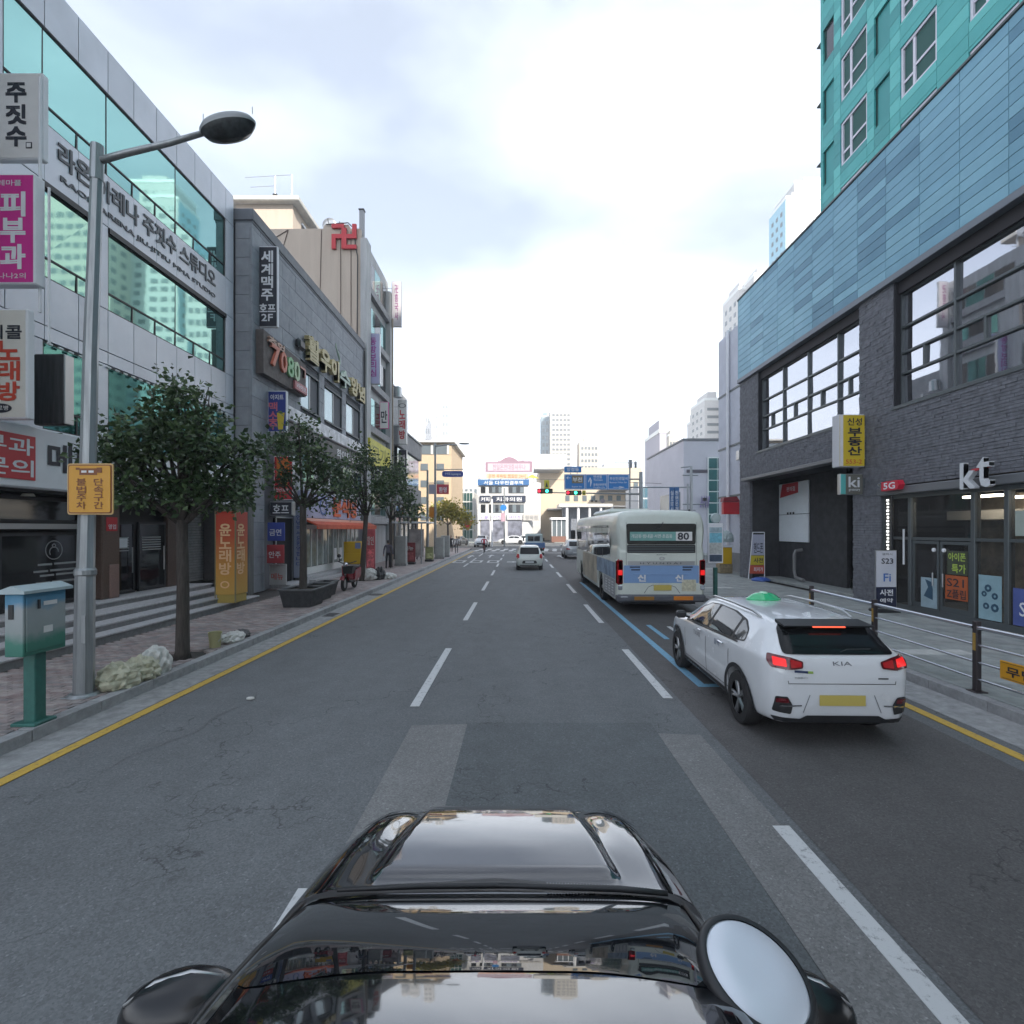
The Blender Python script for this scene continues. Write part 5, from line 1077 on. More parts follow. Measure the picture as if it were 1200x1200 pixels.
# ================================================================= VEHICLES
random.seed(41)
M_tyre = mat('tyre_rubber', (.018,.018,.019), .8, bump=.2, bscale=60); M_rim = mat('alloy_rim', (.34,.35,.36), .3, .8); M_plastic = mat('black_plastic', (.02,.021,.023), .5)
M_wpaint = mat('white_car_paint', (.66,.68,.70), .25, coat=.8, dirt=.05); M_bpaint = mat('black_car_paint', (.006,.007,.009), .07, coat=1, spec=.6)
M_bpaint.node_tree.nodes['Principled BSDF'].inputs['Coat IOR'].default_value = 1.75
M_cglass = mat('car_glass', (.012,.014,.016), .03, spec=.7, coat=.3); M_rglass = mat('privacy_glass', (.008,.009,.010), .12, spec=.25); M_lamp = mat('red_lamp', (.42,.01,.015), .12, coat=.6); M_lampd = mat('dark_red_lamp', (.10,.006,.01), .15, coat=.6)
M_lampon = mat('lit_red_lamp', (.75,.012,.012), .3, emit=.35); M_chrome = mat('chrome', (.7,.7,.72), .08, 1); M_head = mat('headlamp', (.45,.48,.52), .08, .5, coat=.6)
M_plate = mat('plate_yellow', (.50,.40,.10), .5); M_platew = mat('plate_white', (.62,.64,.64), .5)
def interp(st, n):
    """stations (rows of numbers, the first is position) -> n smooth rows"""
    st = np.array(st, float); t = np.linspace(0, 1, n); t = t-np.sin(2*pi*t)/(2*pi)*.45            # denser near both ends
    y = st[0, 0]+(st[-1, 0]-st[0, 0])*t; y = np.unique(np.concatenate([y, st[:, 0]])); out_ = [y]
    for c in range(1, st.shape[1]):
        x, v = st[:, 0], st[:, c]; h = np.diff(x); d = np.diff(v)/h; m = np.zeros(len(x))
        for i in range(1, len(x)-1):
            if d[i-1]*d[i] > 0: w1, w2 = 2*h[i]+h[i-1], h[i]+2*h[i-1]; m[i] = (w1+w2)/(w1/d[i-1]+w2/d[i])
        m[0], m[-1] = d[0], d[-1]; k = np.clip(np.searchsorted(x, y, 'right')-1, 0, len(x)-2); s = (y-x[k])/h[k]
        out_.append((2*s**3-3*s**2+1)*v[k]+(s**3-2*s**2+s)*h[k]*m[k]+(-2*s**3+3*s**2)*v[k+1]+(s**3-s**2)*h[k]*m[k+1])
    return np.array(out_).T
def ring(r, bulge=1.0):
    y, zb, zs, zt, wb, ws, wr = r
    zs = min(zs, zt-.015); hz = zt-zs
    p = [(0, zb), (wb*.55, zb), (wb*.93, zb+.005), (wb, zb+.07), (wb+(ws-wb)*.7, zb+(zs-zb)*.35), (ws, zb+(zs-zb)*.62), (ws*.995, zs-.07*min(1, (zs-zb))), (ws*.965, zs),
         (wr+(ws*.965-wr)*.55, zs+hz*.42), (wr, zs+hz*.84), (wr*.90, zs+hz*.955), (wr*.55, zt-hz*.008), (0, zt)]
    for _ in range(2):                          # corner cutting
        q = [p[0]]
        for a, b in zip(p[:-1], p[1:]): q += [(a[0]*.75+b[0]*.25, a[1]*.75+b[1]*.25), (a[0]*.25+b[0]*.75, a[1]*.25+b[1]*.75)]
        p = q+[p[-1]]
    return [(x, y, z) for x, z in p]+[(-x, y, z) for x, z in p[-2:0:-1]]
def loft(st, n=70, mod=None, fine=1):
    rows = interp(st, n); mb = MB(); R0 = [ring(r) for r in rows]
    if fine > 1: R0 = [[tuple(a[j]*(1-k/fine)+b[j]*k/fine for j in range(3)) for a, b in zip(q, q[1:]+q[:1]) for k in range(fine)] for q in R0]
    m = len(R0[0])
    if mod: R0 = [[mod(*p) for p in rr_] for rr_ in R0]
    mb.v = [p for rr_ in R0 for p in rr_]
    mb.f = [(i*m+k, (i+1)*m+k, (i+1)*m+(k+1) % m, i*m+(k+1) % m) for i in range(len(R0)-1) for k in range(m)]
    for i, rv in ((0, False), (len(R0)-1, True)):   # closed ends: a fan towards the middle
        idx = list(range(i*m, (i+1)*m)); c = len(mb.v); mb.v.append((0, R0[i][0][1], sum(p[2] for p in R0[i])/m))
        mb.f += [((c, idx[k], idx[(k+1) % m]) if not rv else (c, idx[(k+1) % m], idx[k])) for k in range(m)]
    return mb
def arches(mb, axles, r, w, depth=.30):
    """wheel housings cut out of the body"""
    me = mb.mesh('body'); o = bpy.data.objects.new('b', me); _ts.collection.objects.link(o); cs = []
    for i, y in enumerate(axles):
        for s in (-1, 1):
            q = MB(); n = 28; vs = [(s*(w-depth), y+r*cos(2*pi*k/n), r*.92+r*sin(2*pi*k/n)) for k in range(n)]+[(s*(w+.3), y+r*cos(2*pi*k/n), r*.92+r*sin(2*pi*k/n)) for k in range(n)]
            q.add(vs, [(k, (k+1) % n, n+(k+1) % n, n+k) for k in range(n)]+[tuple(range(n)), tuple(range(2*n-1, n-1, -1))])
            bm = bmesh.new(); m2 = q.mesh('c'); bm.from_mesh(m2); bmesh.ops.recalc_face_normals(bm, faces=bm.faces[:]); bm.to_mesh(m2); bm.free()
            c = bpy.data.objects.new('c', m2); _ts.collection.objects.link(c); cs.append(c)
            md = o.modifiers.new('x%d' % len(cs), 'BOOLEAN'); md.operation = 'DIFFERENCE'; md.object = c; md.solver = 'EXACT'
    bm = bmesh.new(); bm.from_mesh(me); bmesh.ops.recalc_face_normals(bm, faces=bm.faces[:]); bm.to_mesh(me); bm.free()
    _ts.view_layers[0].update(); dg = _ts.view_layers[0].depsgraph; res = bpy.data.meshes.new_from_object(o.evaluated_get(dg)); res.name = 'body'
    bpy.data.objects.remove(o)
    for c in cs: bpy.data.objects.remove(c)
    autosmooth(res, 38); return res
def bvh_of(mb): return BVHTree.FromPolygons([V(p) for p in mb.v], mb.f)
def inside(p, poly):
    x, y = p; r = False; n = len(poly)
    for i in range(n):
        x1, y1 = poly[i]; x2, y2 = poly[(i+1) % n]
        if (y1 > y) != (y2 > y) and x < (x2-x1)*(y-y1)/(y2-y1)+x1: r = not r
    return r
def rounded(poly, r=.03, n=3):
    out_ = []; m = len(poly)
    for i in range(m):
        a, b, c = V(poly[i-1]).to_2d(), V(poly[i]).to_2d(), V(poly[(i+1) % m]).to_2d()
        ra = min(r, (a-b).length*.45); rc = min(r, (c-b).length*.45); p, q = b+(a-b).normalized()*ra, b+(c-b).normalized()*rc
        for k in range(n+1):
            t = k/n; out_.append(tuple(p*(1-t)**2+b*2*t*(1-t)+q*t*t))
    return out_
def drape(bvh, poly, view, off=.004, step=.06, thick=0.0):
    """a panel cut to a 2-D outline and laid on the body: view 'left','right' (y,z), 'rear','front' (x,z), 'top' (x,y)"""
    b = []
    for i in range(len(poly)):
        p, q = V(poly[i]).to_2d(), V(poly[(i+1) % len(poly)]).to_2d(); k = max(1, int((q-p).length/step))
        b += [p+(q-p)*j/k for j in range(k)]
    xs = [p[0] for p in poly]; ys_ = [p[1] for p in poly]; g = []
    x = min(xs)+step/2
    while x < max(xs):
        y = min(ys_)+step/2
        while y < max(ys_):
            if inside((x, y), poly) and min((V((x, y))-p).length for p in b) > step*.4: g.append(V((x, y)))
            y += step
        x += step
    pts = b+g; n = len(b)
    r = delaunay_2d_cdt(pts, [(i, (i+1) % n) for i in range(n)], [list(range(n))], 1, 1e-6)
    vs = []
    for p in r[0]:
        o_, d = {'left': ((-4, p[0], p[1]), (1,0,0)), 'right': ((4, p[0], p[1]), (-1,0,0)), 'rear': ((p[0], -3, p[1]), (0,1,0)), 'front': ((p[0], 9, p[1]), (0,-1,0)), 'top': ((p[0], p[1], 5), (0,0,-1))}[view]
        h = bvh.ray_cast(V(o_), V(d))
        if h[0] is None:
            h = bvh.find_nearest(V({'left': (-1, p[0], p[1]), 'right': (1, p[0], p[1]), 'rear': (p[0], .0, p[1]), 'front': (p[0], 4, p[1]), 'top': (p[0], p[1], 1.4)}[view]))
        nn = h[1] if h[1].dot(V(d)) < 0 else -h[1]
        vs.append(h[0]+nn*off)
    q = MB(); q.add(vs, [tuple(f) for f in r[2]])
    return q
def mirror(poly): return [(-x, y) for x, y in poly][::-1]
def drape_text(bvh, s, view, x, z, w, h, off=.006, bold=.03):
    a, f, _ = text_mesh(s); vs = []
    for p in a:
        u, v = (x+p[0]*w, z+p[1]*h)
        o_, d = {'rear': ((u, -3, v), (0,1,0)), 'left': ((-4, x-p[0]*w, v), (1,0,0))}[view]
        hh = bvh.ray_cast(V(o_), V(d)); vs.append((hh[0]-V(d)*off) if hh[0] else V(o_))
    return MB().add(vs, f)
def wheel(parent, x, y, r, w=.21, spokes=5, rim=None, side=1, detail=True, z0=0):
    t = lob('wheel', MB().lathe([(r*.62, -w*.5), (r*.93, -w*.5), (r*.985, -w*.38), (r, -w*.2), (r, w*.2), (r*.985, w*.38), (r*.93, w*.5), (r*.66, w*.5), (r*.64, w*.36), (r*.60, w*.1)], ax='x', n=32), M_tyre, parent, smooth='auto')
    t.location = (x, y, r+z0)
    q = MB().lathe([(r*.63, w*.44*side), (r*.66, w*.47*side), (r*.67, w*.40*side)], ax='x', n=28)
    if detail:
        for k in range(spokes):
            a = 2*pi*k/spokes
            for dd in (-.13, .13):
                q.bar((w*.34*side, r*.10*cos(a), r*.10*sin(a)), (w*.40*side, r*.64*cos(a+dd), r*.64*sin(a+dd)), r*.075, r*.05, 6)
    q.lathe([(0, w*.44*side), (r*.12, w*.42*side), (r*.14, w*.3*side)], ax='x', n=14)
    lob('rim', q, rim or M_rim, t, smooth='auto'); lob('brake_disc', MB().lathe([(0, w*.12*side), (r*.6, w*.12*side)], ax='x', n=20), M_plastic, t)
    return t
def car(name, label, cat, loc, rz, st, axles, r, wheel_x, paint, side_win, rear_win=None, wind=None, tails=(), heads=(), plate=None, group=None, n=60, arch=True, seams=(), mirror_y=None, detail=True, mod=None, lower=None, face=None, surround=None):
    t = thing(name, label, cat, loc, group, rz); base = loft(st, n, mod); bv = bvh_of(base)
    body = arches(base, axles, r+.045, wheel_x+.12) if arch else base
    lob('body', body, paint, t, smooth='auto' if not arch else False)
    for vw in ('left', 'right'):
        if surround: lob('window_surround', drape(bv, rounded(surround, .04), vw, .004, .08), M_plastic, t, smooth=True)
        for p in side_win: lob('side_window', drape(bv, rounded(p, .03), vw, .008, .08), M_cglass, t, smooth=True)
        for p in seams: lob('door_seam', drape(bv, p, vw, .002, .12), M_plastic, t)
        if lower: lob('sill_cladding', drape(bv, rounded(lower, .02), vw, .012, .12), M_plastic, t)
    if rear_win: lob('rear_window', drape(bv, rounded(rear_win, .05), 'rear', .012, .05), M_rglass, t, smooth=True)
    if wind: lob('windscreen', drape(bv, rounded(wind, .06), 'top', .006, .09), M_cglass, t, smooth=True)
    for p in tails:
        for pp in (p, mirror(p)): lob('tail_lamp', drape(bv, rounded(pp, .02), 'rear', .012, .05), M_lamp, t, smooth=True)
    for p in heads:
        for pp in (p, mirror(p)): lob('headlight', drape(bv, rounded(pp, .02), 'front', .010, .06), M_head, t, smooth=True)
    if plate: lob('number_plate', drape(bv, plate[0], plate[2] if len(plate) > 2 else 'rear', .014, .2), plate[1], t)
    if face: lob('grille', drape(bv, rounded(face, .03), 'front', .008, .08), M_plastic, t)
    for y in axles:
        for s in (-1, 1): wheel(t, s*wheel_x, y, r, side=s, detail=detail)
    if mirror_y:
        my, mz, mx_ = mirror_y
        for s in (-1, 1): lob('door_mirror', MB().cbox(s*(mx_), s*(mx_+.20), my-.06, my+.05, mz, mz+.13, .03), paint if name != 'taxi' else M_plastic, t, smooth='auto')
    return t, bv
# ---------------- white taxi in the bay lane: (y, z bottom, z shoulder, z top, half width bottom, shoulder, roof)
NS = [(0.00, .36, .84, .94, .60, .68, .58), (.03, .30, .92, 1.05, .69, .76, .61), (.10, .27, 1.02, 1.15, .77, .825, .61), (.22, .26, 1.05, 1.26, .82, .868, .60), (.36, .25, 1.055, 1.39, .85, .885, .60), (.50, .24, 1.05, 1.445, .86, .895, .61),
      (.62, .23, 1.045, 1.465, .87, .90, .62), (1.3, .2, 1.02, 1.505, .87, .90, .63), (2.1, .2, 1.0, 1.515, .87, .90, .63), (2.55, .2, .985, 1.48, .87, .90, .61), (3.05, .2, .96, 1.26, .87, .895, .60), (3.38, .21, .93, 1.03, .86, .89, .66), (3.55, .22, .91, .98, .85, .88, .68),
      (3.95, .24, .83, .92, .80, .83, .62), (4.15, .27, .72, .84, .74, .77, .55), (4.27, .30, .62, .72, .62, .66, .48), (4.31, .38, .56, .62, .5, .56, .4)]
def taxi_mod(x, y, z):
    return x, y, z
SW = [[(.84, 1.09), (.72, 1.12), (.80, 1.24), (1.0, 1.34), (1.06, 1.34), (1.06, 1.07)], [(1.13, 1.07), (1.13, 1.355), (1.45, 1.40), (1.92, 1.41), (1.95, 1.04)], [(2.03, 1.04), (2.0, 1.41), (2.35, 1.38), (2.72, 1.23), (3.02, 1.04), (3.0, .99)]]
taxi, tb = car('taxi', 'white crossover taxi with a green roof lamp pulling out of the bay behind the bus', 'taxi', (3.70, 5.80, 0), R(-1.2), NS, (.80, 3.48), .335, .79, M_wpaint,
    SW, [(-.66, 1.09), (.66, 1.09), (.58, 1.37), (.50, 1.43), (-.50, 1.43), (-.58, 1.37)], [(-.62, 3.28), (.62, 3.28), (.50, 2.62), (-.50, 2.62)],
    tails=[], heads=[[(.45, .74), (.78, .80), (.76, .70), (.48, .66)]], plate=([(-.27, .50), (.27, .50), (.27, .62), (-.27, .62)], M_plate), seams=[[(1.09, .34), (1.105, .34), (1.105, 1.0), (1.09, 1.0)], [(1.98, .34), (1.995, .34), (1.995, .97), (1.98, .97)], [(3.0, .50), (3.015, .50), (3.05, .92), (3.035, .92)], [(1.105, .36), (3.0, .36), (3.0, .37), (1.105, .37)]],
    mirror_y=None, n=90, lower=[(1.22, .22), (3.06, .22), (3.06, .33), (1.22, .33)], surround=[(.70, 1.10), (.78, 1.25), (.98, 1.36), (1.4, 1.42), (2.0, 1.425), (2.37, 1.395), (2.76, 1.245), (3.06, 1.04), (3.04, .975), (1.9, 1.025), (1.0, 1.055)])
# spoiler, lamps and trim
sp = MB(); rr_ = [(-.60, .30, 1.415), (-.62, .16, 1.375), (.62, .16, 1.375), (.60, .30, 1.415)]
lob('spoiler', MB().add([(-.53, .52, 1.468), (.53, .52, 1.468), (.55, .25, 1.425), (-.55, .25, 1.425), (-.53, .52, 1.42), (.53, .52, 1.42), (.54, .265, 1.400), (-.54, .265, 1.400)], [(0,1,2,3),(4,7,6,5),(3,2,6,7),(0,3,7,4),(1,5,6,2),(0,4,5,1)]), M_plastic, taxi)
lob('brake_lamp', MB().cbox(-.20, .20, .243, .26, 1.400, 1.418, .004), mat('lit_orange_lamp', (1,.12,.06), .3, emit=.6), taxi)
for s in (1, -1):
    mk = (lambda p: p) if s == 1 else mirror
    tl = lob('tail_lamp', drape(tb, rounded(mk([(.46, .93), (.45, 1.01), (.60, 1.06), (.79, 1.08), (.825, 1.01), (.80, .93), (.62, .905)]), .02), 'rear', .014, .04), M_lampd, taxi, smooth=True)
    lob('lamp_cell', drape(tb, rounded(mk([(.48, .945), (.475, 1.0), (.60, 1.035), (.60, .93)]), .015), 'rear', .020, .04), M_lamp, tl, smooth=True)
    lob('lamp_cell', drape(tb, rounded(mk([(.64, .94), (.64, 1.035), (.77, 1.05), (.78, .955)]), .015), 'rear', .020, .04), M_lampon, tl, smooth=True)
    lob('fog_housing', drape(tb, rounded(mk([(.60, .40), (.58, .50), (.64, .60), (.76, .60), (.78, .42)]), .02), 'rear', .010, .04), M_plastic, taxi)
    lob('reflector', drape(tb, rounded(mk([(.62, .53), (.64, .58), (.75, .58), (.755, .53)]), .01), 'rear', .018, .05), M_lampd, taxi)
    lob('trim_bar', drape(tb, mk([(.48, .495), (.48, .51), (.72, .50), (.72, .485)]), 'rear', .02, .06), M_chrome, taxi)
    lob('roof_rail', MB().tube([(s*.60, .75, 1.45), (s*.615, .95, 1.505), (s*.63, 1.6, 1.53), (s*.62, 2.3, 1.52), (s*.60, 2.55, 1.47)], [.012, .02, .02, .02, .012]), M_sil, taxi, smooth=True)
    pass
    for ay in (.80, 3.48):                          # black arch flares
        q = MB(); n_ = 22; ri, ro = .385, .440
        vs = []
        for k in range(n_+1):
            a = -.12+(pi+.24)*k/n_
            for rad, xo in ((ri, .012), (ro, .016)):
                yy, zz = ay+rad*cos(a), .335*.98+rad*sin(a); hh = tb.ray_cast(V((s*4, yy, zz)), V((-s, 0, 0))); xx_ = abs(hh[0].x) if hh[0] else .85
                vs.append((s*(xx_+xo), yy, zz))
        q.add(vs, [(2*k, 2*k+1, 2*k+3, 2*k+2) for k in range(n_)]); lob('arch_flare', q, M_plastic, taxi, smooth=True)
    lob('door_mirror', MB().cbox(s*.93, s*1.10, 2.80, 2.93, 1.02, 1.16, .035), M_plastic, taxi, smooth='auto'); lob('mirror_stalk', MB().bar((s*.86, 2.86, 1.03), (s*.95, 2.86, 1.06), .02), M_plastic, taxi)
    for hy in (1.25, 2.16): lob('door_handle', MB().cbox(s*.905, s*.93, hy, hy+.17, .92, .948, .008), M_chrome, taxi)
    lob('belt_trim', drape(tb, [(.86, 1.045), (3.0, .955), (3.0, .975), (.86, 1.065)], 'right' if s == 1 else 'left', .009, .1), M_plastic, taxi)
lob('bumper_lip', drape(tb, rounded([(-.72, .27), (.72, .27), (.78, .36), (.5, .355), (.42, .39), (-.42, .39), (-.5, .355), (-.78, .36)], .01), 'rear', .012, .08), M_plastic, taxi)
lob('tailgate_seam', drape(tb, [(-.62, .74), (.62, .74), (.62, .748), (-.62, .748)], 'rear', .003, .1), M_plastic, taxi)
for s in (-1, 1): lob('tailgate_seam', drape(tb, [(s*.62, .74), (s*.628, .74), (s*.66, .92), (s*.652, .92)], 'rear', .003, .1), M_plastic, taxi)
lob('plate_recess', drape(tb, [(-.46, .42), (-.38, .62), (-.372, .62), (-.452, .42)], 'rear', .006, .05), MATS['grey_letter'], taxi); lob('plate_recess', drape(tb, [(.46, .42), (.38, .62), (.372, .62), (.452, .42)], 'rear', .006, .05), MATS['grey_letter'], taxi)
lob('badge', drape_text(tb, 'KIA', 'rear', -.10, .965, .22, .05), MATS['grey_letter'], taxi); lob('badge', drape_text(tb, 'NIRO', 'rear', -.55, .80, .15, .022), M_sil, taxi); lob('badge', drape(tb, [(.42, .80), (.54, .80), (.54, .815), (.42, .815)], 'rear', .008, .05), M_plastic, taxi)
stk = lob('sticker', drape(tb, [(-.56, .875), (-.40, .865), (-.40, .895), (-.56, .905)], 'rear', .008, .05), mat('sticker_navy', (.03,.05,.12), .5), taxi); lob('sticker_end', drape(tb, [(-.40, .865), (-.34, .86), (-.34, .892), (-.40, .895)], 'rear', .009, .05), mat('sticker_lime', (.3,.45,.1), .5), taxi)
lob('wiper', MB().tube([(.02, .07, 1.12), (.12, .095, 1.15), (.40, .10, 1.155)], .010), M_plastic, taxi)
lob('door_lettering', drape_text(tb, 'TAXI', 'left', 2.55, .80, .30, .07), MATS['grey_letter'], taxi); lob('door_lettering', drape_text(tb, '동백', 'left', 1.62, .84, .20, .09), MATS['sticker_navy'], taxi)
rl = lob('roof_lamp', MB().lathe([(.23, 1.50), (.235, 1.535), (.20, 1.56), (.16, 1.60), (.10, 1.632), (0, 1.64)], (0, 0, 0), 'z', 24).xf(Matrix.Translation((0, 1.95, 0)) @ Matrix.Diagonal((1.15, .62, 1, 1))), mat('green_lamp', (.03,.42,.17), .15, coat=.7), taxi, smooth='auto')
lob('lamp_cap', MB().lathe([(.075, 1.626), (.05, 1.65), (0, 1.655)], (0, 1.95, 0), 'z', 16), mat('pale_green', (.4,.7,.5), .2), rl, smooth=True)
lob('shark_fin', MB().prism([(.88, 1.46), (.66, 1.455), (.70, 1.53)], 'x', -.02, .02), M_wpaint, taxi)
for c in taxi.children:                       # a lower glasshouse than the first fitting
    if c.name.startswith('wheel') : continue
    for v in {v for o_ in [c]+list(c.children) for v in o_.data.vertices}:
        if v.co.z > .85: v.co.z = .85+(v.co.z-.85)*.88
taxi.scale = (.955, 1, 1); taxi.location.x = 3.66
# ---------------- white hatchback ahead
MS = [(0.00, .38, .70, .78, .55, .66, .50), (.04, .30, .82, .95, .66, .76, .55), (.14, .26, .92, 1.12, .74, .80, .55), (.30, .24, .95, 1.36, .77, .81, .56), (.45, .22, .96, 1.46, .78, .815, .57), (1.0, .2, .95, 1.51, .78, .815, .58), (1.9, .2, .94, 1.50, .78, .815, .58),
      (2.4, .2, .93, 1.36, .78, .815, .56), (2.85, .21, .92, 1.04, .77, .81, .6), (3.2, .24, .85, .94, .74, .77, .55), (3.5, .28, .68, .80, .64, .68, .45), (3.6, .36, .58, .64, .5, .56, .36)]
MW = [[(.55, 1.0), (.62, 1.30), (1.3, 1.38), (1.3, .98)], [(1.38, .98), (1.38, 1.38), (1.9, 1.36), (2.6, 1.03), (2.6, .97)]]
hatch, hb = car('hatchback', 'small white hatchback with a black plate surround, driving ahead in the middle lane', 'car', (.65, 30.9, 0), 0, MS, (.62, 3.0), .29, .70, mat('white_car_paint_green', (.60,.64,.60), .25, coat=.7), MW, [(-.58, .98), (.58, .98), (.54, 1.37), (-.54, 1.37)], [(-.55, 2.8), (.55, 2.8), (.46, 2.05), (-.46, 2.05)],
    tails=[[(.60, .78), (.62, .98), (.74, 1.0), (.80, .80), (.72, .70)]], heads=[[(.4, .7), (.66, .76), (.62, .64), (.42, .62)]], plate=([(-.26, .46), (.26, .46), (.26, .56), (-.26, .56)], M_platew), mirror_y=(2.35, .95, .80), n=44)
lob('plate_surround', drape(hb, rounded([(-.46, .42), (.46, .42), (.40, .60), (-.40, .60)], .06), 'rear', .008, .06), M_plastic, hatch); lob('bumper_lip', drape(hb, [(-.6, .27), (.6, .27), (.6, .34), (-.6, .34)], 'rear', .01, .1), M_plastic, hatch); lob('badge', drape(hb, rounded([(-.06, .84), (.06, .84), (.06, .88), (-.06, .88)], .02), 'rear', .008, .05), M_sil, hatch)
# ---------------- generic saloon / SUV for the far cars
def sedan(label, x, y, rz, paint, name='parked_car', group='cars standing and turning at the junction', suv=False, sc=1.0):
    key = ('suv' if suv else 'sedan', paint.name)
    if key in CARS:
        c = copy_tree(CARS[key], loc=(x, y, 0), rz=rz, label=label, group=group); return c
    if suv: st = [(r_[0]*1.02, r_[1]+.05, r_[2]+.06, r_[3]+.12, r_[4], r_[5], r_[6]) for r_ in NS]; sw = [[(a, b+.09) for a, b in p] for p in SW]; rw = [(-.58, 1.08), (.58, 1.08), (.54, 1.45), (-.54, 1.45)]; ws_ = [(-.6, 3.25), (.6, 3.25), (.5, 2.7), (-.5, 2.7)]
    else:
        st = [(0, .36, .78, .86, .6, .68, .5), (.05, .28, .9, .98, .74, .8, .6), (.5, .24, .95, 1.03, .84, .88, .62), (.95, .22, .95, 1.2, .86, .89, .58), (1.35, .2, .94, 1.40, .86, .89, .58), (2.2, .2, .93, 1.45, .86, .89, .59), (2.7, .2, .92, 1.38, .86, .89, .58), (3.35, .2, .9, 1.02, .86, .88, .64), (4.2, .24, .78, .86, .8, .83, .6), (4.6, .3, .62, .7, .66, .7, .5), (4.68, .38, .55, .6, .5, .55, .4)]
        sw = [[(.98, .98), (1.3, 1.28), (1.95, 1.34), (1.95, .97)], [(2.03, .97), (2.03, 1.34), (2.6, 1.3), (3.1, 1.0)]]; rw = [(-.58, 1.04), (.58, 1.04), (.52, 1.34), (-.52, 1.34)]; ws_ = [(-.6, 3.25), (.6, 3.25), (.5, 2.75), (-.5, 2.75)]
    c, cb_ = car(name, label, 'car', (x, y, 0), rz, st, (.85, 3.5) if suv else (.95, 3.75), .335, .79, paint, sw, rw, ws_, tails=[[(.5, .78), (.5, .88), (.78, .92), (.8, .8)]], heads=[[(.45, .66), (.5, .76), (.76, .78), (.76, .66)]], plate=([(-.26, .5), (.26, .5), (.26, .61), (-.26, .61)], M_platew), group=group, mirror_y=(2.9, .98, .88), n=34, face=[(-.4, .42), (.4, .42), (.4, .62), (-.4, .62)], detail=False)
    CARS[key] = c; return c
CARS = {}
M_sil2 = mat('silver_paint', (.45,.47,.49), .3, .5, coat=.6); M_blk2 = mat('dark_paint', (.04,.045,.05), .25, coat=.7); M_wp2 = mat('pearl_paint', (.62,.64,.66), .25, coat=.7)
sedan('pale suv just visible ahead of the bus at its left side', 4.75, 42.5, 0, M_sil2, suv=True)
sedan('white saloon crossing the junction from the left, its nose left', 1.2, 84.5, R(90), M_wp2); sedan('second white saloon behind the first at the junction', 3.2, 88.6, R(86), M_wp2)
sedan('white suv facing the viewer left of the junction behind the cyclist', -5.0, 74, R(176), M_wp2, suv=True); sedan('dark saloon parked at the far left of the junction', -8.6, 80, R(165), M_blk2); sedan('silver saloon parked left of the white suv', -9.6, 73, R(172), M_sil2)
# ---------------- blue pick-up truck
tk = thing('pickup_truck', 'light truck with a blue tailgate and white cab frame ahead of the hatchback', 'truck', (1.5, 48, 0))
M_tb = mat('truck_blue', (.08,.17,.36), .45, var=.1)
lob('cargo_bed', MB().cbox(-.95, .95, 0, 2.8, .75, .85, .02).cbox(-.95, -.90, 0, 2.8, .85, 1.2, .01).cbox(.90, .95, 0, 2.8, .85, 1.2, .01), M_tb, tk); lob('tailgate', MB().cbox(-.90, .90, 0, .05, .86, 1.2, .01), M_tb, tk)
lob('cab', MB().prism([(2.85, .6), (4.7, .6), (4.7, 1.2), (4.3, 1.95), (2.95, 2.0), (2.85, 1.9)], 'x', -.82, .82), mat('truck_white', (.6,.66,.62), .4), tk); lob('rear_glass', MB().box(-.6, -.02, 2.83, 2.848, 1.3, 1.8).box(.02, .6, 2.83, 2.848, 1.3, 1.8), M_cglass, tk)
lob('rack', MB().box(-.85, -.78, 2.7, 2.8, 1.2, 2.05).box(.78, .85, 2.7, 2.8, 1.2, 2.05).box(-.78, .78, 2.7, 2.8, 1.97, 2.05), mat('rack_pale', (.5,.6,.55), .5), tk); lob('chassis', MB().box(-.5, .5, .2, 4.4, .45, .7), M_plastic, tk)
for s in (-1, 1):
    for y_ in (.8, 3.9): wheel(tk, s*.78, y_, .30, side=s, detail=False)
    lob('tail_lamp', MB().cbox(s*.75, s*.92, -.03, .0, .62, .74), M_lamp, tk); lob('door_mirror', MB().cbox(s*.95, s*1.1, 4.0, 4.06, 1.3, 1.6, .02), M_plastic, tk)
# ---------------- city bus
bus = thing('city_bus', 'pale green city bus with a blue rear panel stopped in the bay, seen from behind', 'bus', (4.17, 15.0, 0))
W, Hh, Lb = 1.285, 3.08, 11.0
M_busp = mat('bus_pale_green', (.62,.66,.60), .4, coat=.3, dirt=.10); M_busb = mat('bus_blue', (.20,.33,.56), .4, coat=.3, dirt=.06); M_busg = mat('bus_skirt_grey', (.085,.09,.105), .5, var=.15); M_bwin = mat('bus_window', (.018,.022,.022), .03, spec=.8, coat=.5)
BS = [(0, .42, 1.9, 2.86, W*.93, W*.95, W*.86), (.06, .38, 2.0, 2.98, W*.985, W*.985, W*.90), (.2, .35, 2.0, 3.06, W, W, W*.92), (.8, .33, 2.0, Hh, W, W, W*.93), (10.2, .33, 2.0, Hh, W, W, W*.93), (10.75, .35, 2.0, 3.02, W*.98, W*.98, W*.90), (Lb, .42, 1.9, 2.8, W*.9, W*.9, W*.84)]
def busring(x, y, z):                       # squarer shoulders than a car
    if z > 2.0: k = min(1, (z-2.0)/.85); x = x*(1+.075*sin(k*pi*.75))
    return x, y, z
bb = loft(BS, 40, busring); bbv = bvh_of(bb); lob('body', arches(bb, (3.1, 8.6), .56, W+.12, .4), M_busp, bus)
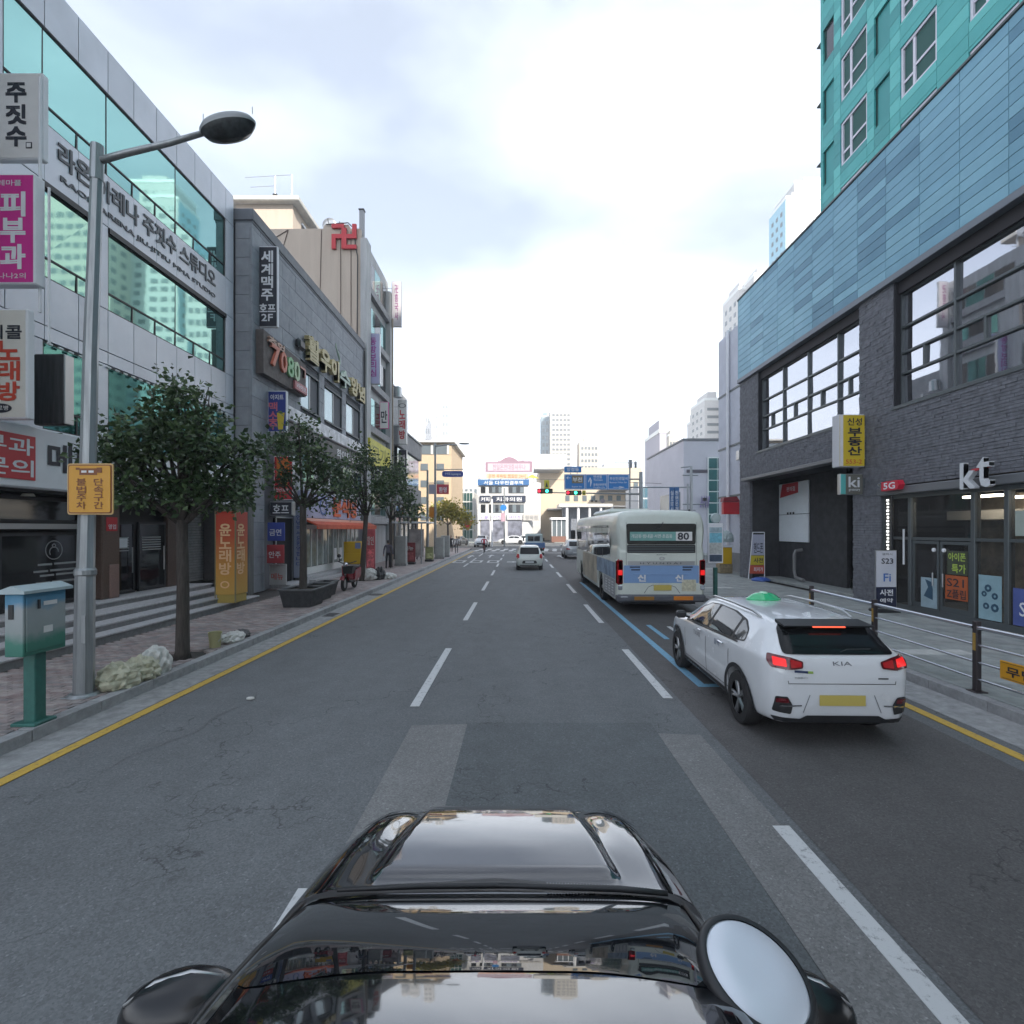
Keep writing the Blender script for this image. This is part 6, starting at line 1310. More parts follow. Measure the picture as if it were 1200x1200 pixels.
for s in (-1, 1):
    vw = 'left' if s < 0 else 'right'
    lob('window_band', drape(bbv, rounded([(1.2, 1.55), (10.1, 1.55), (10.1, 2.62), (1.2, 2.62)], .08), vw, .006, .5), M_bwin, bus, smooth=True)
    for k in range(6): y_ = 2.6+k*1.35; lob('window_pillar', drape(bbv, [(y_, 1.56), (y_+.06, 1.56), (y_+.06, 2.6), (y_, 2.6)], vw, .012, .3), M_plastic, bus)
    for k in range(6): y_ = 1.35+k*1.4; lob('sliding_sash', drape(bbv, [(y_+.1, 2.15), (y_+1.1, 2.15), (y_+1.1, 2.18), (y_+.1, 2.18)], vw, .012, .4), M_sil, bus)
    lob('side_mural', drape(bbv, [(3.9, .5), (8.0, .5), (8.0, 1.5), (3.9, 1.5)], vw, .006, .4), mat('mural_sand', (.40,.36,.28), .5, var=.5, vscale=1.2), bus)
    lob('side_mural', drape(bbv, [(.3, 1.0), (3.88, 1.0), (3.88, 1.5), (.3, 1.5)], vw, .006, .4), mat('mural_blue', (.18,.26,.36), .5, var=.6, vscale=1.8), bus)
    lob('service_flap', drape(bbv, [(.35, .45), (2.35, .45), (2.35, .98), (.35, .98)], vw, .009, .3), mat('flap_grey', (.30,.31,.33), .5, var=.2, vscale=3), bus)
    for y_ in (3.1, 8.6): wheel(bus, s*(W-.17), y_, .48, .28, side=s, detail=False)
    for k in range(3):
        q = MB()
        for j_ in range(5): q.add(drape(bbv, [(.55+k*.55, .52+j_*.085), (.88+k*.55, .52+j_*.085), (.88+k*.55, .56+j_*.085), (.55+k*.55, .56+j_*.085)], vw, .013, .3).v, [(0,1,2,3)])
        lob('vent_louvre', q, M_platew, bus)
        tl = lob('tail_lamp', MB().cbox(s*1.10, s*1.30, -.03, .22, .86, 1.62, .05), M_lamp, bus, smooth='auto')
    lob('lit_cell', MB().cbox(s*1.14, s*1.27, -.05, -.02, 1.15, 1.30, .02), M_lampon, tl); lob('clear_cell', MB().cbox(s*1.14, s*1.27, -.04, .0, .72, .85, .02), M_head, bus)
def rp(poly, off=.010, step=.25): return drape(bbv, poly, 'rear', off, step)
lob('rear_window', rp(rounded([(-1.0, 2.05), (1.0, 2.05), (1.02, 2.66), (-1.02, 2.66)], .06), .012), M_bwin, bus)
lob('route_board', MB().box(-.92, .42, -.012, .0, 2.16, 2.42).xf(Matrix.Translation((0, -.018, 0))), mat('board_mint', (.17,.36,.33), .5, var=.15, vscale=9), bus)
lob('route_board', MB().box(.425, .90, -.012, .0, 2.16, 2.42).xf(Matrix.Translation((0, -.018, 0))), M_signw, bus)
def ltext(s, m, org, w, h, parent, bold=.03, name='lettering'):
    mb = MB(); text(s, m, org, XR, YU, w=w, h=h, bold=bold, mb=mb); return lob(name, mb, m, parent)
ltext('80', M_ink, (.48, -.032, 2.19), .32, .20, bus, .07); ltext('개금동·범내골·서면·초읍동', M_signw, (-.88, -.032, 2.24), 1.2, .11, bus, .02)
lob('lower_vent', rp(rounded([(-1.0, 1.80), (1.0, 1.80), (1.0, 2.04), (-1.0, 2.04)], .03), .010), M_plastic, bus)
for k in range(3): lob('vent_slat', MB().cbox(-.97, .97, -.022, -.012, 1.83+k*.07, 1.86+k*.07, .003), M_mull, bus)
lob('rear_frame', rp([(-1.03, 1.45), (-1.02, 1.45), (-1.02, 2.7), (-1.03, 2.7)], .012), M_mull, bus); lob('rear_frame', rp([(1.02, 1.45), (1.03, 1.45), (1.03, 2.7), (1.02, 2.7)], .012), M_mull, bus)
lob('badge', MB().lathe([(.035, 0), (.07, 0)], (0, 0, 0), 'y', 18).xf(Matrix.Translation((.02, -.016, 1.64)) @ Matrix.Diagonal((1.2, 1, .8, 1))), M_sil, bus); ltext('BUSAN CITY', M_mull, (-.13, -.014, 1.735), .3, .028, bus, .02)
lob('name_strip', rp([(-.98, 1.44), (.98, 1.44), (.98, 1.56), (-.98, 1.56)], .012), M_sil, bus); ltext('H Y U N D A I', M_mull, (-.62, -.016, 1.475), 1.2, .05, bus, .03)
lob('rear_panel', rp(rounded([(-1.10, .92), (1.10, .92), (1.10, 1.435), (-1.10, 1.435)], .03), .010), M_busb, bus)
for s in (-1, 1): lob('slot', MB().cbox(s*.62, s*.92, -.022, -.008, 1.37, 1.405, .004).cbox(s*.62, s*.88, -.022, -.008, 1.29, 1.325, .004), M_plastic, bus)
lob('pressing', MB().cbox(-.82, .82, -.02, -.009, 1.16, 1.19, .005), M_busb, bus)
ltext('신', M_signw, (-.68, -.014, .97), .22, .21, bus, .06); ltext('신', M_signw, (.42, -.014, .97), .22, .21, bus, .06)
lob('engine_hatch', MB().box(-1.08, 1.08, -.004, .01, .60, .915), M_busp, bus); lob('hatch_crease', MB().tube([(-.5, -.006, .62), (-.38, -.006, .80), (-.25, -.006, .86), (.25, -.006, .86), (.42, -.006, .80), (.55, -.006, .62)], .008, 6), M_mull, bus)
lob('number_plate', MB().cbox(-.22, .30, -.03, -.005, .70, .86, .006), M_plate, bus); lob('sticker', MB().box(.60, 1.02, -.012, -.005, .68, 1.02), mat('notice_cream', (.5,.48,.36), .5, var=.35, vscale=14), bus)
lob('rear_bumper', MB().cbox(-1.30, 1.30, -.06, .25, .36, .585, .05), M_busg, bus, smooth='auto')
lob('side_marker', MB().cbox(.35, .92, -.075, -.055, .42, .54, .01), mat('amber_plate', (.62,.20,.02), .4), bus); lob('side_marker', MB().cbox(-.80, -.22, -.075, -.055, .42, .53, .01), mat('ochre_plate', (.30,.14,.02), .5), bus)
lob('fog_lamp', MB().cbox(-1.2, -.98, -.07, -.05, .49, .53, .01), M_head, bus)
lob('wiper', MB().tube([(.05, -.03, 2.70), (-.05, -.04, 2.55), (-.35, -.03, 2.44)], .012), M_plastic, bus); lob('marker_lamp', MB().cbox(-.98, -.86, .03, .06, 2.72, 2.76, .01), M_plastic, bus); lob('marker_lamp', MB().cbox(.86, .98, .03, .06, 2.72, 2.76, .01), M_plastic, bus)
lob('roof_unit', MB().cbox(-.8, .8, 4.2, 8.2, 3.05, 3.27, .1), M_busp, bus, smooth='auto'); lob('door_mirror', MB().cbox(-W-.28, -W-.05, 10.6, 10.75, 2.0, 2.45, .04), M_plastic, bus)
lob('underbody', MB().box(-1.1, 1.1, .3, 10.6, .26, .42), M_plastic, bus)
# ---------------- the black car that carries the camera: bonnet, cowl, windscreen and roof below the lens
ES = [(-1.9, .3, .95, 1.05, .70, .80, .6), (-1.5, .25, 1.0, 1.40, .84, .86, .60), (-.6, .22, 1.0, 1.50, .86, .88, .62), (.3, .2, .98, 1.505, .86, .88, .64), (.7, .2, .98, 1.490, .86, .88, .65), (1.0, .2, .97, 1.455, .86, .88, .66), (1.26, .2, .97, 1.395, .86, .88, .67), (1.45, .2, .965, 1.328, .86, .88, .68), (1.65, .2, .96, 1.243, .86, .88, .69), (1.85, .2, .955, 1.145, .86, .88, .70), (2.06, .2, .95, 1.03, .85, .87, .72), (2.14, .2, .94, 1.0, .85, .865, .72),
      (2.45, .22, .90, .985, .83, .845, .71), (2.75, .25, .84, .945, .79, .81, .67), (2.95, .3, .74, .88, .73, .75, .60), (3.08, .36, .62, .76, .62, .65, .5), (3.12, .42, .56, .62, .5, .54, .4)]
def sst(a, b, x): t = min(1, max(0, (x-a)/(b-a))); return t*t*(3-2*t)
def hoodmod(x, y, z):
    if y > 2.16 and z > .86:
        w0 = .39+.12*(2.85-y)/.7
        z += (.026*(1-sst(w0-.01, w0+.055, abs(x)))-.016*sst(w0+.0, w0+.05, abs(x))*(1-sst(w0+.06, w0+.18, abs(x)))*sst(2.4, 2.8, y))*sst(2.16, 2.24, y)*(1-sst(2.93, 3.03, y))
    return x, y, z
ego = thing('black_car', 'glossy black car at the bottom of the view, seen over its bonnet and windscreen', 'car', (-.10, 0, 0))
eb = loft(ES, 150, hoodmod, 5); ebv = bvh_of(eb)
def tz(x, y):
    h = ebv.ray_cast(V((x, y, 4)), V((0, 0, -1))); return h[0].z if h[0] else 1.0
lob('body', arches(eb, (-1.1, 2.25), .37, .90), M_bpaint, ego)
M_wind = mat('windscreen_glass', (.010,.012,.015), .015, spec=.9, coat=.5)
lob('windscreen', drape(ebv, rounded([(-.60, 1.24), (-.3, 1.29), (.3, 1.29), (.60, 1.24), (.735, 1.99), (.4, 2.055), (-.4, 2.055), (-.735, 1.99)], .07), 'top', .0025, .05), M_wind, ego, smooth=True)
cw = lob('cowl_panel', drape(ebv, rounded([(-.80, 1.94), (-.4, 2.03), (0, 2.05), (.4, 2.03), (.80, 1.94), (.80, 2.06), (.45, 2.15), (0, 2.185), (-.45, 2.15), (-.80, 2.06)], .02), 'top', .010, .05), M_plastic, ego, smooth=True)
q = MB()
for k in range(34):
    x = .22+k*.0125; q.obox((x, 2.125-.10*(x-.2)**1.5-.005, tz(x, 2.12)+.014), (.0035, 0, 0), (0, .028, -.004), (0, 0, .004))
lob('cowl_vent', q, mat('vent_grey', (.20,.20,.21), .6), cw, kind='stuff')
for pts in ([(-.62, 2.03), (-.3, 2.075), (.02, 2.09), (.20, 2.075)], [(-.1, 2.10), (.25, 2.06), (.5, 2.035), (.68, 1.99)]):
    lob('wiper', MB().tube([(x, y, tz(x, y)+.030) for x, y in pts], [.008, .011, .012, .010]), M_plastic, ego, smooth=True)
lob('bonnet_badge', MB().box(-.14, .14, 3.05, 3.058, .80, .83), M_chrome, ego)
for s in (-1, 1):
    lob('headlight', drape(ebv, rounded([(s*.46, 2.93), (s*.60, 2.88), (s*.70, 2.76), (s*.735, 2.70), (s*.74, 2.78), (s*.66, 2.93), (s*.50, 2.99)] if s > 0 else [(s*.50, 2.99), (s*.66, 2.93), (s*.74, 2.78), (s*.735, 2.70), (s*.70, 2.76), (s*.60, 2.88), (s*.46, 2.93)], .02), 'top', .012, .05), M_head, ego, smooth=True)
    lob('shut_line', MB().tube([(s*(.735-.02*k), 2.12+k*.15, tz(s*(.735-.02*k), 2.12+k*.15)+.001) for k in range(6)], .0045, 5), mat('seam_black', (.0,.0,.0), .9), ego)
    lob('pillar_trim', MB().tube([(s*.742, 2.0, tz(s*.742, 2.0)+.012), (s*.715, 1.6, tz(s*.715, 1.6)+.012), (s*.665, 1.25, tz(s*.665, 1.25)+.008), (s*.65, 1.0, tz(s*.65, 1.0)+.006), (s*.635, .2, tz(s*.635, .2)+.006)], .009, 6), M_plastic, ego, smooth=True)
    mr_ = lob('door_mirror', MB().lathe([(0, -.10), (.06, -.095), (.11, -.07), (.135, -.02), (.138, .02), (.125, .06), (.09, .09), (.04, .105), (0, .108)], n=20).xf(Matrix.Translation((s*1.00, 1.67, .93)) @ Matrix.Rotation(s*R(-14), 4, 'Z') @ Matrix.Diagonal((1.3, .7, 1, 1)) @ Matrix.Rotation(R(8), 4, 'X')), mat('mirror_shell', (.012,.013,.015), .22), ego, smooth='auto')
    lob('mirror_trim', MB().tube([(s*.88, 1.70, 1.015), (s*.98, 1.69, 1.04), (s*1.08, 1.66, 1.03), (s*1.15, 1.62, .99)], .006, 6), M_sil, mr_, smooth=True)
    lob('mirror_foot', MB().bar((s*.84, 1.66, .92), (s*.94, 1.66, .93), .035, .03), M_plastic, ego)
    for y_ in (-1.1, 2.25): wheel(ego, s*.79, y_, .32, side=s, detail=False)
# round magnetic dish on its stalk, at the right end of the windscreen
dp = thing('round_dish', 'round silver dish with a black rim at the right of the black windscreen', 'mirror', (.62, 1.3, 1.35))
Md = Matrix.Translation((.60, 1.295, 1.38)) @ Matrix.Rotation(R(14), 4, 'Y') @ Matrix.Rotation(R(16), 4, 'X')
ob('plate', MB().lathe([(0, .012), (.06, .0125), (.118, .008), (.128, .0)], n=48).xf(Md), mat('dish_silver', (.62,.66,.72), .32, .15), dp, smooth=True)
ob('rim', MB().lathe([(.126, .006), (.138, .008), (.146, -.004), (.142, -.028), (.10, -.05), (0, -.055)], n=48).xf(Md), M_plastic, dp, smooth=True)
ob('stalk', MB().bar((.62, 1.30, 1.33), (.64, 1.28, 1.20), .03, .045), M_plastic, dp)
# ================================================================= TREES, STREET FURNITURE, PEOPLE
M_leaf = bpy.data.materials.new('leaf_dark'); M_leaf.use_nodes = True
def leafmat(m, cols, rough=.34):
    m.use_nodes = True; n = m.node_tree.nodes; l = m.node_tree.links.new; b = n['Principled BSDF']; b.inputs['Roughness'].default_value = rough
    at = n.new('ShaderNodeAttribute'); at.attribute_name = 'tint'; r = n.new('ShaderNodeValToRGB'); e = r.color_ramp.elements
    while len(e) < len(cols): e.new(.5)
    for i, c in enumerate(cols): e[i].position = i/(len(cols)-1); e[i].color = (*c, 1)
    l(at.outputs['Fac'], r.inputs[0]); l(r.outputs[0], b.inputs['Base Color'])
    tr = n.new('ShaderNodeBsdfTranslucent'); l(r.outputs[0], tr.inputs['Color']); mx_ = n.new('ShaderNodeMixShader'); mx_.inputs[0].default_value = .2
    l(b.outputs[0], mx_.inputs[1]); l(tr.outputs[0], mx_.inputs[2]); l(mx_.outputs[0], n['Material Output'].inputs['Surface']); return m
leafmat(M_leaf, [(.020,.042,.020), (.042,.078,.034), (.075,.125,.048), (.15,.22,.09)])  # random leaf tones; the palest stands in for highlights on the leaves
M_leafy = leafmat(bpy.data.materials.new('leaf_yellow'), [(.16,.17,.03), (.28,.26,.04), (.42,.34,.05), (.20,.24,.05)])
M_bark = mat('bark', (.065,.055,.048), .9, var=.35, vscale=14, bump=.8, bscale=40, streak=True)
def tree(name, label, x, y, z0, hf, top, blobs, n_leaf, leaf, lm, seed, r0=.11, lean=(0, 0), cat='tree', group=None, nb=9):
    """trunk to the fork at hf, limbs that reach into each blob (x, y, z, rx, ry, rz), leaves massed in clumps in the blobs"""
    rg = random.Random(seed); t = thing(name, label, cat, (x, y, z0), group)
    fk = V((x+lean[0], y+lean[1], z0+hf)); b = MB()
    b.tube([(x, y, z0-.02), (x+.01, y, z0+.1), (x+lean[0]*.4+.02, y+lean[1]*.4, z0+hf*.5), tuple(fk)], [r0*1.35, r0, r0*.86, r0*.78], 12)
    ob('trunk', b, M_bark, t, smooth=True)
    b = MB(); tips = []
    for k in range(nb):
        bl = blobs[k % len(blobs)]; c = V(bl[:3])+V((rg.uniform(-.5, .5)*bl[3], rg.uniform(-.5, .5)*bl[4], rg.uniform(-.4, .5)*bl[5]))
        m_ = fk.lerp(c, .5)+V((rg.uniform(-.12, .12), rg.uniform(-.12, .12), rg.uniform(-.05, .2)))
        b.tube([fk-V((0, 0, .1)), m_, c], [r0*.42, r0*.22, r0*.07], 6); tips.append(c)
        for q in range(4):
            e = m_.lerp(c, rg.random())+V((rg.uniform(-1, 1)*bl[3]*.6, rg.uniform(-1, 1)*bl[4]*.6, rg.uniform(-.3, .8)*bl[5]*.6)); b.tube([m_.lerp(c, rg.uniform(.0, .6)), e], [r0*.14, r0*.04], 5)
    ob('limbs', b, M_bark, t, smooth=True)
    vs, fs, tint = [], [], []
    tot = sum(bl[3]*bl[4]*bl[5] for bl in blobs)
    for bl in blobs:
        nl = int(n_leaf*bl[3]*bl[4]*bl[5]/tot); nc = max(6, nl//52)
        for c_ in range(nc):
            u = V((rg.gauss(0, 1), rg.gauss(0, 1), rg.gauss(0, 1))).normalized()*(rg.random()**.38)
            cc = V((bl[0]+u.x*bl[3], bl[1]+u.y*bl[4], bl[2]+u.z*bl[5])); cr_ = rg.uniform(.08, .22)*(leaf/.085); tn = rg.random()*.55
            for q in range(nl//nc):
                p = cc+V((rg.gauss(0, 1), rg.gauss(0, 1), rg.gauss(0, .8)))*cr_*.62
                d = (V((rg.uniform(-1, 1), rg.uniform(-1, 1), rg.uniform(-.7, .5)))+(p-cc).normalized()*.8).normalized(); s_ = leaf*rg.uniform(.6, 1.25)
                sd_ = d.cross(V((rg.uniform(-1, 1), rg.uniform(-1, 1), rg.uniform(-1, 1)))).normalized()*s_*.34; o_ = len(vs); up = d.cross(sd_).normalized()*s_*.12
                vs += [tuple(p), tuple(p+d*s_*.5+sd_+up), tuple(p+d*s_), tuple(p+d*s_*.5-sd_+up)]; fs.append((o_, o_+1, o_+2, o_+3)); tint.append(min(1, tn+rg.random()*.5))
    me = bpy.data.meshes.new('crown'); me.from_pydata(vs, [], fs); at = me.attributes.new('tint', 'FLOAT', 'FACE'); at.data.foreach_set('value', tint)
    link('crown', me, lm, t, kind='stuff'); return t
def B(px, py, rx, ry, Y, dy=0, ry_=None):
    """a clump of crown given by its centre and half size as measured in the photograph at distance Y"""
    X, Z = FP(px, py, Y); return (X, Y+dy, Z, rx*Y/600, (ry_ or rx*.9)*Y/600, ry*Y/600)
tree('street_tree', 'dark evergreen street tree nearest the viewer, with a straight trunk in a kerbside pit', -6.25, 9.5, .12, 2.55, 5.4,
     [B(212, 520, 62, 34, 9.5), B(165, 535, 42, 36, 9.5, -.3), B(262, 530, 40, 34, 9.5, .3), B(210, 478, 42, 30, 9.5), B(238, 572, 62, 24, 9.5, .2), B(160, 578, 38, 20, 9.5), B(203, 440, 9, 18, 9.5), B(232, 452, 8, 18, 9.5, .3), B(180, 470, 16, 14, 9.5), B(280, 560, 24, 26, 9.5), B(138, 505, 16, 20, 9.5)], 6800, .12, M_leaf, 3, .12, nb=26)
tree('street_tree', 'slender evergreen street tree standing in the first dark planter', -6.75, 16.0, .5, 2.75, 6,
     [B(352, 530, 34, 26, 16), B(330, 555, 24, 24, 16), B(378, 552, 28, 26, 16), B(350, 502, 18, 18, 16), B(395, 575, 20, 20, 16, .4), B(318, 520, 14, 16, 16), B(372, 590, 16, 12, 16)], 2500, .14, M_leaf, 5, .12, nb=12)
tree('street_tree', 'evergreen street tree beside the red scooter with litter at its foot', -7.15, 23.3, .12, 3.0, 6,
     [B(425, 560, 30, 26, 23.3), B(405, 578, 18, 20, 23.3), B(448, 572, 22, 24, 23.3), B(432, 532, 18, 14, 23.3), B(425, 592, 16, 10, 23.3)], 2000, .17, M_leaf, 7, .13, lean=(.2, 0), nb=10)
tree('street_tree', 'broad evergreen street tree before the low grey karaoke house', -7.9, 31.5, .12, 3.0, 6,
     [B(466, 560, 24, 20, 31.5), B(448, 575, 14, 16, 31.5), B(482, 585, 18, 16, 31.5), B(476, 600, 20, 9, 31.5), B(462, 540, 12, 12, 31.5)], 1600, .21, M_leaf, 9, .12, nb=9)
tree('yellow_tree', 'yellow green autumn tree at the far left kerb before the cream building', -8.6, 62, .1, 3, 7,
     [B(523, 598, 14, 9, 62), B(512, 606, 8, 8, 62), B(536, 606, 12, 8, 62), B(548, 610, 8, 5, 62)], 2600, .34, M_leafy, 11, .13, nb=6)
# street lamp with its curved arm and cobra head
M_galv = mat('galvanised_steel', (.30,.32,.33), .42, .6, var=.2, vscale=6, streak=True)
sl_ = thing('street_lamp', 'grey steel street lamp with a single arm and oval head over the road', 'street lamp', (-6.16, 7.25, .15))
ob('base_plate', MB().lathe([(0, .19), (.17, .19), (.20, .15)], (-6.16, 7.25, 0), n=20).cbox(-6.34, -5.98, 7.07, 7.43, .145, .165), M_galv, sl_)
ob('pole', MB().tube([(-6.16, 7.25, .15), (-6.14, 7.25, 1.9), (-6.135, 7.25, 1.91), (-6.07, 7.26, 5), (-5.99, 7.27, 7.55)], [.125, .115, .105, .09, .075], 8), M_galv, sl_, smooth='auto'); ob('collar', MB().lathe([(.118, 1.84), (.13, 1.86), (.13, 1.92), (.11, 1.95)], (-6.137, 7.25, 0), n=16), M_galv, sl_)
ob('hatch', MB().cbox(-6.10, -6.04, 7.135, 7.15, .9, 1.3, .004), M_galv, sl_)
ob('arm', MB().tube([(-5.99, 7.27, 7.72), (-5.6, 7.28, 7.84), (-5.0, 7.3, 8.0), (-4.45, 7.3, 8.16)], [.05, .047, .042, .038], 10), M_galv, sl_, smooth=True); ob('arm_socket', MB().bar((-5.995, 7.27, 7.45), (-5.985, 7.27, 7.95), .085, .08, 10), M_galv, sl_)
hd = ob('lamp_head', MB().lathe([(0, .10), (.6, .085), (.9, .05), (1, 0), (.97, -.03)], n=28).xf(Matrix.Translation((-4.15, 7.3, 8.24)) @ Matrix.Rotation(R(-12), 4, 'Y') @ Matrix.Diagonal((.40, .20, 1.2, 1))), mat('lamp_shell', (.28,.30,.31), .5, .3), sl_, smooth=True)
ob('lens', MB().lathe([(.97, -.03), (.8, -.10), (.4, -.14), (0, -.15)], n=28).xf(Matrix.Translation((-4.15, 7.3, 8.24)) @ Matrix.Rotation(R(-12), 4, 'Y') @ Matrix.Diagonal((.40, .20, 1.2, 1))), mat('lamp_lens', (.06,.07,.075), .2, .2, var=.4, vscale=9), hd, smooth=True)
ob('bird_spike', MB().bar((-4.5, 7.3, 8.3), (-4.5, 7.3, 8.42), .006).bar((-3.8, 7.3, 8.42), (-3.8, 7.3, 8.52), .006), M_sil, hd)
# orange camera warning sign strapped on the lamp pole
cs = thing('warning_sign', 'orange rectangular sign with brown upright lettering and a camera pictogram on the lamp pole', 'sign', (-5.95, 7.1, 2.7)); M_or = mat('sign_orange', (.62,.30,.015), .45, dirt=.08); M_brn = mat('sign_brown', (.20,.06,.01), .5)
ob('plate', MB().prism(rounded([(-6.26, 2.70), (-5.625, 2.70), (-5.625, 3.41), (-6.26, 3.41)], .04), 'y', 7.10, 7.115), mat('sign_rim', (.55,.35,.12), .4), cs)
ob('border', MB().prism(rounded([(-6.243, 2.717), (-5.642, 2.717), (-5.642, 3.393), (-6.243, 3.393)], .035), 'y', 7.094, 7.099), M_brn, cs); ob('face', MB().prism(rounded([(-6.228, 2.732), (-5.657, 2.732), (-5.657, 3.378), (-6.228, 3.378)], .03), 'y', 7.088, 7.093), M_or, cs)
ob('camera_symbol', MB().box(-6.08, -5.84, 7.083, 7.087, 3.25, 3.34).box(-6.13, -6.08, 7.083, 7.087, 3.32, 3.35).box(-5.84, -5.77, 7.083, 7.087, 3.28, 3.35), M_brn, cs); ob('camera_eye', MB().box(-6.05, -5.98, 7.079, 7.082, 3.28, 3.31).box(-5.95, -5.88, 7.079, 7.082, 3.28, 3.31), M_signw, cs)
vtext('불법주차', M_brn, (-6.12, 7.084, 2.78), XR, YU, .13, .42, cs, .12, bold=.03); vtext('단속구간', M_brn, (-5.88, 7.084, 2.78), XR, YU, .13, .42, cs, .12, bold=.03)
for z in (2.85, 3.25): ob('strap', MB().cbox(-6.24, -5.95, 7.14, 7.36, z-.02, z+.02), M_galv, cs)
# control cabinet on a green post
ct = thing('control_cabinet', 'weathered blue, white and green control cabinet on a green post by the kerb', 'cabinet', (-5.88, 6.22, .15))
def grad3():
    m = mat('cabinet_paint', (.3,.3,.3), .55); n = m.node_tree.nodes; l = m.node_tree.links.new; g = n.new('ShaderNodeNewGeometry'); s_ = n.new('ShaderNodeSeparateXYZ'); l(g.outputs['Position'], s_.inputs[0])
    q = n.new('ShaderNodeTexNoise'); q.inputs['Scale'].default_value = 6; q.inputs['Detail'].default_value = 6; l(g.outputs['Position'], q.inputs['Vector'])
    a = n.new('ShaderNodeMath'); a.operation = 'MULTIPLY_ADD'; a.inputs[1].default_value = .22; l(q.outputs['Fac'], a.inputs[0]); l(s_.outputs['Z'], a.inputs[2])
    r = n.new('ShaderNodeMapRange'); r.inputs['From Min'].default_value = 1.1; r.inputs['From Max'].default_value = 1.85; l(a.outputs[0], r.inputs['Value'])
    c = n.new('ShaderNodeValToRGB'); e = c.color_ramp.elements; e.new(.3); e.new(.42); e.new(.78); e.new(.88)
    for i, (p, col) in enumerate(((0, (.03,.16,.12)), (.22, (.05,.20,.15)), (.40, (.28,.32,.32)), (.74, (.33,.36,.37)), (.86, (.10,.26,.40)), (1, (.04,.20,.33)))[:6]):
        if i >= len(e): e.new(p)
        e[i].position = p; e[i].color = (*col, 1)
    l(r.outputs[0], c.inputs[0]); l(c.outputs[0], n['Principled BSDF'].inputs['Base Color']); return m
M_cab = grad3(); M_gpost = mat('green_post', (.025,.12,.10), .5, var=.2, vscale=8)
ob('cabinet', MB().cbox(-5.97, -5.75, 5.94, 6.50, 1.01, 1.74, .008), M_cab, ct); ob('roof', MB().prism([(-6.02, 1.745), (-5.70, 1.745), (-5.70, 1.78), (-5.86, 1.84), (-6.02, 1.78)], 'y', 5.90, 6.55), mat('cabinet_roof', (.42,.52,.55), .4, dirt=.2), ct)
dr = ob('door', MB().cbox(-5.749, -5.738, 5.97, 6.47, 1.06, 1.70, .003), M_cab, ct); ob('lock', MB().cbox(-5.737, -5.72, 6.1, 6.13, 1.55, 1.66, .003), M_black, dr); ob('label', MB().box(-5.736, -5.734, 6.18, 6.36, 1.58, 1.63).box(-5.736, -5.734, 6.18, 6.3, 1.25, 1.33), M_signw, dr)
ob('vent', MB().cbox(-5.92, -5.86, 5.93, 5.942, 1.45, 1.62, .003), M_black, ct); ob('post', MB().cbox(-5.95, -5.80, 6.14, 6.29, .17, 1.01, .01), M_gpost, ct); ob('base_plate', MB().cbox(-6.03, -5.73, 6.06, 6.36, .15, .19, .01), M_gpost, ct)
# rubbish at the kerb
def crumple(name, label, c, r, m, seed, cat='rubbish bag', n=3):
    rg = random.Random(seed); bm = bmesh.new(); bmesh.ops.create_icosphere(bm, subdivisions=4, radius=1)
    ph = [(V((rg.gauss(0, 1), rg.gauss(0, 1), rg.gauss(0, 1))).normalized(), rg.uniform(3, 11), rg.uniform(0, 6)) for _ in range(14)]
    for v in bm.verts:
        k = 1+sum(abs(sin(v.co.dot(d)*f+p))*.075 for d, f, p in ph)-.52
        v.co = V((v.co.x*r[0]*k, v.co.y*r[1]*k, max(v.co.z*r[2]*k, -r[2]*.55)))
    for v in bm.verts: v.co += V(c)
    q = MB().bm(bm); return tag(ob(name, q, m, None, smooth=False), label, cat)
M_bag = mat('bag_cream', (.46,.45,.33), .4, var=.2, vscale=7, bump=.6, bscale=22); M_bagw = mat('bag_white', (.58,.58,.55), .4, bump=.5, bscale=25)
crumple('rubbish_bag', 'crumpled cream rubbish bag nearest the lamp post', (-5.98, 7.65, .26), (.22, .28, .22), M_bag, 1); crumple('rubbish_bag', 'flattened cream rubbish bag in the middle of the heap by the kerb', (-5.97, 8.05, .25), (.22, .26, .22), M_bag, 2)
crumple('rubbish_bag', 'whiter rubbish bag at the far end of the heap by the kerb', (-5.98, 8.42, .28), (.18, .22, .25), M_bagw, 3)
bk = thing('paint_bucket', 'cream plastic bucket standing by the nearest tree', 'bucket', (-6.05, 10.2, .15)); ob('bucket', MB().lathe([(0, .16), (.10, .15), (.12, .44), (.13, .45), (.125, .42), (.10, .2), (0, .19)], (-6.05, 10.2, 0), n=20), mat('bucket_cream', (.40,.38,.20), .5), bk, smooth='auto'); ob('handle', MB().tube([(-5.93, 10.2, .42), (-5.90, 10.15, .34), (-5.93, 10.1, .28)], .006), M_sil, bk)
crumple('litter', 'grey and white litter bag behind the cream bucket', (-6.0, 10.75, .21), (.16, .28, .12), M_bagw, 5, 'litter'); crumple('litter', 'dark sack lying beside the cream bucket', (-6.05, 11.15, .2), (.15, .2, .10), mat('sack_grey', (.09,.09,.09), .6), 6, 'litter')
crumple('litter', 'white plastic bag at the foot of the tree beside the scooter', (-6.9, 23.6, .34), (.34, .3, .3), M_bagw, 7, 'litter'); crumple('litter', 'black sack at the foot of the tree beside the scooter', (-6.5, 23.9, .36), (.22, .3, .33), M_plastic, 8, 'litter'); crumple('litter', 'flat white bag just beyond the black sack', (-6.25, 24.3, .24), (.34, .3, .18), M_bagw, 9, 'litter')
crumple('litter', 'scrap of white paper lying on the road before the left kerb', (-3.93, 7.5, .02), (.05, .03, .02), M_bagw, 10, 'litter')
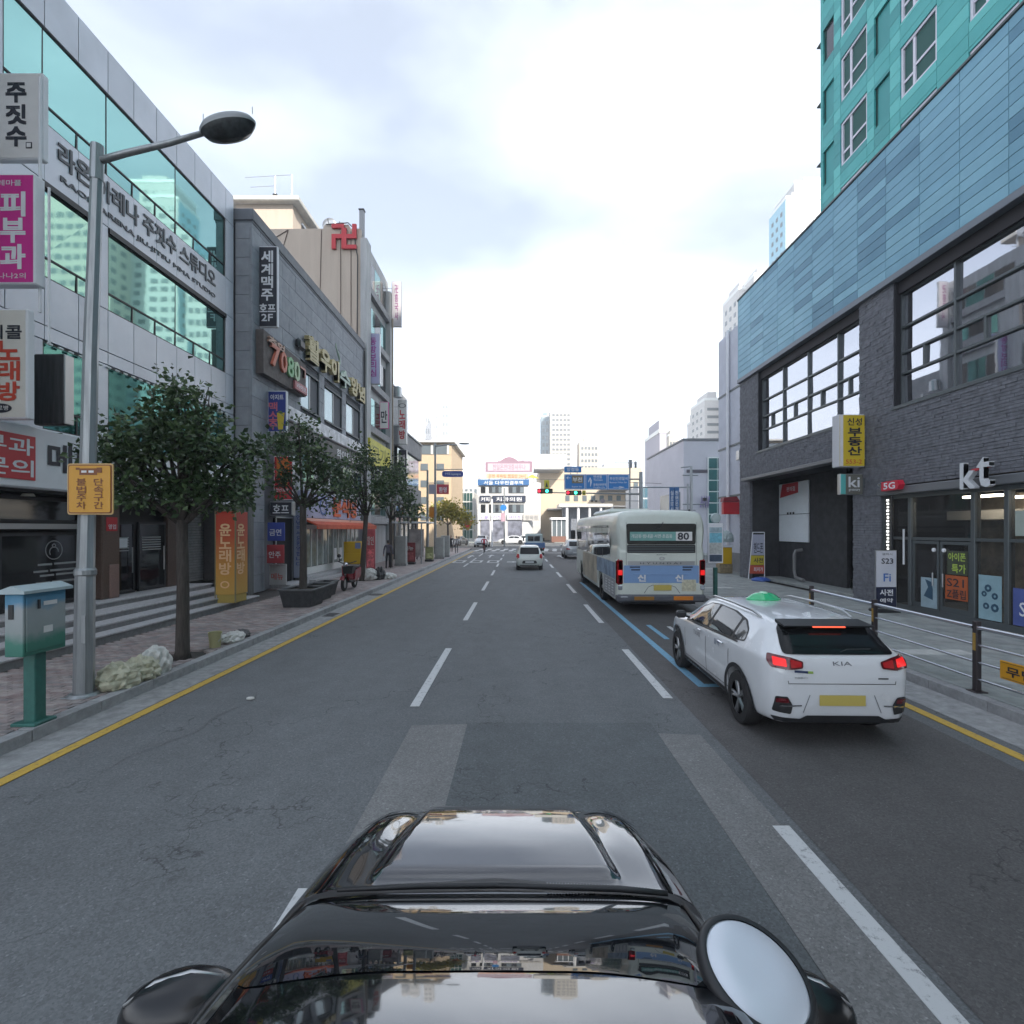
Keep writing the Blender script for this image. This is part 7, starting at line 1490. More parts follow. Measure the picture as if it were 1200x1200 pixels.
# karaoke banner board at the stairs
kb_ = thing('banner_board', 'tall red to yellow karaoke banner board standing at the end of the stairs', 'banner', (-8.9, 15.2, .3))
mg = mat('banner_gradient', (.5,.1,.05), .5); n = mg.node_tree.nodes; l_ = mg.node_tree.links.new; g = n.new('ShaderNodeNewGeometry'); s_ = n.new('ShaderNodeSeparateXYZ'); r = n.new('ShaderNodeMapRange'); c = n.new('ShaderNodeValToRGB')
r.inputs['From Min'].default_value = .6; r.inputs['From Max'].default_value = 3.0; e = c.color_ramp.elements; e[0].color = (.60,.36,.08,1); e[1].color = (.50,.05,.03,1); e.new(.35).color = (.62,.28,.05,1); e.new(.7).color = (.55,.10,.04,1)
l_(g.outputs['Position'], s_.inputs[0]); l_(s_.outputs['Z'], r.inputs['Value']); l_(r.outputs[0], c.inputs[0]); l_(c.outputs[0], n['Principled BSDF'].inputs['Base Color'])
ob('board', MB().cbox(-9.0, -8.42, 15.2, 15.9, .55, 3.02, .01), mg, kb_); ob('frame', MB().cbox(-9.02, -8.99, 15.17, 15.2, .3, 3.05).cbox(-8.43, -8.39, 15.17, 15.21, .3, 3.05).cbox(-9.0, -8.42, 15.17, 15.21, 3.02, 3.06), mat('frame_khaki', (.25,.22,.12), .5), kb_)
vtext('윤노래방', mat('banner_letter', (.85,.55,.30), .5), (-8.88, 15.185, 1.15), XR, YU, .34, 1.5, kb_, .12, bold=.05); text('○', MATS['banner_letter'], (-8.85, 15.185, .75), XR, YU, w=.26, h=.2, bold=.05, parent=kb_); vtext('윤노래방', MATS['banner_letter'], (-8.415, 15.3, 1.15), LR, YU, .4, 1.5, kb_, .12, bold=.05)
ob('base', MB().cbox(-8.98, -8.44, 15.22, 15.88, .3, .549), mat('base_yellow', (.45,.33,.08), .6), kb_)
tag(ob('utility_column', MB().cbox(-9.55, -9.15, 17.3, 17.7, .15, 3.6, .03), mat('column_grey', (.14,.145,.145), .8, var=.3, vscale=5, streak=True), None), 'grey concrete column with paper scraps between the banner and the stone house', 'column')
# planters and the scooter
for i, (y, lb) in enumerate(((15.8, 'large dark wooden planter around the slender tree'), (17.1, 'second dark planter behind the slender tree'), (18.2, 'third and smallest dark planter before the scooter'))):
    h = .5 if i == 0 else .46; x0, x1, s_ = -7.15+.02*i, -6.15-.2*i, .55 if i < 2 else .4
    pl = thing('planter', lb, 'planter', ((x0+x1)/2, y, .15)); mp_ = mat('planter_dark', (.04,.042,.046), .7, var=.3, vscale=9)
    ob('trough', MB().add([(x0+.1, y-s_+.08, .15), (x1-.1, y-s_+.08, .15), (x1-.1, y+s_-.08, .15), (x0+.1, y+s_-.08, .15), (x0, y-s_, .15+h), (x1, y-s_, .15+h), (x1, y+s_, .15+h), (x0, y+s_, .15+h)], [(0,1,5,4),(1,2,6,5),(2,3,7,6),(3,0,4,7),(3,2,1,0)]), mp_, pl)
    ob('rim', MB().cbox(x0-.03, x1+.03, y-s_-.03, y-s_+.05, .15+h, .2+h).cbox(x0-.03, x1+.03, y+s_-.05, y+s_+.03, .15+h, .2+h).cbox(x0-.03, x0+.05, y-s_+.05, y+s_-.05, .15+h, .2+h).cbox(x1-.05, x1+.03, y-s_+.05, y+s_-.05, .15+h, .2+h), mat('planter_rim', (.11,.115,.12), .7, var=.2), pl)
    ob('soil', MB().box(x0+.03, x1-.03, y-s_+.03, y+s_-.03, .13+h-.02, .13+h), mat('soil', (.05,.04,.03), .95, bump=.8), pl)
sc_ = thing('scooter', 'red motor scooter with a black front basket parked by the kerb', 'scooter', (-6.6, 19.9, .15))
def P3(x, y, z): return (-6.6+x, 19.9+y, .15+z)
M_scr = mat('scooter_red', (.28,.02,.03), .25, coat=.6)
for yy in (-.55, .65):
    w_ = ob('wheel', MB().lathe([(.17, -.05), (.26, -.045), (.28, 0), (.26, .045), (.17, .05)], P3(0, yy, .28), 'x', 24), M_tyre, sc_, smooth=True); ob('rim', MB().lathe([(.0, .02), (.17, .03), (.17, -.03), (0, -.02)], P3(0, yy, .28), 'x', 16), M_sil, w_)
ob('front_shield', MB().add([P3(-.2, -.28, .95), P3(.2, -.28, .95), P3(.22, -.2, .45), P3(-.22, -.2, .45), P3(-.12, -.46, .92), P3(.12, -.46, .92), P3(.12, -.42, .5), P3(-.12, -.42, .5)], [(0,1,2,3),(4,7,6,5),(0,4,5,1),(1,5,6,2),(3,2,6,7),(0,3,7,4)]), M_scr, sc_)
ob('mudguard', MB().lathe([(.31, -.08), (.33, 0), (.31, .08)], P3(0, -.55, .28), 'x', 12, .2, 2.6), M_scr, sc_); ob('fork', MB().bar(P3(0, -.55, .28), P3(0, -.34, .9), .035), M_sil, sc_)
ob('footboard', MB().cbox(-6.78, -6.42, 19.6, 20.15, .45, .52), M_plastic, sc_); ob('rear_body', MB().prism([(20.1, .42), (20.85, .62), (20.9, .95), (20.15, .9)], 'x', -6.77, -6.43), M_scr, sc_); ob('seat', MB().cbox(-6.75, -6.45, 20.15, 20.85, .96, 1.05, .03), M_plastic, sc_)
ob('handlebar', MB().tube([P3(-.36, -.22, 1.12), P3(-.15, -.33, 1.05), P3(.15, -.33, 1.05), P3(.36, -.22, 1.12)], .02), M_plastic, sc_); ob('mirror', MB().lathe([(0, 0), (.07, .01), (.07, .03)], P3(-.3, -.26, 1.32), 'y', 12).bar(P3(-.28, -.25, 1.1), P3(-.3, -.25, 1.3), .01), M_plastic, sc_); ob('headlight', MB().lathe([(0, -.03), (.08, -.02), (.09, .05)], P3(0, -.44, 1.0), 'y', 14), M_head, sc_)
ob('basket', MB().add([P3(.02, -.85, .95), P3(.42, -.85, .95), P3(.42, -.45, .95), P3(.02, -.45, .95), P3(.06, -.8, .68), P3(.36, -.8, .68), P3(.36, -.48, .68), P3(.06, -.48, .68)], [(0,4,5,1),(1,5,6,2),(2,6,7,3),(3,7,4,0),(4,7,6,5)]), M_plastic, sc_)
yb = thing('yellow_cabinet', 'bright yellow box cabinet with two doors outside the glass shop', 'cabinet', (-8.6, 26.3, .5)); M_yc = mat('cabinet_yellow', (.62,.38,.01), .45)
ob('cabinet', MB().cbox(-9.0, -8.12, 26.3, 26.9, .7, 1.85, .02), M_yc, yb); ob('door', MB().cbox(-8.97, -8.15, 26.28, 26.299, .74, 1.26, .006), M_yc, yb); ob('door', MB().cbox(-8.97, -8.15, 26.28, 26.299, 1.29, 1.81, .006), M_yc, yb); ob('plinth', MB().cbox(-8.9, -8.2, 26.35, 26.85, .15, .7), mat('plinth_pale', (.4,.4,.4), .7), yb); ob('label', MB().box(-8.4, -8.12, 26.27, 26.279, 1.5, 1.8), mat('label_blue', (.2,.25,.45), .5), yb)
# kerbside clutter farther on
for i, (x, y, w_, h_, c_, lb, s_) in enumerate(((-8.2, 28.3, .5, 2.2, (.50,.10,.12), 'pink and white upright banner beyond the yellow cabinet', '할인'), (-7.35, 34.2, .85, 1.3, (.22,.03,.035), 'dark red standing menu board at the kerb before the bus shelter poster', '메뉴'), (-6.5, 37.2, .6, .9, (.30,.31,.14), 'yellow bagged goods stand at the kerb', None))):
    o = thing('standing_sign', lb, 'sign', (x, y, .15)); ob('board', MB().cbox(x-w_/2, x+w_/2, y, y+.08, .3, .3+h_, .02), mat('standing%d' % i, c_, .5, var=.25, vscale=4), o); ob('foot', MB().cbox(x-w_/2, x+w_/2, y-.2, y+.3, .15, .29), M_plastic, o)
    if s_: text(s_, M_signw, (x-w_*.35, y-.006, .3+h_*.6), XR, YU, w=w_*.7, h=h_*.22, bold=.03, parent=o)
    ob('print', MB().box(x-w_*.38, x+w_*.38, y-.006, y-.001, .4, .3+h_*.5), mat('print%d' % i, tuple(v*1.5+.05 for v in c_), .5, var=.6, vscale=7), o)
for i, (x, y, h_) in enumerate(((-7.55, 32.6, 1.9), (-6.25, 40.2, 1.7), (-6.2, 43.0, 1.8))):
    o = thing('roadside_cabinet', 'grey roadside service cabinet on the left kerb, %s one' % ('nearest', 'middle', 'farthest')[i], 'cabinet', (x, y, .15)); ob('cabinet', MB().cbox(x-.35, x+.35, y, y+.5, .3, .15+h_, .02), mat('cabinet_grey', (.33,.34,.33), .6, var=.15), o); ob('door', MB().cbox(x-.31, x+.31, y-.015, y-.001, .36, .1+h_, .005), MATS['cabinet_grey'], o); ob('plinth', MB().cbox(x-.38, x+.38, y-.02, y+.52, .15, .3), M_conc, o)
# bus shelter on the left
bsh = thing('bus_shelter', 'small glazed kerb shelter with a thin pale roof and a poster panel, left side', 'shelter', (-7.2, 36, .15)); ob('roof', MB().cbox(-8.9, -6.2, 34.5, 37.5, 2.9, 3.0, .02), M_wht, bsh)
for (x, y) in ((-8.7, 34.7), (-6.6, 34.7), (-8.7, 37.3), (-6.6, 37.3)): ob('post', MB().bar((x, y, .15), (x, y, 2.9), .05), M_sil, bsh)
ob('poster_panel', MB().cbox(-7.5, -6.5, 35, 35.1, .6, 2.5, .02), mat('poster_beauty', (.40,.36,.35), .4, var=.5, vscale=2), bsh)
# poles at the left kerb beyond
pp = thing('sign_pole', 'galvanised pole on the left kerb with a red and white banner and long name sign', 'pole', (-7.2, 42, 0)); Yp = 44
def px(p): return FP(p, 0, Yp)[0]
def pz(p): return FP(0, p, Yp)[1]
ob('pole', MB().bar((px(501), Yp, .15), (px(501), Yp, pz(551)), .12, .08), M_galv, pp); ob('arm', MB().bar((px(501), Yp, pz(566)), (px(526), Yp, pz(566)), .04), M_galv, pp)
ob('flag', MB().cbox(px(502.5), px(511), Yp-.02, Yp+.02, pz(579), pz(567.5), .005), mat('flag_grey', (.35,.34,.42), .5), pp); ob('flag', MB().cbox(px(511.6), px(526), Yp-.02, Yp+.02, pz(579), pz(567.5), .005), mat('flag_red', (.5,.04,.07), .5), pp); text('환영', M_wht, (px(514.5), Yp-.025, pz(577)), XR, YU, w=.65, h=.45, bold=.04, parent=pp)
np_ = thing('name_sign', 'rounded blue street name sign hanging from an arm over the left lane', 'sign', (px(530), Yp+4, 7)); Yp = 48
ob('post', MB().bar((px(510), Yp, .15), (px(510), Yp, pz(519)), .13, .09), M_galv, np_); ob('lamp_arm', MB().tube([(px(510), Yp, pz(523)), (px(525), Yp, pz(521)), (px(536), Yp, pz(521.5))], .06), M_galv, np_); ob('lamp_head', MB().lathe([(0, .10), (.7, .08), (1, 0), (.8, -.06), (0, -.08)], n=20).xf(Matrix.Translation((px(544), Yp, pz(520))) @ Matrix.Diagonal((.55, .25, 1, 1))), M_galv, np_, smooth=True)
ob('arm', MB().bar((px(510), Yp, pz(550)), (px(543), Yp, pz(550)), .04), M_galv, np_); ob('plate', MB().prism(rounded([(px(518), pz(559)), (px(543), pz(559)), (px(543), pz(552)), (px(518), pz(552))], .28, 6), 'y', Yp-.05, Yp+.02), mat('sign_navy', (.03,.06,.30), .4), np_); text('수영로 Suyeong-ro', M_wht, (px(521.5), Yp-.055, pz(557.2)), XR, YU, w=px(540)-px(521.5), h=pz(553.8)-pz(557.2), bold=.02, parent=np_)
ob('banner', MB().cbox(px(503), px(509), Yp-.02, Yp+.02, pz(606.5), pz(594), .01), mat('banner_orange', (.6,.22,.02), .5), np_)
ys_ = thing('yield_sign', 'red downward triangle sign on a thin post at the far left corner', 'sign', (FP(549, 0, 68)[0], 68, 0)); x_, z_ = FP(548.5, 615, 68); ob('plate', MB().prism(rounded([(x_-.75, z_+.55), (x_+.75, z_+.55), (x_, z_-.75)], .08), 'y', 68, 68.05), M_red, ys_); ob('post', MB().bar((x_, 68.1, .1), (x_, 68.1, z_+.5), .05), M_galv, ys_)
# guard rail on the right kerb
gr_ = thing('guard_rail', 'pedestrian guard rail with dark posts and four silver rails along the right kerb', 'railing', (6.72, 8, .15)); M_gp = mat('post_brown_black', (.035,.028,.03), .45); posts = [(6.86, 12.0), (6.74, 9.7), (6.62, 7.4), (6.62, 5.1), (6.62, 2.8)]
M_rail = mat('steel_rail', (.55,.57,.60), .2, .9)
for x, y in posts:
    p_ = ob('post', MB().cbox(x-.04, x+.04, y-.04, y+.04, .16, 1.17, .01), M_gp, gr_); ob('foot_plate', MB().cbox(x-.09, x+.09, y-.09, y+.09, .15, .165), M_gp, p_); ob('reflector_strip', MB().box(x-.042, x-.0405, y-.025, y+.025, .75, 1.0), mat('strip_ochre', (.35,.22,.05), .5), p_)
for (xa_, ya_), (xb_, yb_) in zip(posts[:-1], posts[1:]):
    for z, r_ in ((1.08, .032), (.83, .019), (.58, .019), (.34, .019)): ob('rail', MB().bar((xa_-.01, ya_-.04, z), (xb_-.01, yb_+.04, z), r_, n=10), M_rail, gr_, smooth='auto')
op = thing('rail_plate', 'orange plate with black characters fixed to the guard rail', 'sign', (6.58, 6.6, .4)); ob('plate', MB().cbox(6.555, 6.575, 5.55, 6.98, .47, .72, .005), M_or, op); ob('border', MB().box(6.552, 6.5545, 5.58, 6.95, .49, .495).box(6.552, 6.5545, 5.58, 6.95, .695, .70), M_ink, op); text('무단횡단금지', M_ink, (6.55, 6.88, .53), RR, YU, w=1.2, h=.13, bold=.05, parent=op)
# bus stop panel and yellow box beyond the bus
bp_ = thing('bus_stop_panel', 'framed route information panel on a green post to the right of the bus', 'sign', (6.6, 17.3, .15)); Yp = 17.3; x_ = px(839)
ob('post', MB().cbox(x_-.06, x_+.06, Yp, Yp+.12, .15, 1.2, .01), M_gpost, bp_); ob('frame', MB().cbox(px(829.5), px(847), Yp-.03, Yp+.05, pz(660), pz(613), .01), M_wht, bp_)
for k, (a_, b__, c_) in enumerate(((624, 618, (.35,.45,.5)), (636, 624.5, (.20,.50,.62)), (649, 636.5, (.50,.52,.50)), (658, 650, (.06,.09,.14)))): ob('panel', MB().box(px(831), px(845.6), Yp-.036, Yp-.031, pz(a_), pz(b__)), mat('route%d' % k, c_, .4, var=.3, vscale=12), bp_)
ob('topper', MB().lathe([(0, -.04), (.15, -.03), (.17, 0), (.17, .05), (0, .06)], (x_, Yp, pz(607)), 'y', 20), mat('topper_pale', (.4,.48,.48), .4), bp_)
yb2 = thing('grit_box', 'yellow vending box with a white top right of the bus stop panel', 'box', (10, 27, .15)); Yp = 27; ob('box', MB().cbox(px(845), px(858), Yp, Yp+.6, pz(661), pz(641.5), .02), M_yc, yb2); ob('top', MB().cbox(px(844), px(859), Yp-.05, Yp+.65, pz(641.4), pz(639.5)), M_wht, yb2); ob('base', MB().cbox(px(844), px(858.5), Yp, Yp+.6, .16, pz(661.2)), mat('base_stripe', (.25,.2,.12), .6, var=.5, vscale=9), yb2)
crumple('litter_sack', 'pale tied sack resting on the yellow box', (FP(852, 0, 27)[0], 27.2, 2.0), (.35, .3, .35), MATS['topper_pale'], 15, 'sack')
# ---------------- gantry: pole, arm, direction sign, signals
Yp = 45; gp = thing('gantry_pole', 'grey mast pole right of the junction with long arms for signs and signals', 'pole', (px(751), 45, 0))
ob('pole', MB().bar((px(751), 45, 0), (px(751), 45, pz(553)), .22, .16, 14), M_galv, gp, smooth='auto')
for yy_ in (561.5, 571): ob('arm', MB().bar((px(751), 45, pz(yy_)), (px(736), 45, pz(yy_)), .07), M_galv, gp)
ob('signal_arm', MB().bar((px(751), 45, pz(579)), (px(630), 45, pz(577)), .08, .04), M_galv, gp, smooth=True); ob('signal_arm', MB().bar((px(751), 45.1, pz(571)), (px(812), 45.1, pz(571)), .06), M_galv, gp)
ds_ = thing('direction_sign', 'long blue overhead direction sign with white arrows in three panels', 'sign', (px(700), 45, pz(574))); M_sb = mat('sign_blue', (.02,.19,.52), .4)
ob('plate', MB().cbox(px(661), px(737), 44.8, 44.88, pz(574), pz(556), .01), M_sb, ds_)
q = MB()
for a_, b__ in ((661.5, 685), (686, 711), (712, 736.5)): q.box(px(a_), px(b__), 44.785, 44.795, pz(557), pz(556.5)).box(px(a_), px(b__), 44.785, 44.795, pz(573.5), pz(573)).box(px(a_), px(a_)+.04, 44.785, 44.795, pz(573), pz(557)).box(px(b__)-.04, px(b__), 44.785, 44.795, pz(573), pz(557))
ob('border', q, M_wht, ds_); text('←', M_wht, (px(663.5), 44.78, pz(562)), XR, YU, w=.35, h=.25, bold=.03, parent=ds_); text('↑', M_wht, (px(689), 44.78, pz(571)), XR, YU, w=.32, h=.85, bold=.05, parent=ds_); text('→', M_wht, (px(718), 44.78, pz(572.5)), XR, YU, w=1.0, h=.18, bold=.04, parent=ds_)
ob('inset', MB().box(px(670), px(683), 44.785, 44.795, pz(566.5), pz(557.5)), mat('inset_brown', (.22,.17,.10), .5), ds_); text('부전', M_wht, (px(671), 44.78, pz(565)), XR, YU, w=.8, h=.4, bold=.03, parent=ds_); text('Bujeon Stn', M_wht, (px(670), 44.78, pz(572)), XR, YU, w=.85, h=.18, parent=ds_)
text('연산동', M_wht, (px(695), 44.78, pz(561)), XR, YU, w=.75, h=.27, bold=.02, parent=ds_); text('Yeonsan', M_wht, (px(695), 44.78, pz(563.6)), XR, YU, w=.8, h=.15, parent=ds_); text('동해선부전역', M_wht, (px(695), 44.78, pz(570)), XR, YU, w=1.1, h=.25, bold=.02, parent=ds_); text('Donghae Line', M_wht, (px(695), 44.78, pz(572.5)), XR, YU, w=1.0, h=.13, parent=ds_)
text('부산진경찰서', M_wht, (px(714), 44.78, pz(563)), XR, YU, w=1.55, h=.3, bold=.02, parent=ds_); text('Busanjin Police Stn', M_wht, (px(714), 44.78, pz(567)), XR, YU, w=1.5, h=.18, parent=ds_)
nl = thing('name_plate', 'short blue plate above the left end of the overhead direction sign', 'sign', (px(671), 45, pz(554))); ob('plate', MB().cbox(px(661), px(681), 44.8, 44.86, pz(554), pz(547), .01), M_sb, nl); text('양정동', M_wht, (px(664), 44.79, pz(552.6)), XR, YU, w=1.05, h=.33, bold=.03, parent=nl)
ob('bracket', MB().box(px(668), px(668)+.06, 44.9, 44.95, pz(556), pz(547)).box(px(676), px(676)+.06, 44.9, 44.95, pz(556), pz(547)), M_galv, nl)
for k, p0 in enumerate((629.5, 663)):
    t = thing('traffic_signal', ('left', 'right')[k]+' of the two four-light signals on the long arm, showing a green arrow', 'traffic light', (px(p0), 45, pz(577)), 'traffic signals on the long arm')
    w_ = px(p0+18)-px(p0); h_ = .42; z = pz(578.5) if k == 0 else pz(580.5)
    ob('housing', MB().cbox(px(p0), px(p0+18), 44.7, 44.95, z, z+h_, .04), M_plastic, t)
    for j in range(4):
        cx = px(p0)+w_*(j+.5)/4; col = [(.8,.02,.05), (.25,.12,.01), (.05,.9,.5), (.01,.06,.03)][j]
        ob('signal_lens', MB().lathe([(0, -.02), (.13, -.01), (.14, .02)], (cx, 44.7, z+.21), 'y', 18), mat('lens%d' % j, col, .3, emit=[1.0, 0, 2.2, 0][j]), t)
        ob('visor', MB().lathe([(.155, 0), (.155, -.16)], (cx, 44.7, z+.21), 'y', 16, 0, pi), M_plastic, t)
    yp_ = tag(ob('turn_plate', MB().cbox(px(p0+8 if k == 0 else p0+19), px(p0+14 if k == 0 else p0+23), 44.8, 44.86, z+h_+.02 if k == 0 else z, z+h_+.75 if k == 0 else z+.42, .01), mat('plate_yellowsign', (.62,.55,.05), .5), None), 'yellow plate %s' % ('standing on the left traffic signal' if k == 0 else 'at the right end of the right traffic signal'), 'sign')
    ob('plate_symbol', MB().prism([(px(p0+(9.5 if k == 0 else 20)), z+(h_+.15 if k == 0 else .1)), (px(p0+(12.5 if k == 0 else 22)), z+(h_+.15 if k == 0 else .1)), (px(p0+(11 if k == 0 else 21)), z+(h_+.6 if k == 0 else .34))], 'y', 44.785, 44.79), M_ink, yp_)
cam_ = thing('traffic_camera', 'small round backed traffic camera on a thin arm under the direction sign', 'camera', (px(705), 45, pz(587))); ob('arm', MB().bar((px(751), 45, pz(587)), (px(690), 45, pz(587)), .03), M_galv, cam_); ob('disc', MB().lathe([(0, 0), (.2, .01), (.2, .05)], (px(706), 44.9, pz(587)), 'y', 16), mat('disc_mauve', (.3,.26,.28), .5), cam_); ob('cameras', MB().cbox(px(692), px(694.5), 44.7, 44.9, pz(588.3), pz(586.5)).cbox(px(697), px(699.5), 44.7, 44.9, pz(588.3), pz(586.5)), M_plastic, cam_)
dome = thing('surveillance_pole', 'second grey pole at the right with side arms and small grey boxes', 'pole', (px(810), 45, 0)); Yp = 40
ob('pole', MB().bar((px(810), 40, 0), (px(810), 40, pz(546)), .16, .10), M_galv, dome, smooth='auto'); ob('pole', MB().bar((px(806), 40, 0), (px(806), 40, pz(567)), .07), M_galv, dome)
for za_, a_, b__ in ((548, 798, 810), (557, 800, 818), (591, 800, 826), (598, 784, 815)): ob('arm', MB().bar((px(a_), 40, pz(za_)), (px(b__), 40, pz(za_-(1.5 if za_ == 548 else 0))), .05), M_galv, dome)
ob('camera_housing', MB().cbox(px(824), px(827), 39.8, 40.1, pz(587), pz(583.5)).cbox(px(806), px(808), 39.8, 40.2, pz(600), pz(597)), M_plastic, dome)
cb2 = tag(ob('overhead_cable', MB().tube([(px(751)+3, 45, pz(560)-.3*0), (-2, 70, 9.5), (-12, 95, 9)], .02), M_black, None), 'thin dark cable slung across the junction', 'cable')
# backs of signals and pole far right of the junction
bk2 = thing('traffic_signal', 'pair of grey signal backs on a short arm above the direction sign', 'traffic light', (px(740), 60, 0)); Yp = 60; ob('pole', MB().bar((px(738), 60, 0), (px(738), 60, pz(541)), .1), M_galv, bk2); ob('housing', MB().cbox(px(737), px(741), 60.1, 60.3, pz(548), pz(538.5), .02), mat('signal_back', (.2,.22,.23), .6), bk2); ob('housing', MB().cbox(px(744), px(746.5), 60.1, 60.3, pz(548), pz(540.5), .02), MATS['signal_back'], bk2); ob('arm', MB().bar((px(720), 60, pz(542.5)), (px(745), 60, pz(542.5)), .05), M_galv, bk2)
Yp = 72; t = thing('sign_post', 'slim pole with a blue round and mauve vertical banner before the corner shop block', 'pole', (px(590), 72, 0)); ob('pole', MB().bar((px(591), 72, 0), (px(591), 72, pz(572)), .1), M_galv, t); ob('disc', MB().lathe([(0, 0), (.45, .01), (.45, .06)], (px(590), 71.9, pz(595)), 'y', 18), M_sb, t); ob('banner', MB().box(px(587), px(592), 71.9, 71.95, pz(611), pz(601)), mat('banner_mauve', (.45,.30,.36), .6, var=.2), t)
t = thing('sign_post', 'thin white pole left of the mauve banner before the corner block', 'pole', (px(577), 72, 0)); ob('pole', MB().bar((px(576.5), 72, 0), (px(576.5), 72, pz(585)), .12), M_wht, t)
# ---------------- people: one continuous skinned figure each
M_skin = mat('skin', (.42,.27,.20), .6); M_hair = mat('hair_black', (.012,.011,.012), .6)
def person(label, x, y, rz, shirt, trousers, pose='walk', h=1.70, group=None, z=.15, grey=None):
    t = thing('person', label, 'person', (x, y, z), group, rz); k = h/1.7
    a = .18 if pose == 'walk' else .05
    if pose == 'ride':
        J = dict(pel=(0, 0, .98), ch=(0, .22, 1.34), nk=(0, .30, 1.46), hd=(0, .36, 1.60), ht=(0, .38, 1.70), s=.19, el=(.30, .42, 1.18), wr=(.26, .66, 1.06), kn=[(.10, .30, .62), (.10, .34, .90)], an=[(.10, .12, .22), (.10, .18, .48)], toe=.14)
    else:
        J = dict(pel=(0, 0, .93), ch=(0, .0, 1.30), nk=(0, .01, 1.44), hd=(0, .03, 1.55), ht=(0, .03, 1.68), s=.18, el=(.25, -.03, 1.10), wr=(.26, .08, .86), kn=[(.10, a*.7, .50), (.10, -a*.1, .49)], an=[(.10, a, .08), (.10, -a*1.3, .10)], toe=.15)
    vs, ed, rad = [], [], []
    def v(p, r, par=None):
        vs.append(tuple(c_*k for c_ in p)); rad.append(r*k)
        if par is not None: ed.append((par, len(vs)-1))
        return len(vs)-1
    pel = v(J['pel'], .135); wa = v([(p_+q_)/2 for p_, q_ in zip(J['pel'], J['ch'])], .125, pel); ch = v(J['ch'], .145, wa); nk = v(J['nk'], .055, ch); 
    groups = {'body': list(range(4))}
    for si, s in enumerate((1, -1)):
        sh = v((s*J['s'], J['ch'][1], J['ch'][2]+.07), .062, ch); el = v((s*J['el'][0], J['el'][1]*(1 if pose == 'ride' else (1-2*si)), J['el'][2]), .046, sh); wr = v((s*J['wr'][0], J['wr'][1]*(1 if pose == 'ride' else (1-2*si)), J['wr'][2]), .032, el)
        hp = v((s*.09, J['pel'][1], J['pel'][2]-.08), .088, pel); kn = v((s*J['kn'][si][0], *J['kn'][si][1:]), .062, hp); an = v((s*J['an'][si][0], *J['an'][si][1:]), .042, kn); v((s*J['an'][si][0], J['an'][si][1]+J['toe'], J['an'][si][2]-.05), .035, an)
        pal = v((s*J['wr'][0], J['wr'][1]*(1 if pose == 'ride' else (1-2*si))+.01, J['wr'][2]-.07), .026, wr)
        for f_ in range(4): v((s*(J['wr'][0]+.002), J['wr'][1]*(1 if pose == 'ride' else (1-2*si))+(-.025+.018*f_), J['wr'][2]-.15+.01*abs(f_-1.5)), .009, pal)
        v((s*(J['wr'][0]-.03), J['wr'][1]*(1 if pose == 'ride' else (1-2*si))+.03, J['wr'][2]-.10), .010, pal)
    me = bpy.data.meshes.new('p'); me.from_pydata(vs, ed, []); o = bpy.data.objects.new('p', me); _ts.collection.objects.link(o)
    md = o.modifiers.new('s', 'SKIN'); md.branch_smoothing = .6
    for i_, sv in enumerate(me.skin_vertices[0].data): sv.radius = (rad[i_], rad[i_]*(.75 if i_ < 3 else 1)); sv.use_root = (i_ == 0)
    o.modifiers.new('u', 'SUBSURF').levels = 2; _ts.view_layers[0].update(); m2 = bpy.data.meshes.new_from_object(o.evaluated_get(_ts.view_layers[0].depsgraph)); bpy.data.objects.remove(o)
    for m_ in (shirt, trousers, M_skin, M_plastic): m2.materials.append(m_)
    for p in m2.polygons:
        c_ = p.center; zz = c_.z/k; hand = abs(c_.x)/k > .20 and zz < J['wr'][2]-.01 and zz > J['wr'][2]-.25
        p.material_index = 2 if hand or zz > J['nk'][2]-.01 else 3 if zz < min(J['an'][0][2], J['an'][1][2])+.0 else 1 if zz < J['pel'][2]+.02 and abs(c_.x)/k < .2 else 0; p.use_smooth = True
    lob('body', m2, None, t)
    hc = V(J['hd'])*k; H = MB().lathe([(0, -.125), (.045, -.115), (.062, -.07), (.078, -.01), (.080, .05), (.066, .10), (.035, .125), (0, .13)], n=20); H.xf(Matrix.Translation(hc+V((0, .01, .01))) @ Matrix.Diagonal((.95, 1.15, 1, 1)))
    hd_ = lob('head', H, M_skin, t, smooth=True); lob('nose', MB().lathe([(0, .03), (.012, 0), (.014, -.02), (0, -.025)], tuple(hc+V((0, .10, 0))), n=8), M_skin, hd_, smooth=True)
    for s in (-1, 1): lob('eye', MB().lathe([(0, .006), (.010, 0), (0, -.006)], tuple(hc+V((s*.03, .088, .02))), n=8), M_hair, hd_); lob('ear', MB().cbox(hc.x+s*.070, hc.x+s*.085, hc.y-.01, hc.y+.02, hc.z-.025, hc.z+.03, .005), M_skin, hd_)
    lob('mouth', MB().cbox(hc.x-.022, hc.x+.022, hc.y+.082, hc.y+.090, hc.z-.055, hc.z-.048, .002), mat('lip', (.3,.1,.09), .5), hd_)
    Hh_ = MB().lathe([(0, -.03), (.085, -.04), (.090, .03), (.078, .10), (.04, .138), (0, .145)], n=20); Hh_.xf(Matrix.Translation(hc+V((0, -.022, .012))) @ Matrix.Diagonal((1, 1.12, 1, 1))); lob('hair', Hh_, grey or M_hair, t, smooth=True); return t
M_sh1 = mat('jacket_slate', (.10,.10,.13), .8); M_tr1 = mat('trousers_black', (.015,.015,.02), .8); M_sh2 = mat('vest_red', (.42,.04,.07), .7); M_sh3 = mat('coat_black', (.02,.02,.022), .8); M_sh4 = mat('coat_grey', (.3,.3,.32), .8); M_tr4 = mat('trousers_grey', (.12,.12,.13), .8)
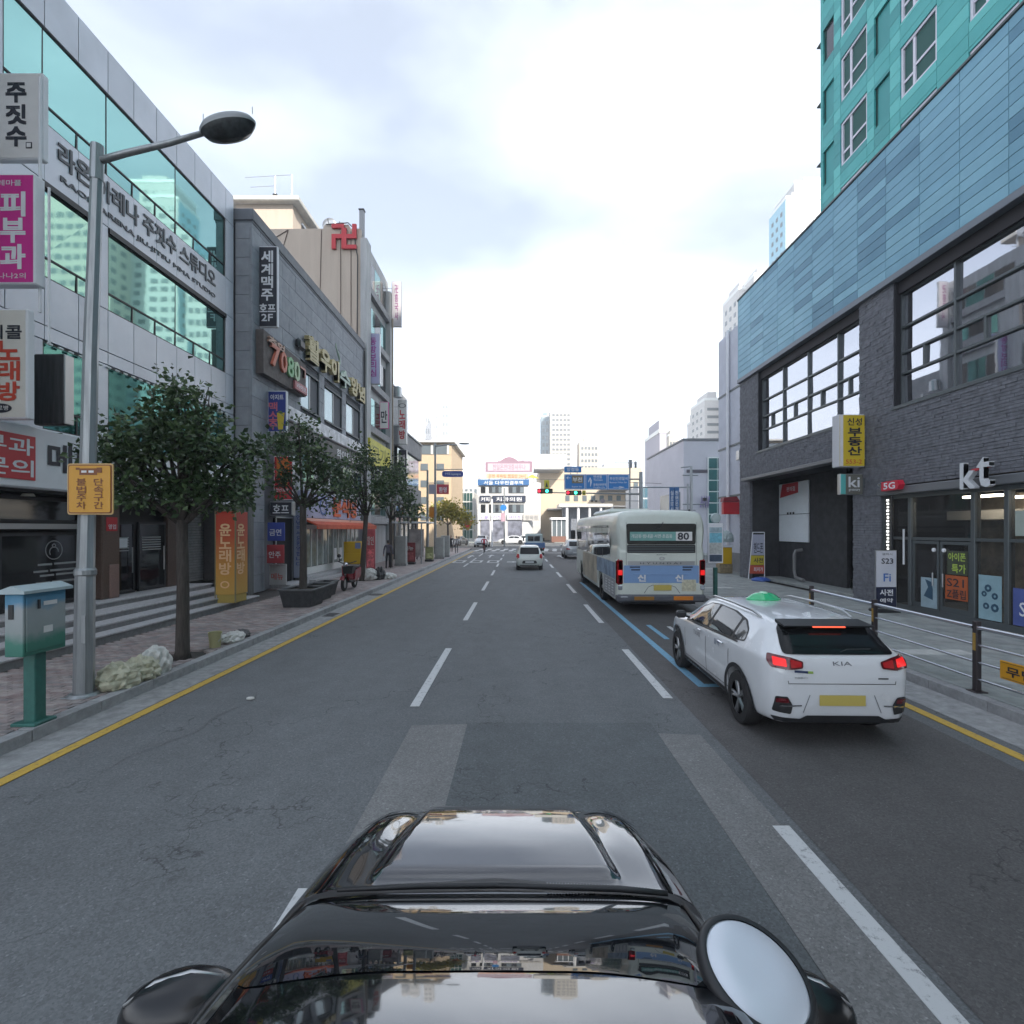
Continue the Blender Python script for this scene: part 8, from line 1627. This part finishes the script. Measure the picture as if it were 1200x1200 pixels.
person('pedestrian in a slate jacket walking away on the left pavement beside the menu board', -7.75, 30.4, R(8), M_sh1, M_tr1); person('pedestrian in dark clothes near the shelter on the left pavement', -7.6, 39, R(-5), M_sh3, M_tr1)
person('pedestrian in a black coat at the far left kerb', FP(528.5, 0, 52)[0], 52, R(180), M_sh3, M_tr1, 'stand'); person('pedestrian in a pale grey coat beside the one in black at the far kerb', FP(535, 0, 50)[0], 50, R(190), M_sh4, M_tr4, 'stand')
cy = person('cyclist in a red top and black shorts riding away from the viewer', -3.6, 52.9, 0, M_sh2, M_tr1, 'ride', 1.75, z=0)
bc = thing('bicycle', 'bicycle ridden away by the cyclist in red', 'bicycle', (-3.6, 53.1, 0))
for yy in (-.5, .55):
    w_ = ob('wheel', MB().lathe([(.31, -.015), (.34, 0), (.31, .015)], (-3.6, 53.1+yy, .34), 'x', 28), M_tyre, bc, smooth=True)
    q = MB()
    for j_ in range(10): a_ = pi*j_/5; q.bar((-3.6, 53.1+yy, .34), (-3.6, 53.1+yy+.31*cos(a_), .34+.31*sin(a_)), .003, n=4)
    ob('spokes', q, M_sil, w_)
ob('frame', MB().bar((-3.6, 52.6, .34), (-3.6, 53.0, .34), .015).bar((-3.6, 53.0, .34), (-3.6, 52.88, .86), .018).bar((-3.6, 53.0, .34), (-3.6, 53.45, .85), .018).bar((-3.6, 52.9, .78), (-3.6, 53.45, .86), .016).bar((-3.6, 52.6, .34), (-3.6, 52.9, .78), .012), M_scr, bc); ob('saddle', MB().cbox(-3.68, -3.52, 52.74, 53.0, .86, .91, .02), M_plastic, bc); ob('fork', MB().bar((-3.6, 53.45, .9), (-3.6, 53.65, .34), .015), M_scr, bc); ob('handlebar', MB().tube([(-3.88, 53.45, 1.0), (-3.7, 53.52, 1.02), (-3.5, 53.52, 1.02), (-3.32, 53.45, 1.0)], .013), M_plastic, bc)
# ---------------- the air: the far end of the street fades towards white
hz_ = bpy.data.materials.new('haze_air'); hz_.use_nodes = True; n = hz_.node_tree.nodes; n.remove(n['Principled BSDF']); v_ = n.new('ShaderNodeVolumePrincipled'); v_.inputs['Color'].default_value = (.95, .97, 1, 1); v_.inputs['Density'].default_value = .0011; v_.inputs['Anisotropy'].default_value = .0
hz_.node_tree.links.new(v_.outputs[0], n['Material Output'].inputs['Volume'])
hb_ = tag(ob('haze', MB().box(-950, 950, -350, 1550, -1.6, 118), hz_, None), None, None, None, 'stuff')
